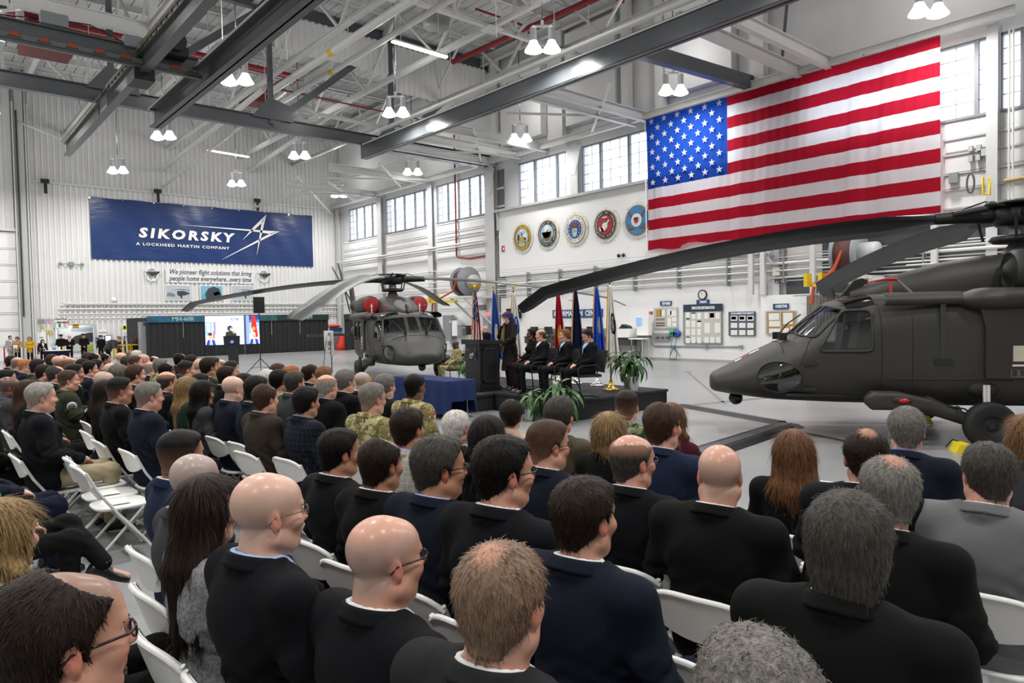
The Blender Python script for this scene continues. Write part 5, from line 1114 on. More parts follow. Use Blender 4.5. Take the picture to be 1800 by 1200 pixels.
# ------------------------------------------------------------------ folding chairs and the seated audience
MPLAS = M('chair_plastic', '#e4e4e1', .42); MTUBE_ = M('chair_tube', '#d6d6d4', .35); MFOOT = M('chair_foot', '#c9c9c6', .6)
def make_chair():
    t = thing('folding_chair')
    a = np.linspace(0, 2*PI, 33)[:-1]
    def outline(hx, hy, n): return [(hx*np.sign(math.cos(q))*abs(math.cos(q))**(2/n), hy*np.sign(math.sin(q))*abs(math.sin(q))**(2/n)) for q in a]
    o = outline(.21, .205, 3.6); mb = MB(); rings = []
    for k, z in ((.93, .425), (1, .432), (1, .445), (.96, .452), (.7, .446), (.3, .443)):
        rings.append([(x*k, y*k*(1-.10*(x < 0)*0), z) for x, y in o]+[(o[0][0]*k, o[0][1]*k, z)])
    mb.grid(rings); mb.add([q for q in rings[0][:-1]], [tuple(range(32))[::-1]]); mb.add([q for q in rings[-1][:-1]], [tuple(range(32))]); local('seat', mb, MPLAS, t)
    mb = MB(); G = [[], []]; ys = np.linspace(-1, 1, 15); rows = []
    prof = [(0, .595), (.15, .60), (.5, .68), (.85, .775), (1, .80)]
    for side in (1, -1):
        R = []
        for j in range(9):
            v = j/8; r = []
            for y in ys:
                top = .805-.055*abs(y)**4; bot = .655-.055*(1-abs(y)**2.2); z = bot+(top-bot)*v
                x = -.295+(.80-z)*.33-.035*(1-y*y)+side*(.009+.007*(v > .95)); r.append((x, y*.228, z))
            R.append(r)
        mb.grid(R, flip=side > 0); rows.append(R)
    for pr in (0, 8): mb.grid([rows[0][pr], rows[1][pr]], flip=pr == 0)
    for pr in (0, 14): mb.grid([[r[pr] for r in rows[0]], [r[pr] for r in rows[1]]], flip=pr != 0)
    rim = [(-.298+(.80-z)*.33-.035*(1-y*y), y*.228, z) for y, z in [(q, .805-.055*abs(q)**4) for q in ys]]; mb.tube(rim, .013, 6); local('backrest', mb, MPLAS, t)
    for s in (1, -1):
        y = s*.222
        mb = MB(); mb.tube([(-.285, y, .775), (-.2, y, .60), (-.05, y, .38), (.12, y, .17), (.22, y, .02)], .0115, 8); local('front_leg', mb, MTUBE_, t)
        mb = MB(); mb.tube([(.14, s*.19, .425), (.02, s*.19, .30), (-.13, s*.19, .14), (-.22, s*.19, .06), (-.25, s*.19, .02)], .0115, 8); local('rear_leg', mb, MTUBE_, t)
        mb = MB(); mb.ell((.222, y, .02), (.02, .018, .02), 8, 6); local('foot_cap', mb, MFOOT, t)
    for x, z, w in ((.14, .145, .222), (-.18, .09, .19)): mb = MB(); mb.tube([(x, -w, z), (x, w, z)], .009, 6); local('stretcher', mb, MTUBE_, t)
    return t
chair0 = make_chair(); chair0_used = [False]
def chair(x, y, yaw, label, group='white folding chairs set out for the audience', z=0):
    o = chair0 if not chair0_used[0] else copy_tree(chair0); chair0_used[0] = True
    o.location = (x, y, z); o.rotation_euler = (0, 0, yaw); return tag(o, label, 'chair', group)
POS = {}
def seated_pose(kind, hy, var):
    k = (kind, hy, var)
    if k not in POS:
        kw = dict(kind=kind, yaw=hy, wide={'m': 1.0, 'b': 1.14, 'l': .95, 'f': .86}[kind])
        if kind == 'f': kw.update(sh=[(-.075, .158, 1.015), (-.075, -.158, 1.015)], el=[(-.03, .22, .77), (-.03, -.22, .77)], nb=(-.07, 0, 1.08), head=(-.035, 0, 1.208))
        if kind == 'b': kw.update(sh=[(-.075, .212, 1.02), (-.075, -.212, 1.02)], el=[(-.02, .29, .765), (-.02, -.29, .765)])
        if var == 'x': kw.update(kn=[(.47, .05, .60), (.45, -.10, .53)], an=[(.62, -.16, .36), (.43, -.10, .1)], toe=[(.8, -.2, -.35), (1, -.1, 0)])
        if var == 'fold': kw.update(el=[(-.02, .27, .82), (-.02, -.27, .82)], wr=[(.15, -.09, .86), (.17, .09, .80)], hd=[(.1, -1, -.1), (.1, 1, .0)])
        POS[k] = pose_sit(**kw)
    return POS[k]
# px py s | hair hcol stub skin | top style legs shirt | kind hy var specs | body yaw | label
CROWD = '''
118 1128 1.08|recede dbrown brown-full pink|black suit black white|b -4 - blk|4|balding brown-haired man with black glasses at the front corner
10 946 1.02|longwave blond none pale|plaid_green top black -|f 36 x -|2|wavy blonde woman in a dark plaid jacket with legs crossed
885 1062 1.04|crown rgrey light-full pink|charcoal suit charcoal white|b 8 - -|10|man with cropped reddish hair in a charcoal suit, front centre
1328 1258 1.03|curly grey none pale|mgrey suit black white|m 30 - -|12|person with curly silver hair at the bottom edge
680 985 1.04|- black grey pink|navyblack suit black white|b -6 - blk|6|bald man in near-black suit and black glasses, arm over chair
475 903 1.03|- grey light pale|navyblack suit navyblue ltblue|m -10 - wire|6|bald man with rimless glasses, dark jacket and blue trousers
368 900 1.0|long dbrown none pale|tweed top black -|f 12 - -|6|woman with long straight dark hair and grey tweed coat
345 848 1.03|- brown grey-full pale|mgrey suit charcoal white|m 22 - -|4|shaved man in charcoal suit behind the tweed coat woman
321 802 1.03|fade black dark tan|navyblue suit navy white|m 10 - -|4|man with dark faded hair in a navy blue jacket
599 797 1.03|short black none tan|navyblack suit black white|m -10 - -|6|black-haired man turned right in a dark suit, empty chairs behind
672 818 1.03|recede dbrown dark-full tan|black suit black white|m 5 - -|10|man with thinning dark crown and black suit
775 824 1.05|comb dgrey none tan|navy suit navy ltblue|b -20 - blk|8|older man with combed grey hair, glasses and navy suit
888 832 1.05|short black none pink|navyblack suit black white|m -25 - blk|10|dark-haired man with tortoise glasses and lilac collar
858 772 1.0|curlylong black none brown|black top black -|f 20 - -|8|woman with long curly black hair behind the tortoise glasses man
966 784 1.03|flat brown brown-full pink|navy suit navy white|b -20 - blk|10|brown crew-cut man with glasses and dark navy suit
1030 912 1.04|short dbrown none pink|navy suit navy white|m -14 - -|10|dark-haired man with open white collar and navy suit
1114 812 1.03|ring dgrey grey pink|navyblack suit black white|m -25 - wire|12|bald man with grey fringe, wire glasses and black suit
1166 750 1.03|recede brown brown-full pink|navyblue suit navy white|m -6 - -|10|brown-haired man in a mid navy suit beside maroon sweater
1265 836 1.0|- lbrown light pink|black suit black white|b 25 - -|10|broad shaved-headed man in black suit seen from behind
1395 800 1.02|halfup auburn none pale|black top black -|f 24 - -|8|woman with long auburn half-up hair and black jacket
1521 806 1.03|crown dbrown dark tan|navyblack suit black white|m 22 - -|10|man with thinning dark crown left of grey suits
1594 757 1.03|comb grey none pink|navy suit black bluecol|m 16 - -|10|man with swept grey hair, navy jacket and blue collar
1560 868 1.03|crown grey none pink|black suit black white|m 38 - wire|8|grey-haired man with bald spot, glasses and black suit
1492 962 1.05|shag dgrey none pink|black suit black ltblue|b 16 - -|8|man with shaggy grey-brown hair in a black suit
1736 836 1.05|short dgrey none pink|grey suit grey white|b 22 - -|8|man with grey hair in a light grey suit at right
1806 772 1.0|bob lbrown none pale|mgrey top black -|f 20 - -|8|person with light brown hair at the right edge
1180 742 1.0|longwave auburn none pale|maroon top black -|f 18 - -|8|woman with long wavy brown hair and maroon sweater
1102 716 1.03|fade dbrown brown pink|navy_camo top navy_camo -|m 26 - -|10|man with cropped hair in green woodland camouflage
1071 763 1.0|bob blond none pale|black top black -|f 24 - -|10|woman with shoulder-length blonde hair and black jacket
985 732 1.03|thick dgrey none pink|olivebrown suit olivebrown white|m 10 - -|12|man with wavy grey-brown hair and olive tweed blazer
900 731 1.02|thick dbrown none pale|beige suit black beige|l 24 - -|12|person with short dark hair and pale pink blazer
803 753 1.03|short white none pink|black suit black white|m 16 - -|10|white-haired man in black suit behind blue table
718 755 1.03|short dbrown none tan|check suit khaki bluecol|m 16 - -|10|dark-haired man in pale checked blazer with blue collar
730 682 1.03|fade black dark brown|ocp top ocp -|m 16 - -|8|soldier with short black hair in camouflage near the table
656 702 1.03|flat grey grey-full pink|ocp top ocp -|m -2 - blk|8|grey crew-cut soldier with glasses in camouflage
678 680 1.03|short grey none pink|black suit black white|m 16 - -|8|grey-haired man in black suit beside the blue table
638 672 1.03|- dgrey grey-full pink|dolive uniform dolive white|b 6 - blk|8|shaved officer with glasses in olive green uniform
609 671 1.03|thick grey none pink|black suit black white|m 4 - wire|6|man with wavy grey hair and glasses in black suit
576 681 1.03|ring lgrey light pink|black suit black ltblue|b 12 - -|8|bald man with white fringe and broad black suit
546 658 1.03|crown dbrown none pink|black suit black white|m 4 - -|4|dark-haired man with tonsure sitting upright in black suit
519 674 1.03|short dgrey none pink|mgrey suit charcoal white|m 10 - -|6|grey-haired man in charcoal suit behind the plaid jacket
492 670 1.03|short black none tan|ocp top ocp -|m 10 - -|6|black-haired soldier in camouflage, fourth row middle
471 668 1.03|short white none pink|mgrey suit black white|l 4 - wire|6|white-haired person with glasses in the middle rows
540 708 1.03|comb black none tan|plaid_navy suit navy ltblue|m 6 - -|6|man with slick black hair and dark plaid jacket
468 702 1.03|recede brown brown-full pink|brownuni uniform brownuni white|b 12 - -|6|officer with balding brown hair in brown dress uniform
452 686 1.03|short black none tan|navy suit navy white|m 10 - -|6|black-haired man in navy beside the brown uniform officer
411 684 1.03|- lgrey light pale|navy uniform navy white|m 6 - -|4|bald officer in navy dress uniform with gold shoulder boards
430 677 1.0|long black none brown|black top black -|f 8 - -|4|woman with long black hair between officer and grey glasses person
489 655 1.03|short brown none pink|ocp top ocp -|m 6 - -|4|brown-haired person hidden behind the black-haired soldier
513 660 1.0|bob ginger none pale|tan top black -|f 6 - -|4|person with ginger hair in the middle rows
571 662 1.02|short lbrown none pink|ocp top ocp -|m 6 - -|4|light-brown-haired soldier hidden behind the white-fringed man
408 649 1.03|fade dbrown brown pink|black suit black white|m 0 - -|2|man with short brown hair looking right before screen stand
399 662 1.03|short dbrown none tan|black suit black white|m 4 - -|2|dark-haired man just behind the navy dress officer
388 644 1.03|ring grey light pale|black suit black white|m 2 - -|2|bald man in black suit left of the screen stand
376 642 1.03|fade dbrown brown tan|ocp top ocp -|m 4 - -|2|soldier in camouflage partly hidden by bald black-suited man
368 646 1.03|short dbrown none tan|charcoal suit charcoal white|m 6 - -|2|dark-haired man in charcoal suit under the screen
354 645 1.03|- lgrey light pink|dmaroon suit charcoal white|m 4 - blk|2|bald man with glasses and dark maroon jacket
337 637 1.03|short dbrown none tan|ocp top ocp -|m 4 - -|2|brown-haired soldier at the end of the back rows
328 651 1.03|fade black dark pink|ocp top ocp -|m 0 - -|2|soldier with high black fade in camouflage
317 633 1.03|recede black dark tan|navy suit navy white|m 6 - -|2|balding dark-haired man in dark navy, farthest row
330 685 1.0|long blond none pale|dgreen top black -|f 16 - -|4|woman with long straight blonde hair and green top
312 675 1.03|short black none tan|blue suit navy white|m 16 - -|4|black-haired man in bright blue suit
295 672 1.03|ring dgrey grey pink|black suit black white|b 8 - blk|4|bald grey-fringed man with glasses in black jacket, left block
353 676 1.03|short black none tan|black suit black white|m 12 - -|4|black-haired man behind the sleeveless woman
358 692 1.0|long black none tan|mgrey top black -|f 14 - -|4|woman with long black hair and sleeveless grey dress
264 698 1.04|flat grey grey pink|navy suit navy white|b 4 - wire|4|heavy man with thin grey hair, glasses and navy suit
294 653 1.02|recede black dark brown|ocp top ocp -|m 0 - -|2|dark-skinned man with shaved crown in the left block
284 645 1.03|short grey none pink|ocp top ocp -|m 2 - blk|2|grey-haired soldier with glasses in the left block
267 649 1.03|ring lgrey light pink|black suit black white|b 0 - blk|2|bald bearded man with glasses and black suit
263 638 1.02|short dbrown none tan|ocp top ocp -|m 4 - -|2|dark-haired soldier behind the bald bearded man
272 636 1.02|ring dgrey grey pink|black suit black white|m 2 - -|2|bald man with dark fringe above the bearded man
253 634 1.03|- grey light pink|black suit black white|m 0 - -|0|pink bald man in black suit, back rows
239 639 1.03|fade brown brown pink|ocp top ocp -|m -10 - -|0|young soldier with short brown hair turned to camera
225 638 1.02|short dgrey none pink|charcoal suit charcoal white|m 2 - -|0|grey-brown-haired man beside the young soldier
214 630 1.03|- grey light pale|black suit black white|m 0 - -|0|pale bald man in black suit before yellow cylinder cage
231 627 1.0|bob blond none pale|navy top black -|f 4 - -|0|woman with blonde hair near the yellow cages
241 626 1.02|short white none pink|mgrey suit black white|m 2 - -|0|white-haired man near the yellow cages
209 657 1.03|short grey none pink|black suit black white|m 4 - -|2|grey-haired man behind the maroon sweater woman
197 653 1.03|- lbrown light pale|navyblack suit black white|m 0 - -|2|pale shaved man, second from the maroon sweater woman
186 649 1.03|fade brown brown pink|navy suit navy white|m 2 - -|2|brown-haired man in the middle of the left block
239 660 1.03|short brown none pink|black suit black white|m 0 - -|2|bearded brown-haired man looking right, left block
223 667 1.0|curly dgrey none brown|maroon top black -|f -8 - wire|2|dark-skinned woman with grey curls, glasses and maroon sweater
212 688 1.03|fade black dark tan|black suit black white|b 0 - -|2|man with cropped black hair and black suit, left block
187 690 1.0|long dbrown none tan|black top black -|f 8 - -|2|woman with very long dark hair beside cropped black-haired man
184 672 1.03|- lgrey light-full pink|black suit black white|m 4 - -|2|bald man seen above the very long dark hair
170 647 1.03|thick black none tan|black suit black white|m 2 - -|0|man with thick black hair and black suit, left block
158 650 1.03|short black none pink|navy suit navy white|m 4 - -|0|dark-haired man in navy left of thick black hair
147 644 1.03|short dbrown none pink|black suit black white|m 0 - -|0|dark-haired man in black suit, third row from left wall
155 630 1.02|short brown none pink|black suit black white|m 4 - -|0|brown-haired man far back below the door
167 632 1.02|recede dbrown dark pink|black suit black white|m 2 - -|0|balding man far back below the door
185 632 1.02|recede black dark tan|black suit black white|m 0 - -|0|dark balding man below the bending photographer
124 640 1.03|ring grey grey pink|black suit black white|m 4 - -|0|bald grey-fringed man below the door, back rows
112 635 1.03|ring dgrey grey pink|black suit black white|m 0 - blk|0|bald man with dark glasses below the door
103 637 1.02|- lgrey light pink|black suit black white|m 2 - -|0|white-haired balding man below the door
93 634 1.0|bob brown none pale|black top black -|f 4 - -|0|woman with brown bob below the small side table
110 648 1.0|bob auburn none pale|black top black -|f 4 - -|0|woman with reddish brown hair behind green flight suits
132 657 1.03|fade black dark tan|black suit black white|m -4 - -|0|man with flat black hair beside the flight suit officer
122 670 1.04|fade brown brown pink|olive top olive -|b -6 fold -|0|airman in green flight suit with round shoulder patch
99 659 1.03|recede dgrey grey pink|black suit black white|m 0 - -|0|man with receding grey hair between flight suits
78 656 1.03|short dbrown none pink|olive top olive -|m 0 - -|0|airman in green flight suit with dark brown hair
68 646 1.03|short dbrown none pink|olive top olive -|m 4 - -|0|airman in green flight suit farther back
45 644 1.03|flat ginger light pink|navy suit navy white|m -6 - -|-2|sandy-haired man in navy suit, light blue tie and badge
33 640 1.02|ring grey light pink|black suit black white|m 0 - -|-2|bald man beside the sandy-haired man
22 637 1.02|short dbrown none tan|black suit black white|m 2 - -|-2|dark-haired man beside the left wall
74 700 1.06|flat lgrey grey-full pink|navyblack suit khaki ltblue|b 0 - -|2|grey-haired man in navy blazer and khaki trousers
17 682 1.03|- black dark brown|mgrey suit black bluecol|m 2 - -|0|dark-skinned bald man in grey jacket with blue shirt
51 690 1.0|long brown none pale|black top black -|f 4 - -|0|woman with long brown hair behind the khaki trousers man
12 668 1.02|short black none tan|black suit black white|m 4 - -|0|black-haired person at the left edge
'''
ROWS = []
for ln in CROWD.strip().split('\n'):
    a, b, c, d, yw, lab = ln.split('|'); px, py, s = [float(q) for q in a.split()]; kind, hy, var, spec = d.split()
    hy = min((-25, -10, 0, 10, 22, 36), key=lambda q: abs(q-float(hy))); yaw = math.radians(float(yw)); p = seated_pose(kind, hy, var); h = np.array(p['head'])
    def at(s, px=px, py=py, h=h, yaw=yaw):
        P = atz(px, py, s*h[2]); return np.array([P[0]-s*(h[0]*math.cos(yaw)-h[1]*math.sin(yaw)), P[1]-s*(h[0]*math.sin(yaw)+h[1]*math.cos(yaw))])
    ROWS.append(dict(b=b, c=c, spec=spec, yaw=yaw, lab=lab, p=p, s=s, s0=s, at=at, near=py > 800, px=px, py=py, pos=at(s)))
for sweep in range(12):       # people keep their sight line; sitting height settles so that neighbours do not share a seat
    for r in ROWS:
        best = None
        for ds in np.linspace(-.07, .07, 29) if not r['near'] else np.linspace(-.055, .055, 23):
            s = r['s0']+ds; q = r['at'](s); c = .15*(ds/.05)**2
            for o in ROWS:
                if o is not r:
                    d = math.hypot((q[0]-o['pos'][0])/.86, (q[1]-o['pos'][1])/.54)
                    if d < 1: c += (1-d)**2*4
            if best is None or c < best[0]: best = (c, s, q)
        r['s'], r['pos'] = best[1], best[2]
for r in ROWS:
    lab, yaw, p, s, spec, py = [r[k] for k in ('lab', 'yaw', 'p', 's', 'spec', 'py')]; hair, hc, stub, skin = r['b'].split(); top, sty, legs, sh = r['c'].split(); loc = (*r['pos'], 0); cy, sy = math.cos(yaw), math.sin(yaw)
    o = person(lab, loc, yaw, p, skin, None if hair == '-' else hair, hc, stub, top, sty, None if sh == '-' else sh, legs, {'-': None, 'blk': 'blk', 'wire': 'wire'}[spec], s, tie='sky' if 'blue tie' in lab else None, boots=.1 if top in ('ocp', 'olive', 'navy_camo') else 0)
    chair(loc[0]+.045*cy, loc[1]+.045*sy, yaw, 'white folding chair of the '+lab)
    loc = np.array(loc)
    def badge(name, mat, pts, r=.012, label=None):   # small sewn-on pieces in body space
        mb = MB()
        for q in pts: mb.ell(q, (r, r, r*.5), 8, 4)
        k = local(name, mb, mat, o, label); return k
    if 'dress uniform' in lab:
        for sg in (1, -1):
            mb = MB(); mb.bar((-.075, sg*.10, 1.085), (-.075, sg*.19, 1.07), .05, .012); local('shoulder_board', mb, cloth('black'), o)
            mb = MB(); mb.bar((-.075, sg*.11, 1.093), (-.075, sg*.185, 1.08), .03, .006); local('gold_insignia', mb, M('gold_thread', '#c9a02c', .4), o)
    if 'flight suit with round' in lab:
        mb = MB(); mb.lathe([(0, 0), (.055, 0), (.055, .008), (0, .008)], (0, 0, 0), 20, axis='y'); k = local('shoulder_patch', mb, M('patch_white', '#dcd6cc', .7), o, 'round white squadron patch', (-.06, -.315, .93), (.25, 0, 0))
        mb = MB(); mb.lathe([(0, -.002), (.042, -.002), (.042, -.001)], (0, 0, 0), 18, axis='y'); local('patch_field', mb, M('patch_blue', '#5f7fae', .7), k)
        mb = MB(); mb.prism([(-.03, -.004, -.02), (.0, -.004, -.03), (.03, -.004, .0), (.01, -.004, .02), (-.005, -.004, .0)], (0, -.001, 0)); local('patch_motif', mb, M('patch_orange', '#c8532f', .7), k)
    if top == 'ocp' and py > 676:
        mb = MB(); mb.box(-.04, .04, -.004, .004, -.025, .025); k = local('flag_patch', mb, M('patch_white', '#dcd6cc', .7), o, 'small flag patch on the sleeve', (-.06, -.268, .97), (.25, 0, 0))
        mb = MB(); mb.box(-.042, .042, -.005, -.002, .01, .027); mb2 = local('patch_stripe', mb, M('patch_orange', '#c8532f', .7), k)
    if 'badge' in lab:
        mb = MB(); mb.box(.118, .124, -.12, -.06, .88, .96); local('name_badge', mb, M('paper_white', '#e8e8e4', .6), o)
# ---- empty chairs that show (front edge of the left block, gaps in rows)
E_ = [('first', 1.80, 7.55), ('second', 1.80, 8.1), ('third', 1.80, 8.65), ('fourth', 1.80, 9.2), ('fifth', 1.80, 9.75), ('sixth', 1.80, 10.3), ('seventh', 1.80, 10.85)]
for k, (n, x, y) in enumerate(E_):
    c = atz(*((210, 884), (193, 868), (176, 852), (158, 838), (144, 826), (131, 816), (118, 808))[k], .44)
    chair(c[0], c[1], math.radians(2), 'empty white folding chair in the left aisle row, %s from the near end' % n)
    if k < 3: mb = MB(); mb.box(c[0]-.07, c[0]+.07, c[1]-.09, c[1]+.05, .4535, .456); tag(part('reserved_sheet', mb, M('paper_white', '#e8e8e4', .6), None), 'printed sheet on the %s empty chair of the left aisle row' % n, 'paper', 'printed sheets on empty chairs')
def echair(px, py, yaw, lab):   # pixel of the middle of the backrest top edge
    c = atz(px, py, .80); y = math.radians(yaw); chair(c[0]+.29*math.cos(y), c[1]+.29*math.sin(y), y, lab)
for px, py, yaw, lab in ((1215, 1012, 10, 'empty white folding chair behind the broad shaved-headed man'), (1368, 1000, 8, 'empty white folding chair left of the shaggy-haired man'),
        (1378, 905, 12, 'empty white folding chair behind the auburn-haired woman'), (1155, 1140, 8, 'empty white folding chair nearest the camera, bottom centre'), (1040, 838, 14, 'empty white folding chair beside the brown crew-cut man'),
        (1475, 850, 12, 'empty white folding chair right of the auburn-haired woman'), (1060, 950, 10, 'empty white folding chair right of the open-collar man'), (880, 935, 10, 'empty white folding chair behind the tortoise glasses man'),
        (765, 985, 8, 'empty white folding chair behind the combed grey-haired man'), (1622, 880, 12, 'empty white folding chair behind swept grey-haired man'), (740, 748, 8, 'empty white folding chair behind the soldier near the table'),
        (620, 752, 6, 'empty white folding chair behind the grey crew-cut soldier'), (520, 785, 5, 'empty white folding chair right of the brown dress uniform'), (265, 745, 3, 'empty white folding chair behind the heavy grey-haired man'),
        (285, 762, 3, 'second empty white folding chair behind the heavy grey-haired man'), (345, 733, 3, 'empty white folding chair behind the sleeveless woman'), (370, 745, 3, 'empty white folding chair behind the navy dress officer'),
        (180, 730, 2, 'empty white folding chair behind the cropped black-haired man'), (100, 712, 2, 'empty white folding chair beside the flight suit airman'), (150, 680, 1, 'empty white folding chair in the gap of the left block'), (540, 890, 6, 'empty white folding chair in front of the rimless glasses man'), (585, 915, 6, 'second empty white folding chair in front of rimless glasses man')):
    echair(px, py, yaw, lab)
# ------------------------------------------------------------------ stage, lectern, speakers
MCARP = M('stage_carpet', '#1d1d1f', .95, noise=.25, nscale=60, bump=.5, bscale=160); MSKIRT = M('stage_skirt', '#101011', .8)
SZ = .38
for nm, q, lab in (('stage_riser', (9.42, 12.3, 9.15, 11.55, SZ), 'black carpeted stage riser under the seated guests and flags'), ('stage_riser', (8.75, 12.3, 11.57, 15.2, SZ-.02), 'black carpeted stage riser under the lectern')):
    t = thing(nm, lab, 'stage', ((q[0]+q[1])/2, (q[2]+q[3])/2, 0))
    mb = MB(); mb.box(q[0], q[1], q[2], q[3], q[4]-.05, q[4]); part('deck', mb, MCARP, t)
    mb = MB(); xs = np.linspace(q[0]+.02, q[1]-.02, 40); ys = np.linspace(q[2]+.02, q[3]-.02, 40)
    ring = [(x, q[2]+.02) for x in xs]+[(q[1]-.02, y) for y in ys]+[(x, q[3]-.02) for x in xs[::-1]]+[(q[0]+.02, y) for y in ys[::-1]]
    mb.grid([[(x+.004*math.sin(40*(x+y)), y+.004*math.sin(43*(x-y)), z) for x, y in ring] for z in (0, q[4]-.05)], flip=True); part('skirt', mb, MSKIRT, t)
c = (9.72, 12.25, SZ-.02); t = thing('lectern', 'black wooden lectern with a silver emblem plate on the stage', 'lectern', c)
MWB = M('lectern_black', '#17161a', .35, noise=.15, nscale=5)
mb = MB(); mb.box(9.38, 10.02, 11.97, 12.55, .36, .46); part('base', mb, MWB, t)
mb = MB(); mb.box(9.42, 9.98, 12.0, 12.52, .46, 1.40); part('body', mb, MWB, t)
mb = MB(); mb.prism([(9.36, 11.94, 1.40), (10.04, 11.94, 1.40), (10.04, 11.94, 1.47), (9.36, 11.94, 1.51)], (0, .64, 0)); part('top', mb, MWB, t)
for z0, z1, y0, y1, x0, x1 in ((.56, .6, 12.0, 12.0, 9.5, 9.9), (1.28, 1.31, 12.0, 12.0, 9.5, 9.9)):
    mb = MB(); mb.box(x0, x1, y0-.02, y0, z0, z1); part('side_moulding', mb, M('lectern_trim', '#262429', .3), t)
for x in (9.5, 9.88): mb = MB(); mb.box(x, x+.03, 11.98, 12.0, .56, 1.31); part('side_moulding', mb, M('lectern_trim', '#262429', .3), t)
MSIL = M('silver_plate', '#b9bcc2', .3, .7)
mb = MB(); mb.box(9.405, 9.42, 12.1, 12.42, 1.06, 1.30); pl = part('emblem_plate', mb, M('plate_dark', '#1b1a20', .2), t)
for y, z in ((12.12, 1.08), (12.4, 1.08), (12.12, 1.28), (12.4, 1.28)): mb = MB(); mb.cyl((9.405, y, z), (9.395, y, z), .012, n=8); part('plate_bolt', mb, MSIL, pl)
a = np.linspace(math.radians(-30), math.radians(250), 16); mb = MB(); mb.tube([(9.398, 12.26+.062*math.cos(k), 1.155-.062*math.sin(k)) for k in a], .011, 6); part('emblem_ring', mb, MSIL, pl)
mb = MB(); mb.prism([(9.4, 12.36, 1.18), (9.4, 12.27, 1.2), (9.4, 12.17, 1.205), (9.4, 12.22, 1.17), (9.4, 12.25, 1.13), (9.4, 12.29, 1.16)], (-.008, 0, 0)); part('emblem_wing', mb, MSIL, pl)
mb = MB(); mb.tube([(9.8, 12.25, 1.5), (9.75, 12.25, 1.62), (9.72, 12.25, 1.66)], .006, 6); mb.ell((9.70, 12.25, 1.67), (.02, .012, .012), 8, 6); part('microphone', mb, MBLK, t)
# standing speaker
p = pose_stand(kind='f', wide=.9, yaw=-6, pitch=16, sh=[(-.02, .16, 1.42), (.0, -.16, 1.42)], el=[(.06, .25, 1.16), (.14, -.24, 1.18)], wr=[(.24, .10, 1.02), (.185, -.05, 1.43)], hd=[(.7, -.6, -.1), (-.1, .5, .8)], head=(.06, 0, 1.60))
person('woman with dark purple-tinted bob and long dark leather coat speaking behind the lectern', (10.32, 12.02, SZ-.02), math.radians(168), p, 'pale', 'bob', 'purple', 'none', 'coat', 'coat', None, 'black', scale=1.0)
w = MB(); w.tube([(10.24, 12.12, 1.88), (10.2, 12.1, 1.75), (10.15, 12.08, 1.5), (10.17, 12.1, 1.2)], [.03, .04, .045, .05], 8); tag(part('scarf', w, m_cloth('scarf', '#6d5f3c', 'plain'), None), 'long olive patterned scarf worn by the speaking woman', 'scarf')
def visitor_chair(x, y, z, yaw, lab):
    t = thing('visitor_chair', lab, 'chair', (x, y, z), yaw, 'black cantilever visitor chairs')
    mb = MB(); mb.box(-.24, .24, -.24, .24, .42, .47); local('seat', mb, M('upholstery_black', '#19191b', .8), t)
    mb = MB(); mb.grid([[(-.27-.08*k-.03*(1-u*u), u*.23, .5+.42*k) for u in np.linspace(-1, 1, 7)] for k in np.linspace(0, 1, 5)]); mb.grid([[(-.31-.08*k-.03*(1-u*u), u*.23, .5+.42*k) for u in np.linspace(-1, 1, 7)] for k in np.linspace(0, 1, 5)], flip=True); local('backrest', mb, M('upholstery_black', '#19191b', .8), t)
    for s in (1, -1):
        mb = MB(); mb.tube([(-.36, s*.25, .9), (-.28, s*.25, .5), (-.1, s*.27, .66), (.2, s*.27, .64), (.27, s*.27, .58), (.24, s*.27, .3), (.22, s*.27, .04), (.12, s*.27, .015), (-.26, s*.27, .015)], .013, 8); local('side_frame', mb, MBLK, t)
    mb = MB(); mb.tube([(-.26, -.27, .015), (-.26, .27, .015)], .013, 8); local('rear_bar', mb, MBLK, t)
def stage_person(px, dep, yaw, lab, hy, pitch, s=.985, z=None, var=None, chair_lab=None, kind='m', **kw):
    P = atd(px, 597, dep); z = SZ if z is None else z; kq = {}
    if kind == 'f': kq = dict(sh=[(-.075, .158, 1.015), (-.075, -.158, 1.015)], el=[(-.03, .22, .77), (-.03, -.22, .77)])
    pp = pose_sit(kind=kind, yaw=hy, pitch=pitch, wide=kw.pop('wide', 1.0), **kq); o = person(lab, (P[0], P[1], z), math.radians(yaw), pp, scale=s, **kw)
    visitor_chair(P[0]+.03*math.cos(math.radians(yaw)), P[1]+.03*math.sin(math.radians(yaw)), z, math.radians(yaw), chair_lab); return o
stage_person(1030, 13.6, 158, 'dark-haired man in dark suit and light blue shirt looking down on stage', 8, 22, chair_lab='black visitor chair of the man looking down on stage', skin='pink', hair='short', hcol='dbrown', top='navyblack', shirt='sky', legs='navyblack')
stage_person(990, 14.3, 155, 'red-haired man in dark suit and light blue shirt on stage', -6, 0, chair_lab='black visitor chair of the red-haired man on stage', skin='pink', hair='comb', hcol='red', top='navyblack', shirt='sky', legs='navyblack')
stage_person(948, 14.9, 158, 'bald man with purple tie and dark navy suit on stage', -8, 0, chair_lab='black visitor chair of the man with purple tie', skin='pink', hair='ring', hcol='dgrey', stub='grey', top='navyblack', shirt='white', legs='navyblack', tie='purple_tie' if 'purple_tie' in CL else 'maroon')
stage_person(932, 15.7, 158, 'dark-skinned woman with glasses in maroon trousers, half hidden on stage', -8, 0, kind='f', chair_lab='black visitor chair of the woman in maroon trousers', skin='brown', hair='curly', hcol='black', top='black', style='top', shirt=None, legs='dmaroon', specs='blk')
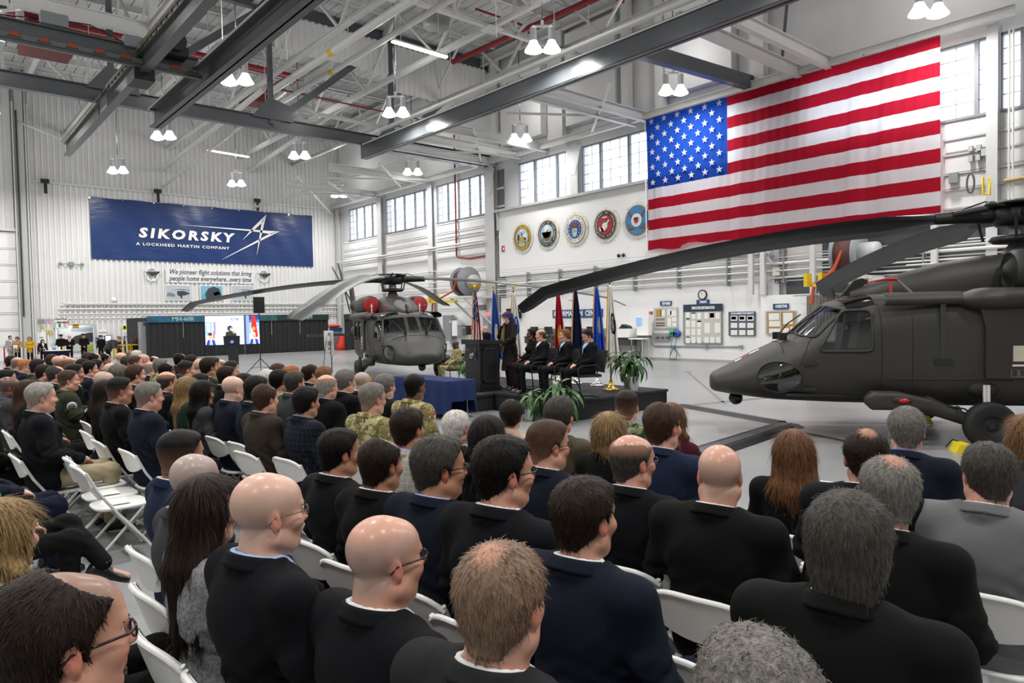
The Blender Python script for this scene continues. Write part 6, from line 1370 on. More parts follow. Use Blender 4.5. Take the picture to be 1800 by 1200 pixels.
P = atz(799, 606, 1.19); o = person('soldier in camouflage holding papers, seated left of the lectern', (P[0], P[1], 0), math.radians(166), pose_sit(yaw=-14, pitch=10, wide=1.05, wr=[(.25, .10, .66), (.27, -.11, .64)]), 'dark', None, 'black', 'dark', 'ocp', 'top', None, 'ocp', scale=.98, boots=.12)
visitor_chair(P[0]-.03, P[1], 0, math.radians(166), 'black visitor chair of the soldier holding papers')
mb = MB(); mb.box(.25, .27, -.24, -.02, .44, .70); local('papers', mb, M('paper_white', '#e8e8e4', .6), o, 'white folded papers in hand', (0, 0, 0), (0, .3, 0))
P = atd(853, 592, 18.6); person('brown-haired person whose head shows over the lectern', (P[0], P[1], .0), math.radians(200), pose_sit(yaw=0), 'pink', 'short', 'brown', 'none', 'black', 'suit', 'white', 'black', scale=1.02)
visitor_chair(P[0], P[1]+.02, 0, math.radians(200), 'black visitor chair behind the lectern')
P = atd(853, 577, 27); person('police officer in black cap and jacket standing beyond the lectern', (P[0], P[1], 0), math.radians(185), pose_stand(yaw=0), 'pink', None, 'black', 'none', 'black', 'top', None, 'black', scale=.95)
# ------------------------------------------------------------------ flags on poles
MPOLE = M('flag_pole_wood', '#3b2a20', .4); MFRINGE = M('gold_fringe', '#c98a2b', .7)
def flag(name, px, dep, z0, lab, col, base, topper='spear', side=1, w=1.0, extra=None, hgt=2.45, drop=1.55, fr=True):
    P = atd(px, 600, dep); x, y = P[0], P[1]
    t = thing('flag', lab, 'flag', (x, y, z0), group='flags standing on the stage')
    mb = MB(); mb.cyl((x, y, z0+.05), (x, y, z0+hgt-.15), .017, n=8); part('pole', mb, MPOLE, t)
    mb = MB(); mb.lathe([(0, .0), (.17, .0), (.175, .02), (.12, .05), (.05, .09), (.035, .2), (.02, .24)], (x, y, z0), 24); part('base', mb, base, t)
    mb = MB(); ztop = z0+hgt
    if topper == 'spear': mb.lathe([(.0, .17), (.012, .12), (.032, .06), (.012, .01), (.022, 0), (.022, -.02), (.0, -.02)], (x, y, ztop-.13), 10)
    else:
        mb.lathe([(.0, .14), (.03, .1), (.04, .05), (.02, 0), (.03, -.03), (0, -.03)], (x, y, ztop-.13), 10)
        for s in (1, -1): mb.prism([(x-s*.02, y+s*.02, ztop-.02), (x-s*.09, y+s*.09, ztop+.04), (x-s*.12, y+s*.12, ztop-.01), (x-s*.10, y+s*.10, ztop-.09), (x-s*.03, y+s*.03, ztop-.07)], (.012, .012, 0))
    part('topper', mb, MBRASS, t)
    # draped cloth: pleated ring that widens downwards, hung to one side of the pole
    vr = np.array([math.sin(math.atan2(y, x)), -math.cos(math.atan2(y, x))])*side     # hangs sideways
    vf = -np.array([x, y])/math.hypot(x, y); n = 44; rows = []; K = 26
    for i in range(K+1):
        v = i/K; z = ztop-.2-drop*v; hw = (.028+.155*v**.85)*w; dp = .025+.07*v; row = []
        for j in range(n+1):
            u = j/n; c = (u-.30)*2*hw*1.05; fold = math.sin(u*PI*7+v*1.3)*dp*(.55+.45*math.sin(u*9+1)); low = .13*v*abs(u-.3)*2
            q = np.array([x, y])+vr*c+vf*(fold+.02); row.append((q[0], q[1], z-low*(1 if i == K else v)))
        rows.append(row)
    mb = MB(); G = np.array(rows)
    mb.grid(G); cloth_o = None
    mats = col if isinstance(col, list) else [col]
    if extra:   # per-face material from (u, v)
        k = 0
        for i in range(K):
            for j in range(n): mb.m[k] = extra(j/n, i/K); k += 1
    cl = part('cloth', mb, mats, t)
    s2 = cl.modifiers.new('thick', 'SOLIDIFY'); s2.thickness = .004
    if fr:
        for j in (0,):
            mb = MB(); mb.grid([[G[i][j], G[i][j]+np.array([*(vr*(.03 if j else -.03)), 0])] for i in range(K+1)]); part('fringe', mb, MFRINGE, cl)
        mb = MB(); mb.grid([[q, q-np.array([0, 0, .045])] for q in G[K]]); part('fringe', mb, MFRINGE, cl)
    return t
C_ = lambda k, c: m_cloth('flag_'+k, c, 'plain', .6)
FW, FR_, FB, FN, FM, FA, FG, FBK = C_('white', '#dedcd6'), C_('red', '#9e1c2a'), C_('blue', '#2a3f74'), C_('navy', '#1a2140'), C_('marine', '#a3222d'), C_('air', '#2b50b4'), C_('gold', '#c79a34'), C_('black', '#20222c')
def us(u, v):
    if v < .45 and u < .75: return 3 if (int(u*22)+int(v*30)*2) % 5 == 0 else 2
    return int((u*7+v*1.5)) % 2
def emb(cu, cv, ru, rv, inner, base=0):
    def f(u, v):
        d = ((u-cu)/ru)**2+((v-cv)/rv)**2
        return base if d > 1 else (inner[0] if (d > .45 or math.sin(u*60)*math.sin(v*50) > 0) else inner[1])
    return f
flag('us', 836, 17.4, SZ-.02, 'draped national flag with stars and stripes left of the lectern speaker', [FR_, FW, FB, FW], MBRASS, 'eagle', 1, .85, us)
flag('state', 869, 17.8, SZ-.02, 'blue state flag with pale crest behind the speaking woman', [C_('state', '#31509c'), FW, FG], MBRASS, 'spear', 1, .85, emb(.55, .62, .2, .14, (1, 2)), fr=False)
flag('army', 904, 18.2, SZ-.02, 'white flag with bright blue emblem right of the speaking woman', [FW, C_('army', '#2f63c8'), FW], MBLK, 'spear', 1, .85, emb(.6, .5, .36, .14, (1, 2)))
flag('marine', 981, 16.9, SZ, 'red flag with gold emblem behind the red-haired man', [FM, FG, C_('grey', '#8f8a80')], MCHROME, 'spear', 1, .8, emb(.55, .68, .3, .16, (1, 2)), fr=False)
flag('navy', 1012, 16.6, SZ, 'dark navy flag with gold fringe behind the seated men', [FN], MCHROME, 'spear', 1, .8)
flag('air', 1049, 16.0, SZ, 'bright blue flag with crest and gold fringe, second from right', [FA, C_('crest', '#7fa3c8'), FG], MCHROME, 'spear', 1, .85, emb(.6, .52, .24, .12, (1, 2)))
flag('coast', 1073, 15.0, SZ, 'white flag with dark eagle emblem, rightmost on the stage', [FW, FBK, FW], MBRASS, 'spear', 1, .75, emb(.62, .5, .3, .15, (1, 2)))
# ------------------------------------------------------------------ plants
def m_leaf(k, a, b):
    if k in MATS: return MATS[k]
    t = NT(k); v = t.coords('Object', (1, 30, 1)); t.l(t.mix(t.noise(v, 1.2, 2), lin(a), lin(b)), t.b.inputs['Base Color']); t.b.inputs['Roughness'].default_value = .38; MATS[k] = t.mat; return t.mat
MLEAF = m_leaf('leaf_dark', '#1d3a17', '#3c6a2a'); MLEAF2 = m_leaf('leaf_light', '#3d7a2c', '#7fae4a'); MLEAFV = m_leaf('leaf_striped', '#3f6f33', '#cfd8a8'); MSTEM = M('stem', '#5a4a33', .8); MSOIL = M('soil', '#2a2119', .95); MPOT = M('pot_silver', '#c3c5c7', .28, .85)
def leaf_mesh(L, W, bend):
    key = ('leaf', L, W, bend)
    if key in CACHE: return CACHE[key]
    rows = []
    for i in range(8):
        s = i/7; a = bend*s; x = L*(math.sin(a)/max(bend, .01) if bend > .01 else s); z = L*((1-math.cos(a))/-max(bend, .01)); w = W*(math.sin(PI*min(1, s*.93+.07))**.75)
        rows.append([(x, -w, z+w*.35), (x, 0, z), (x, w, z+w*.35)])
    me = MB().grid(rows).mesh('leaf'); CACHE[key] = me; return me
def plant(lab, x, y, z0, potr, poth, stems, L, nleaf, mat, bright, seed, group='potted plants around the stage', pot=True):
    r = random.Random(seed); t = thing('potted_plant', lab, 'plant', (x, y, z0), group=group)
    if pot:
        mb = MB(); mb.lathe([(0, 0), (potr*.86, 0), (potr*.88, .02), (potr, poth-.02), (potr*1.02, poth), (potr*.93, poth), (potr*.9, poth-.04), (0, poth-.05)], (x, y, z0), 28); po = part('pot', mb, MPOT, t)
        mb = MB(); mb.lathe([(0, poth-.03), (potr*.9, poth-.03)], (x, y, z0), 20); part('soil', mb, MSOIL, po)
    for k, (dx, dy, h) in enumerate(stems):
        top = np.array([x+dx, y+dy, z0+poth+h]); b = np.array([x+dx*.25, y+dy*.25, z0+poth-.03]); mb = MB(); mb.tube([b, (b+top)/2+[.02, -.02, 0], top], [.014, .011, .008], 6); part('stem', mb, MSTEM, t)
        for i in range(nleaf):
            q = (i+.5)/int(nleaf*1.9); a = i*2.399+k; el = math.radians(75-95*(1-q)+r.uniform(-12, 12)); l = L*r.choice((.75, 1.0, 1.15)); me = leaf_mesh(round(l, 3), round(l*.075, 4), 2.0 if q < .75 else 1.0)
            o = link('leaf', me, mat if q < .7 else bright, t); p0 = b+(top-b)*(.35+.65*q); o.location = tuple(p0-np.array([x, y, z0])); o.rotation_euler = (r.uniform(-.3, .3), -el, a)
            if len(o.material_slots): o.material_slots[0].link = 'OBJECT'; o.material_slots[0].material = mat if q < .7 else bright
P1 = atz(937, 738, 0); P2 = atz(986, 748, 0)
plant('leafy green plant in silver pot at the front of the stage, left of two', P1[0], P1[1], 0, .18, .36, [(0, 0, .28), (.1, .06, .12), (-.08, -.05, .18)], .52, 14, MLEAF, MLEAF2, 1)
plant('taller leafy green plant in silver pot at the front of the stage', P2[0]+.1, P2[1]+.1, 0, .18, .40, [(0, 0, .55), (.1, -.08, .3), (-.1, .1, .36), (.02, .12, .18)], .60, 15, MLEAF, MLEAF2, 2)
P = atz(1111, 690, SZ); plant('tall leafy plant in silver pot at the right end of the stage', P[0]+.1, P[1]+.1, SZ, .165, .33, [(0, 0, .75), (.14, -.16, .62), (-.15, .2, .66), (.05, .12, .45)], .50, 14, MLEAF, MLEAF2, 3)
P = atz(690, 676, 0); P = atd(692, 668, 17.3); plant('striped spider plant beyond the blue table', P[0], P[1], 0, .2, .3, [(0, 0, .2), (.08, .08, .12), (-.1, -.05, .14)], .62, 20, MLEAFV, MLEAF2, 4)
P = atd(815, 585, 20.0); plant('small green plant showing left of the draped national flag', P[0], P[1], 0, .16, .32, [(0, 0, .85), (.12, .1, .7)], .45, 14, MLEAF, MLEAF2, 5)
P = atd(968, 600, 18.5); plant('dark leafy plant behind the seated guests', P[0], P[1], 0, .18, .35, [(0, 0, 1.35), (.15, .1, 1.0), (-.12, -.12, 1.1)], .45, 13, MLEAF, MLEAF, 6)
# ------------------------------------------------------------------ table with blue cloth
MCLOTHB = m_cloth('table_cloth_navy', '#232f55', 'plain', .9); t = thing('folding_table', 'folding table with grey legs under a navy cloth', 'table', (8.2, 12.1, 0))
mb = MB(); mb.box(7.9, 8.55, 11.12, 13.08, .72, .745); part('tabletop', mb, MLGREY, t)
for x in (7.98, 8.47):
    for y in (11.22, 12.98): mb = MB(); mb.cyl((x, y, 0), (x, y, .72), .014, n=8); part('leg', mb, MGREY, t)
x0, x1, y0, y1 = 7.88, 8.57, 11.08, 13.1; G = []
def ring_(o, z, wv):
    pts = []
    for a, b, n in (((x0, y0), (x0, y1), 34), ((x0, y1), (x1, y1), 14), ((x1, y1), (x1, y0), 34), ((x1, y0), (x0, y0), 14)):
        for k in range(n):
            s = k/n; px, py = a[0]+(b[0]-a[0])*s, a[1]+(b[1]-a[1])*s; nx, ny = np.sign(round(px-8.22, 3)) if abs(a[0]-b[0]) < .01 else 0, (np.sign(py-12.1) if abs(a[1]-b[1]) < .01 else 0)
            w = o+wv*math.sin((px+py)*13+px*5); zz = z if z > .6 else (z+(.28 if (abs(a[1]-b[1]) < .01 and a[1] < 12 and .12 < s < .88) else 0)*(.74-z)/.72)
            pts.append((px+nx*w, py+ny*w, zz))
    return pts+[pts[0]]
mb = MB(); R = [ring_(0, .752, 0), ring_(.008, .735, 0), ring_(.02, .6, .008), ring_(.035, .35, .022), ring_(.05, .1, .035)]
mb.grid(R, flip=True); mb.add(R[0][:-1], [tuple(range(len(R[0])-1))]); tag(part('tablecloth', mb, MCLOTHB, None), 'navy blue cloth draped over the folding table before the stage', 'tablecloth')
# ------------------------------------------------------------------ screen, loudspeaker, easel
def emi(k, c, e=1.0): return M('screen_'+k, c, .4, emit=e)
P = atd(409, 580, 23.2); vd = np.array([P[0], P[1]]); vd = vd/np.linalg.norm(vd); ya = math.atan2(-vd[1], -vd[0])+PI/2
t = thing('television', 'large flat screen on a black stand showing the lectern speaker', 'television', (P[0], P[1], 0), ya)
Wd, Hh, zc = .83, .475, 1.95-(580-569)/1230*23.2
L3 = lambda x0, x1, z0, z1, d=-.045: MB().box(x0*Wd, x1*Wd, d-.002, d, zc+z0*Hh, zc+z1*Hh)
mb = MB(); mb.box(-Wd-.02, Wd+.02, -.04, .04, zc-Hh-.02, zc+Hh+.02); local('bezel', mb, MBLK, t)
mb = MB(); mb.box(-.16, .16, -.03, .05, .05, zc-Hh); local('stand_post', mb, MBLK, t); mb = MB(); mb.box(-.5, .5, -.3, .3, 0, .05); local('stand_base', mb, MBLK, t)
scr = local('screen', L3(-1, 1, -1, 1, -.041), emi('bg', '#d9efff', 1.0), t)
for q, k, c in (((-.98, -.76, -.35, .6), 'lb', '#8fb4e8'), ((-.93, -.82, .3, .5), 'wh', '#ffffff'), ((-.93, -.82, -.05, .25), 'wh', '#ffffff'), ((-.70, -.62, -.3, .6), 'vi', '#9a86c8'), ((-.73, -.66, -.6, -.05), 'or', '#d8744a'), ((-.06, .22, .68, .82), 'db', '#5560c0'), ((-.03, .19, .71, .79), 'wh', '#ffffff'), ((.12, .35, .1, .5), 'pk', '#e9c6d6'), ((.15, .32, .15, .47), 'lw', '#e2f4ff'), ((.42, .50, -1, 1), 'gr', '#3c4668'), ((.5, .62, -1, 1), 'gr2', '#8d9ac8'), ((.62, 1, -.3, .7), 'lb', '#8fb4e8'), ((.62, 1, .5, 1), 'db2', '#2f3f86'), ((.70, .96, -.3, .2), 'wh', '#ffffff'), ((.25, .40, -.95, -.2), 'lw2', '#bcd4ea')):
    local('screen_patch', L3(*q, -.043), emi(k, c), scr)
def poly(pts, k, c, d=-.046): mb = MB(); mb.prism([(x*Wd, d, zc+z*Hh) for x, z in pts], (0, -.002, 0)); local('screen_patch', mb, emi(k, c), scr)
cir = lambda cx, cz, rx, rz, n=14: [(cx+rx*math.cos(a), cz+rz*math.sin(a)) for a in np.linspace(0, 2*PI, n, endpoint=False)]
poly([(.74, 1), (.84, 1), (.9, .3), (.95, -.5), (.84, -.55), (.70, .2)], 'red', '#c8281e'); poly(cir(.8, .08, .05, .14), 'gold', '#d0a040', -.049)
poly([(-.28, -.45), (.15, -.45), (.12, -.2), (-.05, -.05), (-.25, -.12)], 'coat', '#2b3028'); poly(cir(-.1, .12, .1, .2), 'hair', '#2b2a5c', -.049); poly(cir(-.06, .06, .05, .12), 'skin', '#e0a490', -.051); poly(cir(.05, -.12, .05, .12), 'skin', '#e0a490', -.051)
poly([(-.36, -.4), (.26, -.4), (.25, -1), (-.34, -1)], 'blk', '#0a0a14', -.052); poly(cir(-.04, -.82, .07, .11), 'emb', '#5a7aa6', -.055)
for cx, hc in ((-.83, '#3d2f2a'), (.77, '#e8bfae')):
    poly([(cx-.15, -1), (cx+.2, -1), (cx+.16, -.68), (cx+.03, -.6), (cx-.1, -.68)], 'suit', '#2740a0' if cx < 0 else '#1b2350', -.052); poly(cir(cx+.02, -.4, .07, .2), 'skin', '#e0a490', -.054)
    poly(cir(cx+.0, -.26, .08, .1), 'top'+hc, hc, -.056); poly([(cx-.02, -1), (cx+.08, -1), (cx+.05, -.62), (cx, -.62)], 'wh', '#ffffff', -.054); poly([(cx+.015, -1), (cx+.045, -1), (cx+.035, -.66), (cx+.02, -.66)], 'tie', '#3a5ab0', -.056)
P = atd(458, 640, 26.5); t = thing('loudspeaker', 'black loudspeaker atop the tripod stand right of the screen', 'loudspeaker', (P[0], P[1], 0), ya); z0 = 1.95-(550-568)/1230*26.5
mb = MB(); mb.prism([(-.2, -.16, z0), (.2, -.16, z0), (.14, .16, z0), (-.14, .16, z0)], (0, 0, .6)); local('cabinet', mb, M('speaker_black', '#161617', .6), t); mb = MB(); mb.box(-.18, .18, -.175, -.16, z0+.04, z0+.56); local('grille', mb, M('speaker_grille', '#222224', .8, bump=.3, bscale=300), t)
t = thing('speaker_stand', 'black tripod stand holding the loudspeaker right of the screen', 'stand', (P[0], P[1], 0), ya); mb = MB(); mb.cyl((0, 0, .3), (0, 0, z0-.005), .02, n=8); local('pole', mb, MBLK, t)
for k in range(3): a = k*2*PI/3+.5; mb = MB(); mb.tube([(0, 0, .62), (.62*math.cos(a), .62*math.sin(a), .02)], .016, 6); mb.tube([(0, 0, .3), (.38*math.cos(a), .38*math.sin(a), .25)], .01, 6); local('leg', mb, MBLK, t)
P = atd(577, 640, 26.0); t = thing('easel', 'thin black easel between the screen and the far helicopter', 'easel', (P[0], P[1], 0), ya+.35)
for a, b in (((-.1, -.12, 1.45), (-.36, -.25, 0)), ((.05, -.12, 1.45), (.02, -.22, 0)), ((.1, -.1, 1.5), (.42, .5, 0))): mb = MB(); mb.tube([a, b], .012, 6); local('leg', mb, MBLK, t)
z0 = 1.95-(625-566)/1230*26; t2 = thing('sign_board', 'white printed sign standing on the easel', 'sign', (P[0], P[1], 0), ya+.35); mb = MB(); mb.prism([(-.2, -.17, z0), (.17, -.17, z0), (.17, -.12, z0+.93), (-.2, -.12, z0+.93)], (0, .015, 0)); local('board', mb, M('paper_white', '#e8e8e4', .6), t2)
for k, (w, z) in enumerate(((.1, .78), (.16, .52), (.14, .46), (.16, .40), (.1, .28), (.12, .24), (.08, .1))): mb = MB(); mb.box(-.015-w/2, -.015+w/2, -.175, -.165, z0+z, z0+z+(.06 if k == 0 else .02)); mb2 = local('print_line', mb, M('ink_grey', '#77776f', .7), t2)
# ------------------------------------------------------------------ back wall: banner, slogan, pictures
YB = YW-.09
def B(px, py, y=YB): return onY(px, py, y)
MBAN = None
def m_banner():
    t = NT('banner_vinyl'); v = t.coords('Object', (1, 1, 1)); t.b.inputs['Base Color'].default_value = lin('#133269'); t.b.inputs['Roughness'].default_value = .3
    t.bump(t.noise(t.coords('Object', (.35, 1, 1.1)), 2.2, 4, .6), .28, .08); return t.mat
MBAN = m_banner(); MWHT = M('print_white', '#f2f2f0', .5)
a, b, c, d = B(157, 345), B(548, 379), B(549, 469), B(161, 455)
t = thing('banner', 'large blue banner with white company name hung on the corrugated wall', 'banner', (a[0], YB, c[2]))
n, m = 60, 16; G = [[(a[0]+(b[0]-a[0])*i/n, YB-.03+.02*math.sin(i*.9+j*.5)*(1-abs(j/m-.5)), c[2]+(a[2]-c[2])*j/m+.04*math.sin(i*PI/10)**2*(1 if j == m else 0)*-1) for i in range(n+1)] for j in range(m+1)]
mb = MB(); mb.grid(G); part('vinyl_sheet', mb, MBAN, t)
for k in range(9): x = a[0]+(b[0]-a[0])*k/8; mb = MB(); mb.cyl((x, YB-.06, a[2]-.08), (x, YB-.03, a[2]-.08), .04, n=10); part('grommet', mb, MCHROME, t)
CRP = lambda x, y: B(150+x/4.39, 330+y/4.39, YB-.1)
for poly_ in (((712, 283), (1500, 337), (1430, 357), (1300, 336)), ((1045, 558), (1425, 352), (1500, 337)), ((1213, 403), (1300, 300), (1397, 205), (1366, 268)), ((1322, 522), (1397, 205), (1362, 262), (1348, 345))):
    P = [CRP(*q) for q in poly_]; P = [(q[0], YB-.1, q[2]) for q in P]; mb = MB(); mb.prism(P, (0, .015, 0)); part('star_logo', mb, MWHT, t)
q0, q1 = CRP(398, 345), CRP(1145, 390); s = text('lettering', 'SIKORSKY', 1.0, MWHT, t, ((q0[0]+q1[0])/2, YB-.1, (CRP(440, 350)[2]+CRP(1110, 388)[2])/2), 'Y', .045, .14, 1.36); w = s.dimensions[0]; s.scale = ((q1[0]-q0[0])/w, 1.0*(CRP(440, 308)[2]-CRP(440, 388)[2])/max(.1, s.dimensions[1]), 1)
q0, q1 = CRP(390, 432), CRP(1112, 466); s = text('lettering', 'A LOCKHEED MARTIN COMPANY', .5, MWHT, t, ((q0[0]+q1[0])/2, YB-.1, (CRP(400, 432)[2]+CRP(1100, 467)[2])/2), 'Y', .022, 0, 1.22); w = s.dimensions[0]; k = (q1[0]-q0[0])/w; s.scale = (k, (CRP(450, 422)[2]-CRP(450, 445)[2])/s.dimensions[1], 1)
MINK = M('ink_navy', '#232b45', .6)
q0, q1 = B(291, 471), B(445, 499); t = thing('slogan_panel', 'white wall panel with two lines of slogan under the banner', 'sign', ((q0[0]+q1[0])/2, YB, q1[2]))
mb = MB(); mb.box(q0[0], q1[0], YB-.03, YB, q1[2], q0[2]); part('panel_sheet', mb, MBACK, t)
for s_, y_ in (('We pioneer flight solutions that bring', 479), ('people home everywhere...every time', 490)):
    p0, p1 = B(297, y_), B(441, y_+1); s = text('lettering', s_, .5, MINK, t, ((p0[0]+p1[0])/2, YB-.04, (p0[2]+p1[2])/2), 'Y', .006, .25); s.scale = ((p1[0]-p0[0])/s.dimensions[0], .95, 1)
for k, (x0, y0, x1, y1, lab) in enumerate(((291, 501, 335, 527, 'framed pale photograph of a helicopter and people, left of three'), (352, 502, 391, 526, 'framed blue photograph of a helmeted pilot, middle of three'), (407, 502, 446, 527, 'framed pale photograph of a helicopter head-on, right of three'))):
    p0, p1 = B(x0, y0), B(x1, y1); t = thing('picture', lab, 'picture', ((p0[0]+p1[0])/2, YB, p1[2])); X = lambda u: p0[0]+(p1[0]-p0[0])*u; Z = lambda v: p1[2]+(p0[2]-p1[2])*v; yf = YB-.04
    mb = MB(); mb.box(p0[0]-.05, p1[0]+.05, YB-.03, YB, p1[2]-.05, p0[2]+.05); part('frame', mb, MWHT, t); mb = MB(); mb.box(p0[0], p1[0], yf, YB-.03, p1[2], p0[2]); ph = part('photograph', mb, M('photo_sky%d' % (k % 2), ('#b9c1c9', '#7fb3cc')[k % 2], .5), t)
    D = M('photo_dark', '#3a4148', .6); pl = lambda pts, m: part('photo_shape', MB().prism([(X(u), yf-.005, Z(v)) for u, v in pts], (0, .004, 0)), m, ph)
    if k == 1: pl([(.25, 0), (.2, .4), (.35, .8), (.6, .95), (.85, .8), (.95, .35), (.9, 0)], D); pl([(.55, .45), (.8, .6), (.9, .4), (.65, .25)], M('photo_blue', '#2d5f86', .6)); pl([(0, 0), (.2, 0), (.22, .5), (.05, .3)], M('photo_teal', '#5fa8c4', .6))
    else: pl([(.35 if k else .45, .35), (.45, .6), (.7, .62), (.95, .5), (.97, .42), (.75, .3), (.5, .28)], D); pl([(.25, .68), (.6, .74), (.98, .66), (.98, .63), (.6, .69)], D); pl([(.55, .3), (.6, .1), (.66, .1), (.64, .32)], D); pl([(.02, .25), (.06, .48), (.2, .5), (.36, .38), (.36, .2)], M('photo_grey', '#7b8188', .6))
for x, y in ((266, 481), (463, 484)):
    p = B(x, y); t = thing('wall_emblem', 'dark winged bowl emblem with white ring on the wall, %s of the slogan' % ('left' if x < 300 else 'right'), 'emblem', p, group='wall emblems beside the slogan')
    mb = MB(); aa = np.linspace(0, 2*PI, 30); mb.tube([(p[0]+.36*math.cos(k), p[1]-.06, p[2]-.05+.42*math.sin(k)) for k in aa], .045, 6); part('ring', mb, MWHT, t)
    mb = MB(); mb.prism([(p[0]-.5, p[1]-.12, p[2]+.15), (p[0]-.3, p[1]-.12, p[2]+.1), (p[0]+.5, p[1]-.12, p[2]+.16), (p[0]+.42, p[1]-.12, p[2]+.02), (p[0]+.2, p[1]-.12, p[2]-.1), (p[0]+.02, p[1]-.12, p[2]-.16), (p[0]-.15, p[1]-.12, p[2]-.02)], (0, .05, 0)); part('wing_shape', mb, M('emblem_dark', '#34383b', .5), t)
for x, y, lab in ((125, 464, 'twin-lamp emergency light on the back wall'),):
    p = B(x, y); t = thing('emergency_light', lab, 'lamp', p); mb = MB(); mb.box(p[0]-.15, p[0]+.15, p[1]-.12, p[1], p[2]-.1, p[2]+.12); part('box', mb, MGREY, t)
    for s in (1, -1): mb = MB(); mb.tube([(p[0]+s*.15, p[1]-.06, p[2]), (p[0]+s*.5, p[1]-.06, p[2])], .02, 6); mb.ell((p[0]+s*.57, p[1]-.1, p[2]), (.1, .08, .1), 10, 6); part('lamp_head', mb, MGREY, t)
p = B(200, 527); mb = MB(); mb.lathe([(0, -.08), (.14, -.08), (.16, 0), (0, 0)], (p[0], p[1], p[2]), 18, axis='y'); tag(part('wall_bell', mb, MWHT, None), 'round white bell on the wall above the conduits', 'bell')
for x, y in ((79, 325), (277, 342), (452, 358)):
    p = B(x, y, YW-.3); t = thing('wall_camera', 'black bracketed device on the wall rail, %s of three' % {79: 'left', 277: 'middle', 452: 'right'}[x], 'camera', p, group='bracketed devices on the wall rail'); mb = MB(); mb.box(p[0]-.22, p[0]+.22, p[1]-.1, p[1], p[2]+.1, p[2]+.35); part('bracket', mb, MBLK, t); mb = MB(); mb.box(p[0]-.06, p[0]+.1, p[1]-.08, p[1], p[2]-.5, p[2]+.1); mb2 = part('device', mb, MBLK, t)
def wsign(x0, y0, x1, y1, lab, mat, txt=None, tm=None, parts=(), name='wall_sign', cat='sign', yy=YB):
    p0, p1 = B(x0, y0, yy), B(x1, y1, yy); t = thing(name, lab, cat, ((p0[0]+p1[0])/2, yy, p1[2])); mb = MB(); mb.box(p0[0], p1[0], yy-.05, yy, p1[2], p0[2]); part('plate', mb, mat, t)
    if txt: s = text('lettering', txt, .2, tm, t, ((p0[0]+p1[0])/2, yy-.06, p0[2]-(p0[2]-p1[2])*.13 if parts else (p0[2]+p1[2])/2), 'Y', .02); s.scale = ((p1[0]-p0[0])*.82/s.dimensions[0],)*2+(1,)
    for u0, v0, u1, v1, m in parts: mb = MB(); mb.box(p0[0]+(p1[0]-p0[0])*u0, p0[0]+(p1[0]-p0[0])*u1, yy-.06, yy-.05, p1[2]+(p0[2]-p1[2])*v0, p1[2]+(p0[2]-p1[2])*v1); part('sign_field', mb, m, t)
    return t
GRN, RDS = M('sign_green', '#2f7d4f', .6), M('sign_red', '#b5303a', .6)
st_ = [(u, v, u+.07, v+.05, MBLK) for u in np.arange(.0, .95, .16) for v in (0, .95)]+[(u, v, u+.04, v+.1, MBLK) for v in np.arange(.05, .9, .22) for u in (0, .96)]
wsign(94, 559, 120, 577, 'white foam system sign with green and red fields above the doorway', MWHT, 'FOAM SYSTEM', MBLK, [(.2, .5, .55, .68, GRN), (.58, .5, .95, .68, RDS), (.32, .12, .48, .46, GRN), (.66, .14, .86, .46, M('sign_grey', '#b5b5b0', .6)), (.1, .1, .13, .66, MBLK)]+st_)
wsign(127, 570, 139, 577, 'yellow warning sign at the top of the doorway', M('sign_yellow', '#d9a820', .6), None, None, [(.1, .7, .9, .95, MBLK), (.15, .2, .85, .3, MBLK)])
wsign(214.5, 572, 227, 590, 'white notice with lime striped top right of the doorway', MWHT, None, None, [(.0, .6, 1, 1, M('sign_lime', '#b9c928', .6)), (.2, .66, .5, .95, MWHT), (.1, .1, .9, .16, MGREY), (.1, .3, .9, .36, MGREY)])
wsign(172, 579, 188, 590, 'white notice with red words right of the doorway', MWHT, 'NOTICE', RDS)
wsign(168, 593, 174, 602, 'small blue wall plate right of the doorway', M('sign_blue', '#28457f', .6), None, None, [(.2, .3, .8, .6, MWHT)])
wsign(184, 589, 196, 600, 'lit wall monitor right of the doorway', MBLK, None, None, [(.08, .12, .92, .9, M('monitor_glow', '#c9dcff', .4, emit=.9))], 'monitor', 'monitor')
for x0, y0, x1, y1, lab, m in ((68, 559, 79, 568, 'grey electrical box high on the wall left of the doorway', MGREY), (84, 558, 88, 567, 'small orange box on the wall left of the doorway', M('box_orange', '#d99a80', .6)), (64, 584, 81, 602, 'large white electrical panel left of the doorway', MWHT), (81, 580, 85, 586, 'yellow junction box left of the doorway', M('box_yellow', '#d6b84a', .6)), (86, 580, 91, 588, 'second yellow junction box left of the doorway', M('box_yellow', '#d6b84a', .6)), (72, 572, 77, 577, 'small amber box below the grey electrical box', M('box_yellow', '#d6b84a', .6)), (92, 602, 97, 610, 'grey cup-shaped box left of the doorway', MLGREY)):
    t = wsign(x0, y0, x1, y1, lab, m, None, None, [(.3, .45, .7, .55, MGREY)], 'electrical_box', 'box')
p = B(65.5, 615, YW-.3); t = thing('fire_extinguisher', 'red fire extinguisher on the wall at left', 'extinguisher', p); mb = MB(); mb.lathe([(0, -.25), (.09, -.25), (.09, .15), (.04, .25), (.03, .3), (0, .3)], p, 14); part('cylinder', mb, M('ext_red', '#b3202a', .4), t); mb = MB(); mb.tube([(p[0], p[1], p[2]+.3), (p[0]+.1, p[1]-.02, p[2]+.3), (p[0]+.13, p[1], p[2]-.05)], .015, 6); part('hose', mb, MBLK, t)
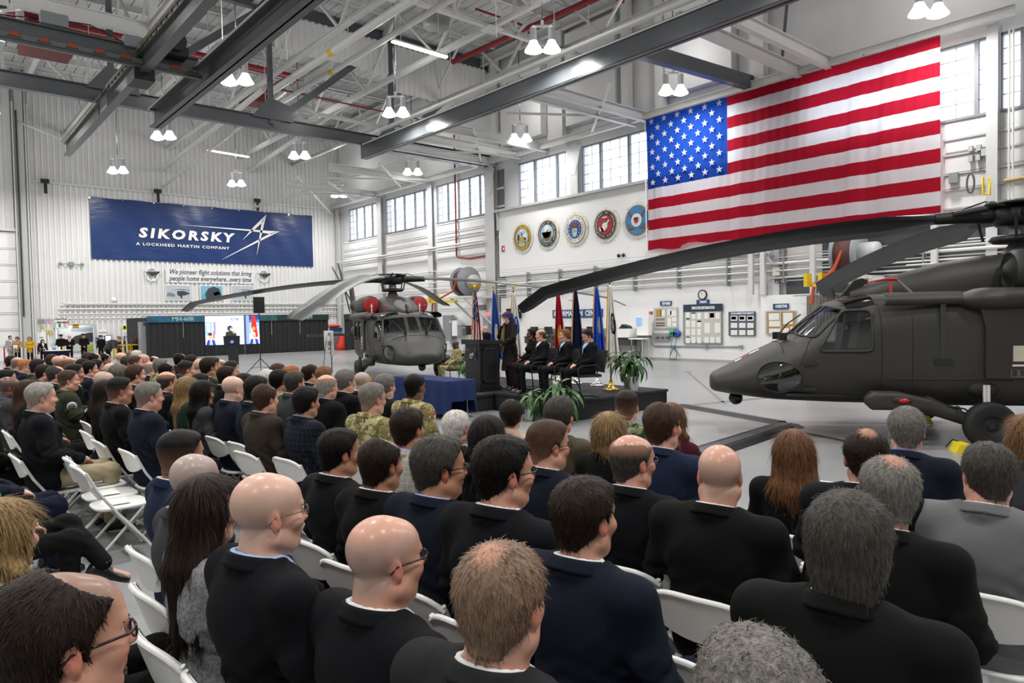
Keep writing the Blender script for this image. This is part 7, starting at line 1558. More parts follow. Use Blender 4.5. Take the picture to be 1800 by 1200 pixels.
t = thing('hose_rack', 'red metal rack at the left edge before the hangar door', 'rack', (4.6, 47.5, 0)); mb = MB(); mb.tube([(4.0, 47.5, 0), (4.0, 47.5, .9), (4.3, 47.5, 1.0), (4.35, 47.5, .9), (4.35, 47.5, 0)], .04, 6); part('frame', mb, RDS, t)
# ------------------------------------------------------------------ curtain enclosure
YC = 43.9; x0, x1 = onY(260, 600, YC)[0], onY(578, 600, YC)[0]
MCURT = M('curtain_black', '#242527', .8, noise=.1, nscale=2)
t = thing('curtain_enclosure', 'long black curtain enclosure with header banners before the back wall', 'curtain', ((x0+x1)/2, YC, 0))
seg = [x0, x0+1.9, x0+3.6, x0+5.5, x0+7.2, x0+9.1, x1]
for a, b in zip(seg[:-1], seg[1:]):
    n = 40; mb = MB(); mb.grid([[(a+(b-a)*i/n, YC+.05*math.sin(i*.95+a)+.03*math.sin(i*2.3), z) for i in range(n+1)] for z in (.02, .8, 1.6, 2.12)]); part('curtain_panel', mb, MCURT, t)
    mb = MB(); mb.cyl((b, YC-.08, 1.2), (b, YC-.08, 2.1), .012, n=6); part('tie', mb, MLGREY, t)
MT1 = M('header_teal', '#1e5f7d', .5, noise=.35, nscale=2.5); MT2 = M('header_green', '#17302e', .5, noise=.3, nscale=2.5)
for a, b, m, tx in ((x0, onY(366, 555, YC)[0], MT1, 'MH-60R'), (onY(366, 555, YC)[0], onY(486, 555, YC)[0], M('header_mid', '#265a60', .5, noise=.35, nscale=2.5), None), (onY(486, 555, YC)[0], x1, MT2, 'UH-60M')):
    mb = MB(); mb.box(a+.01, b-.01, YC-.12, YC+.02, 2.10, 2.46); hb = part('header_banner', mb, m, t)
    if tx: q0, q1 = (onY(301, 560, YC), onY(340, 560, YC)) if 'M' == tx[0] and 'R' in tx else (onY(518, 556, YC), onY(547, 556, YC)); s = text('lettering', tx, .4, M('header_text', '#9fc0c0', .5), hb, ((q0[0]+q1[0])/2, YC-.13, 2.28), 'Y', .02); s.scale = ((q1[0]-q0[0])/s.dimensions[0], .85, 1)
mb = MB(); mb.box(x0, x0+.05, YC, YC+5, 0, 2.4); part('side_curtain', mb, MCURT, t)
p0 = onY(247, 600, 44.6); t = thing('storage_cabinet', 'tall grey cabinet at the left end of the curtain enclosure', 'cabinet', (p0[0]+.25, 44.6, 0)); mb = MB(); mb.box(p0[0]-.02, p0[0]+.38, 44.3, 45, 0, 2.15); part('body', mb, MGREY, t); mb = MB(); mb.box(p0[0]+.1, p0[0]+.28, 44.27, 44.3, 1.95, 2.1); part('label_plate', mb, M('sign_blue', '#28457f', .6), t)
xb = onY(606, 600, 43.2)[0]; t = thing('curtain_enclosure', 'short black curtain enclosure partly behind the far helicopter', 'curtain', (xb+1, 43.2, 0)); mb = MB(); n = 30; mb.grid([[(xb+2.6*i/n, 43.2+.05*math.sin(i*.9), z) for i in range(n+1)] for z in (.02, 1.2, 2.1)]); part('curtain_panel', mb, MCURT, t); mb = MB(); mb.box(xb, xb+2.6, 43.1, 43.25, 2.1, 2.46); part('header_banner', mb, MT2, t)
c0 = onY(590, 590, 45); t = thing('grey_bin', 'grey bin with blue band and orange covers beside the curtain enclosure', 'bin', (c0[0], 45, 0)); mb = MB(); mb.box(c0[0]-.6, c0[0]+.35, 44.7, 45.4, 0, 1.3); part('body', mb, MGREY, t); mb = MB(); mb.box(c0[0]-.6, c0[0]+.35, 44.68, 44.7, 1.3, 1.55); part('blue_band', mb, M('sign_blue', '#28457f', .6), t); mb = MB(); mb.ell((c0[0]-.15, 45, 1.66), (.55, .3, .14), 14, 8); part('orange_cover', mb, M('cover_orange', '#d2432c', .7), t)
c0 = onY(603, 610, 44.2); t = thing('orange_bag', 'bright orange-red cover bag on the floor beside the far helicopter', 'bag', (c0[0], 44.2, 0)); mb = MB(); mb.lathe([(0, 0), (.42, .0), (.45, .25), (.3, .6), (.22, .85), (.12, 1.05), (0, 1.08)], (c0[0], 44.2, 0), 14); part('bag_body', mb, M('bag_red', '#d8301f', .6, bump=.4, bscale=6), t)
# yellow cylinder cages
MCYL = M('cylinder_maroon', '#4a2426', .45)
for k, (xa, xb_) in enumerate(((202, 228), (229, 255))):
    p, q = onY(xa, 606, 46.5)[0], onY(xb_, 606, 46.5)[0]; t = thing('cylinder_cage', 'yellow cylinder cage, %s of two by the grey cabinet' % ('left' if k == 0 else 'right'), 'cage', ((p+q)/2, 46.5, 0), group='yellow cylinder cages')
    for x in (p, (p+q)/2, q):
        for y in (46.2, 46.8): mb = MB(); mb.box(x-.035, x+.035, y-.035, y+.035, 0, .82); part('post', mb, MYEL, t)
    for z in (.82, .1):
        for y in (46.2, 46.8): mb = MB(); mb.box(p-.03, q+.03, y-.03, y+.03, z-.04, z+.03); part('rail', mb, MYEL, t)
    for j, x in enumerate((p+.12, p+.28, q-.25)):
        g = thing('gas_cylinder', 'maroon gas cylinder in the %s yellow cage, %s' % (('left', 'right')[k], ('first', 'second', 'third')[j]), 'cylinder', (x, 46.5, 0), group='maroon gas cylinders'); mb = MB(); mb.lathe([(0, 0), (.075, 0), (.075, 1.0), (.05, 1.1), (.03, 1.12), (.03, 1.2), (0, 1.2)], (x, 46.5-.1+.1*j, 0), 12); part('shell', mb, MCYL, g); mb = MB(); mb.lathe([(.04, 1.16), (.045, 1.3), (0, 1.32)], (x, 46.5-.1+.1*j, 0), 10); part('cap', mb, MCYL, g)
# small table and standing people at the far left
p = atz(101, 640, 0); t = thing('side_table', 'round side table with dark cloth near the doorway', 'table', (p[0], p[1], 0)); mb = MB(); mb.lathe([(0, .72), (.6, .72), (.6, .70), (.5, .3), (.48, .0)], (p[0], p[1], 0), 24); part('dark_cloth', mb, cloth('dkblue'), t); mb = MB(); mb.lathe([(0, .735), (.62, .735), (.62, .72)], (p[0], p[1], 0), 24); part('tabletop', mb, MWHT, t)
for k, (dx, dy, c) in enumerate(((-.3, 0, '#d8d8d8'), (-.1, .1, '#4a76b0'), (.1, -.05, '#d8d8d8'), (.3, .05, '#c8a83a'))): g = thing('cup', '%s cup on the round side table' % ('left white', 'blue', 'right white', 'yellow')[k], 'cup', (p[0]+dx, p[1]+dy, .736), group='cups on the side table'); mb = MB(); mb.lathe([(0, 0), (.05, 0), (.06, .16), (.05, .16)], (p[0]+dx, p[1]+dy, .736), 10); part('shell', mb, M('cup'+c, c, .5), g); mb = MB(); mb.lathe([(.064, .155), (.064, .17), (0, .172)], (p[0]+dx, p[1]+dy, .736), 10); part('lid', mb, MWHT, g)
FRONT = dict(el=[(.0, .24, 1.17), (.0, -.24, 1.17)], wr=[(.22, .06, 1.1), (.22, -.06, 1.1)], hd=[(.8, -.6, 0), (.8, .6, 0)])
CROSS = dict(wr=[(.2, -.05, .98), (.2, .05, .98)], el=[(-.02, .26, 1.15), (-.02, -.26, 1.15)], hd=[(.4, -.8, -.3), (.4, .8, -.3)])
for px, py, dep, hpx, yaw, lab, kw, pk in (
    (18, 592, 40.0, 0, -60, 'man in pale grey suit standing by the hangar door', dict(skin='pink', hair='short', hcol='dbrown', top='lgrey', legs='lgrey', shirt='white'), {}),
    (30, 594, 40.0, 0, -120, 'woman in tan cardigan holding papers by the hangar door', dict(skin='pale', hair='pony', hcol='brown', top='tan', style='top', shirt=None, legs='black'), dict(kind='f', wide=.88, **FRONT)),
    (52, 594, 39.4, 0, -95, 'blonde woman in bright yellow jacket and black trousers', dict(skin='pale', hair='bob', hcol='blond', top='yellow', style='top', shirt=None, legs='black'), dict(kind='f', wide=.88, **FRONT)),
    (75, 598, 38.2, 0, -80, 'woman with black hair in black jacket and white top standing', dict(skin='pale', hair='long', hcol='black', top='black', style='suit', shirt='white', legs='black'), dict(kind='f', wide=.88)),
    (107, 590, 41.2, 0, -100, 'police officer in peaked cap at the left of the doorway', dict(skin='pink', hair=None, hcol='black', top='black', style='top', shirt=None, legs='black'), CROSS),
    (122, 591, 40.4, 0, -95, 'bald man in black suit standing in the doorway, hands clasped', dict(skin='pink', hair='ring', hcol='grey', top='black', legs='black', shirt='white', tie='black'), FRONT),
    (147, 589, 41.0, 0, -120, 'police officer in peaked cap at the right of the doorway', dict(skin='pink', hair=None, hcol='black', top='black', style='top', shirt=None, legs='black'), CROSS),
    (177, 591, 41.2, 0, -130, 'police officer in peaked cap right of the doorway by the monitor', dict(skin='pink', hair=None, hcol='black', top='black', style='top', shirt=None, legs='black'), {})):
    P = atd(px, py+4, dep*.95); s = 1.06*P[2]/1.64; o = person(lab, (P[0], P[1], 0), math.radians(yaw), pose_stand(**pk), scale=s, **kw)
    if 'cap' in lab: mb = MB(); mb.lathe([(.105, .05), (.11, .09), (.145, .125), (.13, .15), (0, .155)], (-.01, 0, 0), 18); mb.prism([(.07, -.07, .055), (.15, -.05, .04), (.15, .05, .04), (.07, .07, .055)], (0, 0, .012)); local('peaked_cap', mb, MBLK, o, 'black peaked cap', (.01, 0, 1.64))
    if 'papers' in lab: mb = MB(); mb.box(.24, .26, -.12, .12, 1.0, 1.25); local('papers', mb, MWHT, o)
P = atd(190, 625, 33); o = person('photographer in grey jacket and olive cap bending over by the cages', (P[0], P[1], 0), math.radians(-25), pose_stand(nb=(.33, 0, 1.28), head=(.48, 0, 1.33), pitch=30, sh=[(.28, .18, 1.24), (.28, -.18, 1.24)], el=[(.3, .26, .98), (.3, -.26, .98)], wr=[(.5, .1, .9), (.5, -.1, .9)], hd=[(.8, -.5, -.2), (.8, .5, -.2)]), 'pale', None, 'brown', 'none', 'mgrey', 'top', None, 'black', scale=1.0)
mb = MB(); mb.lathe([(.108, .03), (.112, .08), (.09, .125), (0, .14)], (-.01, 0, 0), 18); mb.prism([(.07, -.07, .04), (.19, -.05, .03), (.19, .05, .03), (.07, .07, .04)], (0, 0, .012)); local('baseball_cap', mb, M('cap_olive', '#6a6140', .8), o, 'olive baseball cap', (.48, 0, 1.33), (0, .5, 0))
mb = MB(); mb.tube([(.27, .12, 1.33), (.42, .03, 1.1), (.5, 0, .98)], .015, 6); mb.box(.46, .6, -.08, .08, .86, .98); local('camera_and_strap', mb, MBLK, o)
# ------------------------------------------------------------------ big flag on the right wall
XF = XW-.55
pa, pb, pc_, pd = onX(1133, 205, XF), onX(1657, 60, XF), onX(1650, 382, XF), onX(1140, 443, XF)
yL, yR, zT, zB = (pa[1]+pd[1])/2, (pb[1]+pc_[1])/2, (pa[2]+pb[2])/2, (pc_[2]+pd[2])/2
def m_flag(k, c):
    t = NT('big_flag_'+k); t.b.inputs['Base Color'].default_value = lin(c); t.b.inputs['Roughness'].default_value = .8; t.b.inputs['Specular IOR Level'].default_value = .1
    tr = t.n('ShaderNodeBsdfTranslucent'); tr.inputs[0].default_value = lin(c); mx = t.n('ShaderNodeMixShader'); mx.inputs[0].default_value = .6
    t.l(t.b.outputs[0], mx.inputs[1]); t.l(tr.outputs[0], mx.inputs[2]); t.l(mx.outputs[0], t.out.inputs['Surface']); return t.mat
BF = [m_flag('red', '#b01c33'), m_flag('white', '#e9e9ee'), m_flag('blue', '#1f48a4')]
t = thing('wall_flag', 'huge national flag with stars and stripes hanging on the right wall', 'flag', (XF, (yL+yR)/2, zB))
n, m = 200, 39; G = np.zeros((m+1, n+1, 3))
for i in range(m+1):
    for j in range(n+1):
        v, u = i/m, j/n; z = zT+(zB-zT)*v; y = yL+(yR-yL)*u
        w = .02+.05*v; dx = w*math.sin(u*62+1.2*math.sin(v*3+u*7))*(.5+.5*math.sin(u*17+1))+.012*math.sin(u*210+v*4)+.05*math.sin(u*5+v*2)
        if i == m: z += .05*math.sin(u*40)*(u < .6)+.12*max(0, math.sin(u*11-1))*(.15 < u < .45)
        G[i, j] = (XF+dx, y, z-.0)
mb = MB(); mb.grid(G, flip=False); k = 0
for i in range(m):
    st__ = i//3
    for j in range(n): mb.m[k] = 2 if (j/n < .345 and st__ < 7) else (1 if st__ % 2 else 0); k += 1
fo = part('cloth', mb, BF, t)
star = [((.155 if q % 2 == 0 else .062)*math.sin(q*PI/5), (.155 if q % 2 == 0 else .062)*math.cos(q*PI/5)) for q in range(10)]; sm = MB()
for r in range(9):
    cnt = 6 if r % 2 == 0 else 5
    for c in range(cnt):
        u = .345*((c+.5)/6 if r % 2 == 0 else (c+1)/6); v = (7/13)*(r+.75)/9.5; y, z = yL+(yR-yL)*u, zT+(zB-zT)*v
        i, j = int(v*m), int(u*n); x = G[i, j, 0]-.05; mb = MB(); mb.prism([(x, y-a, z+b) for a, b in star], (-.01, 0, 0)); part('star', mb, BF[1], fo)
mb = MB(); mb.tube([(XF, yL+.1, zT+.04), (XF, yR-.1, zT+.04)], .03, 6); part('hanging_rod', mb, MLGREY, t)
mb = MB(); mb.tube([(XF-.02, yL+.03, zT), (XF-.02, yL+.03, zB)], .02, 6); part('edge_rope', mb, MWHT, t)
# ------------------------------------------------------------------ seals
XS = XW-.25
def disc(r, y, z, x, m, par, name, t_=.02, n=40, sx=1): mb = MB(); mb.prism([(x, y+r*sx*math.cos(a), z+r*math.sin(a)) for a in np.linspace(0, 2*PI, n, endpoint=False)], (-t_, 0, 0)); return part(name, mb, m, par)
SG, SN, SW_, SB, SR, SC_ = M('seal_gold', '#b79a35', .4), M('seal_navy', '#1e2a47', .4), M('seal_white', '#e8e6df', .45), M('seal_blue', '#2a4a86', .45), M('seal_red', '#b0222d', .45), M('seal_cyan', '#3f7fb0', .45); SBR, SKY = M('seal_brown', '#7a4630', .5), M('seal_sky', '#a9c8dd', .5)
def shp(pts, y, z, x, m, par, name): mb = MB(); mb.prism([(x, y-a, z+b) for a, b in pts], (-.012, 0, 0)); return part(name, mb, m, par)
def ringtext(s_, r, y, z, x, m, par, h, top=True):
    for i, ch in enumerate(s_):
        if ch == ' ': continue
        a = (i-(len(s_)-1)/2)*h*1.0/r; ang = PI/2-a if top else -PI/2+a
        me = text_mesh(ch, h, .002, .01); o = bpy.data.objects.new('lettering', me); me.materials.clear(); me.materials.append(m); COL.objects.link(o); o.parent = par; off = np.array(par.location)+np.array(par.parent.location if par.parent else (0, 0, 0))*0
        q = par; tot = np.zeros(3)
        while q is not None: tot += np.array(q.location); q = q.parent
        o.location = (x-tot[0], y-r*math.cos(ang)-tot[1], z+r*math.sin(ang)-tot[2]); o.rotation_mode = 'XYZ'
        o.matrix_local = Matrix.Translation(o.location) @ Matrix.Rotation(-PI/2, 4, 'Z') @ Matrix.Rotation(PI/2, 4, 'X') @ Matrix.Rotation((-a if top else a), 4, 'Z')
for k, (px, py, rim, ring, fld, tc, txt, txt2, lab) in enumerate(((919, 417.5, SG, SG, SKY, SN, 'DEPARTMENT OF THE ARMY', 'UNITED STATES OF AMERICA', 'round gold seal with flags and cannon, leftmost of five'), (963, 410.5, SG, SN, SKY, SW_, 'DEPARTMENT OF THE NAVY', 'UNITED STATES OF AMERICA', 'round navy-ringed seal with eagle and ship, second of five'), (1012, 403, SG, SW_, SB, SN, 'DEPARTMENT OF THE AIR FORCE', 'UNITED STATES OF AMERICA', 'round white-ringed seal with blue shield and stars, middle of five'), (1065, 395, SG, SN, SR, SW_, 'DEPARTMENT OF THE NAVY', 'UNITED STATES MARINE CORPS', 'round red seal with globe and anchor, fourth of five'), (1121, 387, SG, SC_, SC_, SN, '', '', 'round blue seal with crossed anchors, partly behind the flag'))):
    c = onX(px, py, XS); y, z = c[1], c[2]; t = thing('wall_seal', lab, 'seal', (XS, y, z), group='round seals on the white wall')
    R = .70; disc(R+.13, y, z, XS, M('acrylic', '#e4e6e6', .15), t, 'clear_backing', .012); disc(R, y, z, XS-.02, rim, t, 'rim', .03)
    for a in np.linspace(0, 2*PI, 8, endpoint=False): disc(.022, y+(R+.1)*math.cos(a), z+(R+.1)*math.sin(a), XS-.012, MGREY, t, 'bolt', .02, 8)
    rg = disc(R*.94, y, z, XS-.05, ring, t, 'lettered_ring', .012); fd = disc(R*.66 if k != 4 else R*.9, y, z, XS-.062, fld, t, 'field', .012); x = XS-.075
    if txt: ringtext(txt, R*.80, y, z+0, XS-.066, tc, rg, .115); ringtext(txt2, R*.80, y, z-.0, XS-.066, tc, rg, .1, False)
    if k == 0:
        shp([(-.3, -.22), (.3, -.22), (.36, -.05), (.2, .0), (.0, .06), (-.2, .0), (-.36, -.05)], y, z, x, SG, fd, 'trophy'); shp([(-.04, -.35), (.04, -.35), (.09, -.1), (-.09, -.1)], y, z, x-.012, SG, fd, 'cuirass'); shp([(-.38, -.12), (-.3, .22), (-.16, .1), (-.24, -.15)], y, z, x, SN, fd, 'banner_left'); shp([(-.34, -.16), (-.2, .02), (-.14, -.04), (-.24, -.2)], y, z, x-.012, SR, fd, 'banner_left_stripe'); shp([(.38, -.12), (.3, .22), (.14, .1), (.24, -.15)], y, z, x, SW_, fd, 'banner_right')
        shp([(-.05, .1), (.05, .1), (.04, .25), (-.04, .25)], y, z, x, SR, fd, 'cap'); shp([(-.16, .3), (.16, .3), (.12, .4), (-.12, .4)], y, z, x, SW_, fd, 'ribbon')
        for s in (-1, 1): shp([(s*.22, -.33), (s*.3, -.33), (s*.32, -.24), (s*.22, -.24)], y, z, x-.012, SN, fd, 'cannon')
    if k == 1:
        shp([(-.45, -.2), (.45, -.2), (.34, -.32), (.0, -.42), (-.34, -.32)], y, z, x, M('seal_green', '#6f8a54', .5), fd, 'land'); shp([(-.12, -.3), (-.36, .08), (-.28, -.18), (0, -.24), (.28, -.18), (.36, .08), (.12, -.3), (0, -.38)], y, z, x-.012, SBR, fd, 'eagle'); shp([(-.14, -.02), (.14, -.02), (.2, .3), (.0, .42), (-.2, .3)], y, z, x, SW_, fd, 'sails'); shp([(-.12, .02), (-.08, .02), (.12, .18), (.1, .22)], y, z, x-.012, SBR, fd, 'anchor')
    if k == 2:
        shp([(-.16, .05), (.16, .05), (.16, -.2), (.1, -.32), (0, -.4), (-.1, -.32), (-.16, -.2)], y, z, x, SKY, fd, 'shield'); shp([(-.1, -.05), (0, .02), (.1, -.05), (.04, -.14), (-.04, -.14)], y, z, x-.012, SG, fd, 'bolt_emblem'); shp([(-.26, .28), (-.12, .22), (0, .3), (.12, .22), (.26, .28), (.14, .1), (-.14, .1)], y, z, x, SBR, fd, 'eagle')
        for a in np.linspace(math.radians(-60), math.radians(240), 12): disc(.025, y-.37*math.cos(a), z+.37*math.sin(a), x, SW_, fd, 'star', .01, 6)
    if k == 3:
        disc(.17, y, z-.06, x, SW_, fd, 'globe', .012, 24); shp([(-.3, -.3), (-.34, -.1), (-.28, -.08), (-.22, -.24), (.0, -.3), (.22, .1), (.3, .16), (.26, .22), (.14, .12), (-.04, -.22)], y, z, x-.012, SW_, fd, 'anchor'); shp([(-.28, .2), (.28, .2), (.16, .1), (-.16, .1)], y, z, x, SBR, fd, 'eagle'); shp([(-.16, .32), (.16, .32), (.1, .38), (-.1, .38)], y, z, x, SW_, fd, 'ribbon')
    if k == 4:
        for s in (-1, 1):
            shp([(s*.12, .06), (s*.2, .0), (s*.5, .36), (s*.42, .42)], y, z, x, SBR, fd, 'anchor'); shp([(s*.1, -.38), (s*.45, -.42), (s*.5, -.1), (s*.38, -.26)], y, z, x, SBR, fd, 'fluke')
        disc(.3, y, z, x-.012, SW_, fd, 'inner_ring', .01, 30); disc(.22, y, z, x-.024, M('seal_pale', '#d9dfe4', .5), fd, 'inner_field', .008, 26); shp([(-.12, .12), (.12, .12), (.12, -.08), (0, -.16), (-.12, -.08)], y, z, x-.034, SR, fd, 'shield'); shp([(-.12, .12), (.12, .12), (.12, .04), (-.12, .04)], y, z, x-.048, SN, fd, 'shield_top')
# ------------------------------------------------------------------ information centre wall
XI = XW-.22; MSB = M('sign_blue', '#28457f', .5); MPAP = M('paper_white', '#e8e8e4', .6); MCORK = M('cork', '#b08850', .9, noise=.15, nscale=60)
def rbox(x0, y0, x1, y1, mat, par, name, x=XI, t_=.04):
    p, q = onX(x0, y0, x), onX(x1, y1, x); mb = MB(); mb.box(x-t_, x, min(p[1], q[1]), max(p[1], q[1]), min(p[2], q[2]), max(p[2], q[2])); return part(name, mb, mat, par)
def rthing(x0, y0, x1, y1, name, lab, cat, mat, pname='plate', x=XI, t_=.04, group=None):
    p, q = onX(x0, y0, x), onX(x1, y1, x); t = thing(name, lab, cat, (x, (p[1]+q[1])/2, min(p[2], q[2])), group=group); rbox(x0, y0, x1, y1, mat, t, pname, x, t_); return t
def rtext(s_, x0, y0, x1, y1, par, mat, x, bold=.03):
    p, q = onX(x0, y0, x), onX(x1, y1, x); s = text('lettering', s_, .3, mat, par, (x, (p[1]+q[1])/2, (p[2]+q[2])/2), 'X', bold); s.scale = (abs(p[1]-q[1])/s.dimensions[0], abs(p[2]-q[2])/s.dimensions[1], 1); return s
t = rthing(972, 545, 1060, 557.2, 'wall_sign', 'blue information center sign behind the flags', 'sign', MSB); rtext('INFORMATION  CENTER', 973.5, 547.3, 1058, 555.2, t, MWHT, XI-.05, .02)
def board(x0, y0, x1, y1, lab, frame, back, papers, name='notice_board', x=XI, two=False):
    t = rthing(x0, y0, x1, y1, name, lab, 'notice board', frame, 'frame', x, .07); W_2, H_2 = x1-x0, y1-y0
    bk = rbox(x0+W_2*.035, y0+H_2*.04, x1-W_2*.035, y1-H_2*.04, back, t, 'backing', x-.055, .02)
    if two: rbox(x0+W_2*.48, y0, x0+W_2*.52, y1, frame, t, 'mullion', x-.05, .05)
    for q in papers: rbox(x0+W_2*q[0], y0+H_2*q[1], x0+W_2*q[2], y0+H_2*q[3], q[4] if len(q) > 4 else MPAP, t, 'paper', x-.078, .006)
    return t
t = rthing(1161, 529.5, 1181, 536.5, 'wall_sign', 'small blue EH&S sign above the left notice board', 'sign', MSB); rtext('EH&S', 1164, 531, 1178.5, 535.5, t, MWHT, XI-.05)
t = board(1150.5, 541, 1192, 577.5, 'grey framed glass notice board under the EH&S sign', MLGREY, M('board_pale', '#c9c6bc', .6), [(.05, .06, .3, .42, MCORK), (.26, .12, .44, .4), (.06, .5, .44, .6, M('photo_grey', '#7b8188', .6)), (.06, .7, .44, .76, M('photo_brown', '#6b564a', .6)), (.06, .82, .44, .88, M('photo_brown', '#6b564a', .6)), (.55, .1, .72, .34), (.66, .14, .92, .4), (.55, .5, .7, .9), (.75, .46, .93, .66), (.75, .72, .93, .9)], two=True)
t = rthing(1225, 527, 1247, 534, 'wall_sign', 'small blue UNION sign under the clock', 'sign', MSB); rtext('UNION', 1230, 528.5, 1242, 532.8, t, MWHT, XI-.05)
c = onX(1235.5, 518, XI); t = thing('wall_clock', 'round white-faced clock with black rim above the UNION sign', 'clock', c); mb = MB(); mb.lathe([(.17, -.05), (.21, -.06), (.21, 0), (0, 0)], c, 28, axis='x'); part('rim', mb, MBLK, t); disc(.18, c[1], c[2], XI-.02, MWHT, t, 'dial', .02)
for a in range(12): mb = MB(); ag = a*PI/6; mb.bar((XI-.043, c[1]-.14*math.sin(ag), c[2]+.14*math.cos(ag)), (XI-.043, c[1]-.165*math.sin(ag), c[2]+.165*math.cos(ag)), .012, .006); part('hour_mark', mb, MBLK, t)
for ag, l in ((math.radians(-60), .09), (math.radians(-12), .14)): mb = MB(); mb.bar((XI-.046, c[1], c[2]), (XI-.046, c[1]-l*math.sin(ag), c[2]+l*math.cos(ag)), .014, .006); part('hand', mb, MBLK, t)
t = board(1202, 535.5, 1270.5, 604.5, 'large employee information board with blue header', M('board_grey', '#8d9093', .5), M('board_weave', '#c3c2b8', .7, noise=.2, nscale=40), [(.055+.145*i, .2+.205*j, .155+.145*i, .365+.205*j) for i in range(3) for j in range(4)]+[(.53+.145*i, .2, .63+.145*i, .36) for i in range(3)]+[(.53, .46, .68, .72), (.79, .46, .94, .72)]+[(.53+.15*i, .82, .64+.15*i, .97) for i in range(3)]+[(.665, .21, .775, .33, SR), (.2, .2, .3, .225, SR), (.055, .815, .155, .84, SR), (.345, .405, .445, .44, MSB), (.055, .34, .155, .365, M('sign_lime', '#b9c928', .6))])
rbox(1202, 535.5, 1270.5, 546.5, M('header_navy', '#1d3348', .5), t, 'header', XI-.07, .02); rtext('EMPLOYEE INFORMATION', 1216, 539, 1256, 543.2, t, MWHT, XI-.095, .03)
t = board(1282, 548, 1328.5, 590, 'dark grey inspection results board right of the large board', M('board_dark', '#5f6265', .5), M('board_dark', '#5f6265', .5), [(.06+.31*i, .16+.3*j, .3+.31*i, .37+.3*j) for i in range(3) for j in range(3)]+[(.08+.31*i, .2, .26+.31*i, .32, M('photo_dark', '#3a4148', .6)) for i in range(3)]+[(.05+.31*i, .40+.29*j, .3+.31*i, .425+.29*j, MSB) for i in range(3) for j in range(2)]); rbox(1282.5, 548.5, 1328, 553, MSB, t, 'header', XI-.07, .02); rtext('DCMA INSPECTION RESULTS', 1285, 549.4, 1325, 552.2, t, MWHT, XI-.095, .03)
XO = XW-.62
t = rthing(1359.5, 534, 1387, 543, 'wall_sign', 'small blue OVERTIME sign beside the near helicopter nose', 'sign', MSB, x=XO); rtext('OVERTIME', 1363, 536, 1383.5, 541, t, MWHT, XO-.05)
board(1346.5, 546.5, 1400, 588, 'cork notice board under the OVERTIME sign', MLGREY, MCORK, [(.09, .1, .44, .38), (.1, .42, .46, .66), (.1, .74, .46, .94), (.56, .08, .88, .55), (.55, .72, .75, .92), (.8, .66, .98, .95)], x=XO, two=True)
# counter with computers, kiosk, switches, reels, conduit
p, q = onX(938, 585, XI), onX(1143, 585, XI); t = thing('counter', 'long black counter with grey back panel along the information wall', 'counter', (XI, (p[1]+q[1])/2, 0)); y0, y1 = q[1], p[1]
mb = MB(); mb.box(XI-.03, XI, y0, y1, 1.0, 1.4); part('back_panel', mb, MGREY, t); mb = MB(); mb.box(XI-.7, XI, y0+.3, y1, .95, 1.0); part('worktop', mb, MBLK, t); mb = MB(); mb.box(XI-.66, XI-.6, y0+.3, y1, .65, .95); part('front_panel', mb, M('counter_dark', '#3a3b3d', .5), t)
for y in np.linspace(y0+.5, y1-.1, 5): mb = MB(); mb.box(XI-.6, XI-.05, y-.03, y+.03, 0, .95); part('leg', mb, MGREY, t)
for k, (px, w, pos) in enumerate(((939, 11, 'first'), (964, 11, 'second'), (1000, 9, 'third'), (1014, 8, 'fourth'), (1039, 12, 'fifth'))):
    c = onX(px, 582, XI-.35); t = thing('computer_monitor', 'black computer monitor on the long counter, %s from the left' % pos, 'monitor', (c[0], c[1], 1.0), group='monitors on the long counter'); mb = MB(); mb.box(c[0]-.03, c[0]+.03, c[1]-.27, c[1]+.27, 1.12, 1.5); part('screen', mb, MBLK, t); mb = MB(); mb.box(c[0]-.1, c[0]+.1, c[1]-.12, c[1]+.12, 1.0, 1.02); mb.box(c[0]+.02, c[0]+.05, c[1]-.03, c[1]+.03, 1.0, 1.2); part('stand', mb, MBLK, t)
c = onX(1101, 580, XI-.4); t = thing('printer', 'white printer with dark tray on the counter', 'printer', (c[0], c[1], 1.0)); mb = MB(); mb.box(c[0]-.3, c[0]+.3, c[1]-.4, c[1]+.35, 1.0, 1.4); part('body', mb, MWHT, t); mb = MB(); mb.prism([(c[0]-.2, c[1]-.3, 1.4), (c[0]-.2, c[1]+.3, 1.4), (c[0]-.2, c[1]+.1, 1.6), (c[0]-.2, c[1]-.2, 1.52)], (.3, 0, 0)); part('tray', mb, MBLK, t)
c = onX(1130, 600, XI-.5); t = thing('kiosk', 'white time-clock kiosk with blue screen at the counter end', 'kiosk', (c[0], c[1], 0)); mb = MB(); mb.box(c[0]-.05, c[0]+.2, c[1]-.35, c[1]+.3, 1.1, 1.95); part('back_board', mb, MWHT, t); mb = MB(); mb.box(c[0]-.1, c[0]-.05, c[1]-.0, c[1]+.3, 1.55, 1.9); part('screen', mb, M('kiosk_screen', '#8fb1d8', .3, emit=.4), t); mb = MB(); mb.box(c[0]-.45, c[0]+.05, c[1]-.3, c[1]+.45, .93, .98); part('shelf', mb, MWHT, t)
for dy in (-.25, .35):
    for dx in (-.35, .1): mb = MB(); mb.cyl((c[0]+dx, c[1]+dy, 0), (c[0]+dx, c[1]+dy, .93), .02, n=8); part('leg', mb, MLGREY, t)
t = rthing(1151.5, 585.5, 1179, 599, 'electrical_box', 'grey wall box with three sockets under the EH&S board', 'box', MGREY, x=XI, t_=.12)
for k in range(3): rbox(1153.5+8.6*k, 591.5, 1159+8.6*k, 595.5, M('socket_dark', '#4a4d50', .5), t, 'socket', XI-.12, .01)
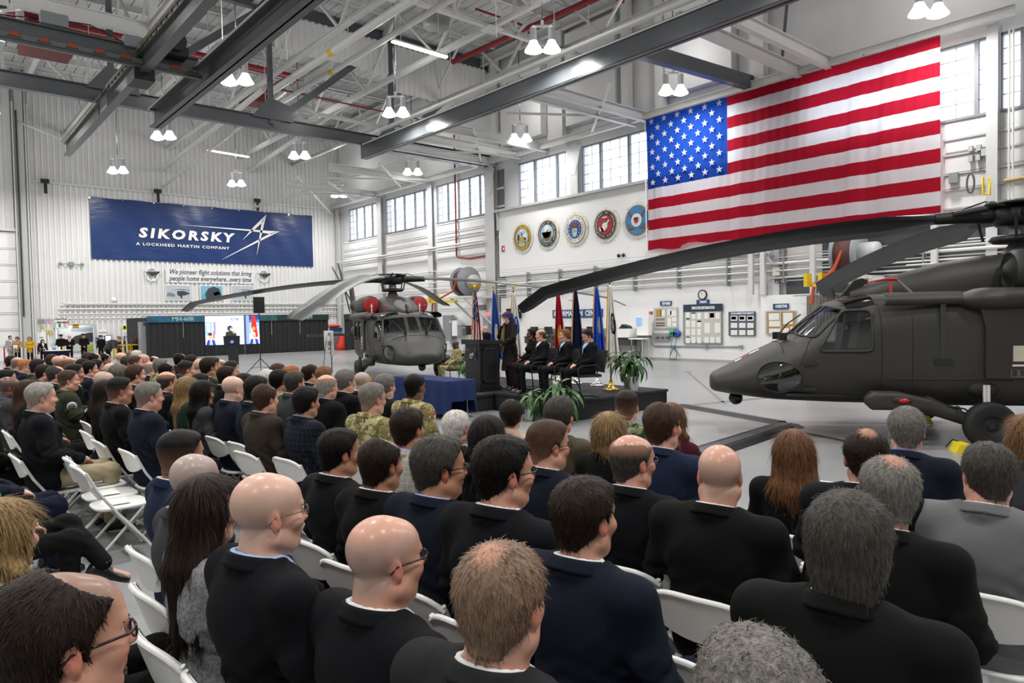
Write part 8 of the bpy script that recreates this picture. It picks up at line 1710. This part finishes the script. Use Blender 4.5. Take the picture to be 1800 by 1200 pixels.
for k, (px, m, nm) in enumerate(((1182.5, M('reel_green', '#3f8f6a', .5), 'green'), (1190, M('reel_blue', '#2b5aa0', .5), 'blue'))):
    c = onX(px, 586, XI-.15); t = thing('hose_reel', '%s air hose reel on the wall beside the large board' % nm, 'hose reel', c); mb = MB(); mb.lathe([(.04, -.08), (.16, -.08), (.16, -.06), (.09, -.05), (.09, .05), (.16, .06), (.16, .08), (.04, .08)], c, 20, axis='x'); part('drum', mb, m, t); mb = MB(); mb.cyl((c[0], c[1], c[2]), (XI, c[1], c[2]), .03, n=8); part('bracket', mb, MBLK, t); mb = MB(); mb.tube([(c[0], c[1], c[2]-.1), (c[0]-.02, c[1]+.1, c[2]-.6), (c[0], c[1]+.15*(1-2*k), c[2]-1.0)], .012, 6); part('hose', mb, m, t)
cd_ = thing('trim_7', kind='structure', loc=(XI, 18, .8)); P = [onX(1144, 588, XI-.05), onX(1145.5, 604, XI-.05), onX(1150, 608, XI-.05), onX(1305, 609.5, XI-.05)]; mb = MB(); mb.tube(P, .03, 8); part('conduit', mb, MGREY, cd_)
for px in (1183, 1241, 1303): rbox(px-3, 606.5, px+3, 612, MGREY, cd_, 'junction_box', XI-.03, .1)
rbox(1141, 582.5, 1147, 586, MGREY, cd_, 'junction_box', XI-.02, .1)
mb = MB(); P = [onX(1183, 610, XI-.12), onX(1178, 625, XI-.12), onX(1177, 632, XI-.12), onX(1188, 631, XI-.12), onX(1190, 622, XI-.12), onX(1186, 612, XI-.12)]; mb.tube(P, .015, 6); part('cable', mb, MBLK, cd_)
t = rthing(1141.5, 547.5, 1147.5, 551.5, 'wall_label', 'small red label left of the EH&S board', 'label', SR, x=XI); rbox(1142, 549, 1144, 549.6, MWHT, t, 'print_line', XI-.04, .003)
for px, py, w, h, lab, m in ((858.5, 551.5, 3.5, 3, 'small lit red exit sign behind the flags', M('exit_glow', '#ff6a5a', .5, emit=1.2)),):
    t = rthing(px-w, py-h, px+w, py+h, 'exit_sign', lab, 'sign', m, x=XI-.02, t_=.08); rtext('EXIT', px-w*.8, py-h*.6, px+w*.8, py+h*.6, t, MWHT, XI-.11)
for px, py, lab in ((807.5, 581, 'blue arrow sign beside the grey electrical cabinet'), (889.5, 566, 'blue arrow sign beside the white flag')):
    t = rthing(px-3.5, py-4, px+3.5, py+4, 'wall_sign', lab, 'sign', MSB, x=XI-.02); rbox(px-2, py-.4, px+2, py+1, MWHT, t, 'arrow', XI-.065, .01); rbox(px-2.5, py-3, px+2.5, py-2.4, MWHT, t, 'print_line', XI-.065, .01)
for k, (a, b, c, d, lab, m) in enumerate(((785, 554, 800, 599, 'tall grey electrical cabinet left of the lectern', MGREY), (811, 571, 820, 590, 'small grey electrical box right of the tall cabinet', MGREY), (801, 563, 811, 590, 'white electrical panel behind the soldier', MWHT), (826, 572, 831, 588, 'black switch box behind the national flag', MBLK), (764, 575, 771, 600, 'white test bench right of the far helicopter', MWHT), (897, 542.5, 904, 560, 'black monitor back mounted left of the white flag', MBLK), (911, 541.5, 917, 559, 'black monitor back mounted right of the white flag', MBLK), (847, 536, 855, 545, 'grey box above the exit sign', MGREY), (850, 557, 862, 622, 'grey service door under the exit sign', M('door_grey', '#8f979e', .5)), (1000, 519.5, 1011, 526.5, 'white emergency light above the information sign', MWHT))):
    t = rthing(a, b, c, d, 'electrical_box' if k < 8 else ('service_door' if k == 8 else 'emergency_light'), lab, 'box' if k < 8 else ('door' if k == 8 else 'lamp'), m, 'body', x=(XW-.37 if k in (4, 8) else XW-.24) if k < 9 else XI, t_=.3 if k < 8 else .06); rbox(a+(c-a)*.3, b+(d-b)*.2, c-(c-a)*.3, b+(d-b)*.3, MLGREY if m is not MLGREY else MGREY, t, 'label_plate', (XW-(.67 if k == 4 else .54)) if k < 8 else ((XW-.43) if k == 8 else XI-.06), .01)
t = rthing(882.5, 432.5, 887, 442, 'wall_label', 'small red fire label below the leftmost seal', 'label', SR, x=XI); rbox(884, 435, 886, 439, MWHT, t, 'print_line', XI-.04, .004)
p = onX(1094, 449, XI); t = thing('emergency_light', 'twin dark lamp heads on the white wall under the seals', 'lamp', p)
for s in (-1, 1): mb = MB(); mb.ell((XI-.1, p[1]+s*.14, p[2]), (.09, .08, .09), 10, 6); part('lamp_head', mb, MBLK, t)
t = rthing(1160.5, 447, 1167, 453.5, 'speaker_box', 'grey and tan boxes on the wall below the flag', 'box', MGREY, x=XI-.01, t_=.10); rbox(1167.5, 446.5, 1172, 451, M('box_tan', '#c8ab6e', .6), t, 'tan_box', XI-.01, .15); rbox(1173, 446, 1178, 450.5, M('box_tan', '#c8ab6e', .6), t, 'tan_box', XI-.01, .15)
s = rtext('P20', 1361.5, 491, 1372, 498.5, None, MBLK, XW-.35, .02); tag(s, 'black P20 lettering on the white column', 'lettering')
t = rthing(1361, 472, 1373, 484, 'wall_box', 'cream box on the P20 column', 'box', M('cream', '#d9d6c4', .6), 'body', x=XW-.36, t_=.15); rbox(1364, 476, 1370, 477.5, MGREY, t, 'label_plate', XW-.51, .005)
# wall fan, cable reels
c = onX(1350, 450, XW-.7); t = thing('wall_fan', 'grey caged wall fan under the big flag', 'fan', c); mb = MB()
for r in (.1, .2, .3, .38): mb.tube([(c[0]-.05*(1-r), c[1]+r*math.cos(a), c[2]+r*math.sin(a)) for a in np.linspace(0, 2*PI, 25)], .008, 5, cap=False)
part('cage', mb, MGREY, t)
for k in range(3): a = k*2*PI/3; mb = MB(); mb.obox((c[0], c[1]+.18*math.cos(a), c[2]+.18*math.sin(a)), (.02, .03*math.sin(a), -.03*math.cos(a)), (0, .16*math.cos(a), .16*math.sin(a)), (.005, 0, 0)); part('fan_blade', mb, MLGREY, t)
mb = MB(); mb.cyl((c[0]+.02, c[1], c[2]), (XW-.2, c[1], c[2]), .06); part('motor', mb, MGREY, t)
def cable_reel(px, py, x, R, lab, hx):
    c = onX(px, py, x); t = thing('cable_reel', lab, 'cable reel', c); MH = M('hose_orange', '#c8532a', .5)
    for s in (-.35, .35): mb = MB(); mb.lathe([(.12, s-.03), (R, s-.03), (R, s+.03), (.12, s+.03)], c, 28, axis='y'); part('flange', mb, MGREY, t)
    mb = MB(); mb.lathe([(R*.8, -.32), (R*.8, .32)], c, 24, axis='y'); part('wound_cable', mb, M('cable_brown', '#4f2a24', .6), t); mb = MB(); mb.lathe([(0, -.95), (.34, -.95), (.36, -.85), (.36, -.38), (0, -.38)], c, 20, axis='y'); part('motor_housing', mb, MLGREY, t)
    mb = MB(); mb.tube([(c[0]-R*.75, c[1], c[2]+.1), (c[0]-R*.8, c[1]+.25, c[2]-.5), (c[0]-R*.9, c[1]+hx*.7, c[2]-R-.1), (c[0]-R*.9, c[1]+hx, c[2]-R-.2), (c[0]-R*.9, c[1]+hx+.1, c[2]-R-.9)], .06, 8); part('orange_cable', mb, MH, t)
    for dy in (-.25, .25): mb = MB(); mb.box(c[0]-R-.05, c[0]-R*.6, c[1]+hx+dy-.06, c[1]+hx+dy+.06, c[2]-R-.3, c[2]-R+.15); part('yellow_bracket', mb, MYEL, t)
    mb = MB(); mb.box(c[0]-R, c[0]-R*.7, c[1]+min(0, hx), c[1]+max(0, hx), c[2]-R-.32, c[2]-R-.2); part('yellow_arm', mb, MYEL, t)
    mb = MB(); mb.box(c[0]-R*.9, XW-.34, c[1]-.8, c[1]+.6, c[2]-R-.12, c[2]-R); part('platform', mb, MSTEEL, t)
    for dy in (-.7, .5): mb = MB(); mb.bar((c[0]-R*.8, c[1]+dy, c[2]-R-.1), (XW-.36, c[1]+dy, c[2]-R-1.6), .1, .1); part('strut', mb, MSTEEL, t)
    return t
cable_reel(1493, 447, XW-1.2, .75, 'grey cable reel with orange cable above the near helicopter', .9)
cable_reel(818, 495, XW-1.65, .82, 'grey cable reel with orange cable behind the far helicopter', 2.2)
mb = MB(); mb.tube([onX(690, 485, XW-.15), onX(690, 485, XW-.8), onX(755, 478, XW-.8), onX(755, 478, XW-.15)], .035, 6); part('guard_rail', mb, MPIPE, tr)
P = onX(1455, 525, XW-.9); t = thing('bay_curtain', 'short pleated grey curtain beyond the near helicopter roof', 'curtain', P); mb = MB(); n = 60; ya_, yb_ = onX(1418, 525, XW-.9)[1], onX(1500, 525, XW-.9)[1]; za = onX(1455, 519, XW-.9)[2]
mb.grid([[(XW-.9+.05*math.sin(i*1.4), ya_+(yb_-ya_)*i/n, z) for i in range(n+1)] for z in (.02, za)]); part('pleated_cloth', mb, M('curtain_grey', '#8e8b84', .8), t); mb = MB(); mb.tube([(XW-.9, ya_+.5, za+.03), (XW-.9, yb_, za+.03)], .02, 6); part('curtain_rod', mb, MGREY, t)
t = rthing(1503, 483, 1521, 497, 'warning_sign', 'white warning sign with red header above the near helicopter', 'sign', MWHT, x=XW-1.0); rbox(1507, 484, 1517, 487, SR, t, 'header', XW-1.045, .01); rbox(1506, 490, 1518, 491, MGREY, t, 'print_line', XW-1.045, .01); rbox(1506, 493, 1518, 494, MGREY, t, 'print_line', XW-1.045, .01)
c = onX(1712, 300, XW-.5); t = thing('wall_pipework', 'grey utility boxes and yellow gate bracket on the wall right of the flag', 'wall fittings', c)
for a, b, cc, d, m in ((1704, 258, 1712, 266, MLGREY), (1718, 256, 1726, 265, MLGREY), (1727, 263, 1736, 274, MLGREY), (1704, 275, 1712, 284, MLGREY), (1717, 274, 1725, 282, MLGREY), (1670, 306, 1686, 321, MGREY)): rbox(a, b, cc, d, m, t, 'utility_box', XW-.1, .15)
mb = MB(); mb.tube([onX(1728, 343, XW-.6), onX(1728, 311, XW-.6), onX(1740, 314, XW-.6), onX(1740, 343, XW-.6), onX(1731, 340, XW-.6)], .035, 6); part('yellow_bracket', mb, MYEL, t); mb = MB(); a = np.linspace(0, 2*PI, 16); q = onX(1706, 322, XW-.5); mb.tube([(q[0], q[1]+.1*math.cos(k), q[2]+.3*math.sin(k)) for k in a], .03, 6); part('coiled_hose', mb, M('hose_grey', '#55585b', .6), t)
# ------------------------------------------------------------------ audience at the left edge, mostly outside the frame
for px, py, dz, yaw, lab, kw in ((-42, 790, 1.2, 4, 'seated person in green top and dark boots, holding notepad', dict(kind='f', var='x', top='teal', legs='black', hair='long', hcol='brown')), (-40, 752, 1.2, 2, 'seated person in dark blue jeans at the left edge', dict(kind='m', var='-', top='navy', legs='dkblue', hair='short', hcol='dbrown')), (-20, 718, 1.2, 2, 'seated person in black trousers at the left edge', dict(kind='m', var='-', top='black', legs='black', hair='short', hcol='black'))):
    P = atz(px, py, dz); pp = seated_pose(kw['kind'], 0, kw['var']); o = person(lab, (P[0], P[1], 0), math.radians(yaw), pp, 'pale', kw['hair'], kw['hcol'], 'none', kw['top'], 'top', None, kw['legs'], scale=1.02, boots=.16 if 'boots' in lab else 0)
    if 'notepad' in lab: mb = MB(); mb.box(.2, .45, -.1, .1, .70, .715); local('notepad', mb, MPAP, o, None, (0, 0, 0), (0, -.25, 0))
    chair(P[0]+.05, P[1], math.radians(yaw), 'white folding chair of the '+lab)
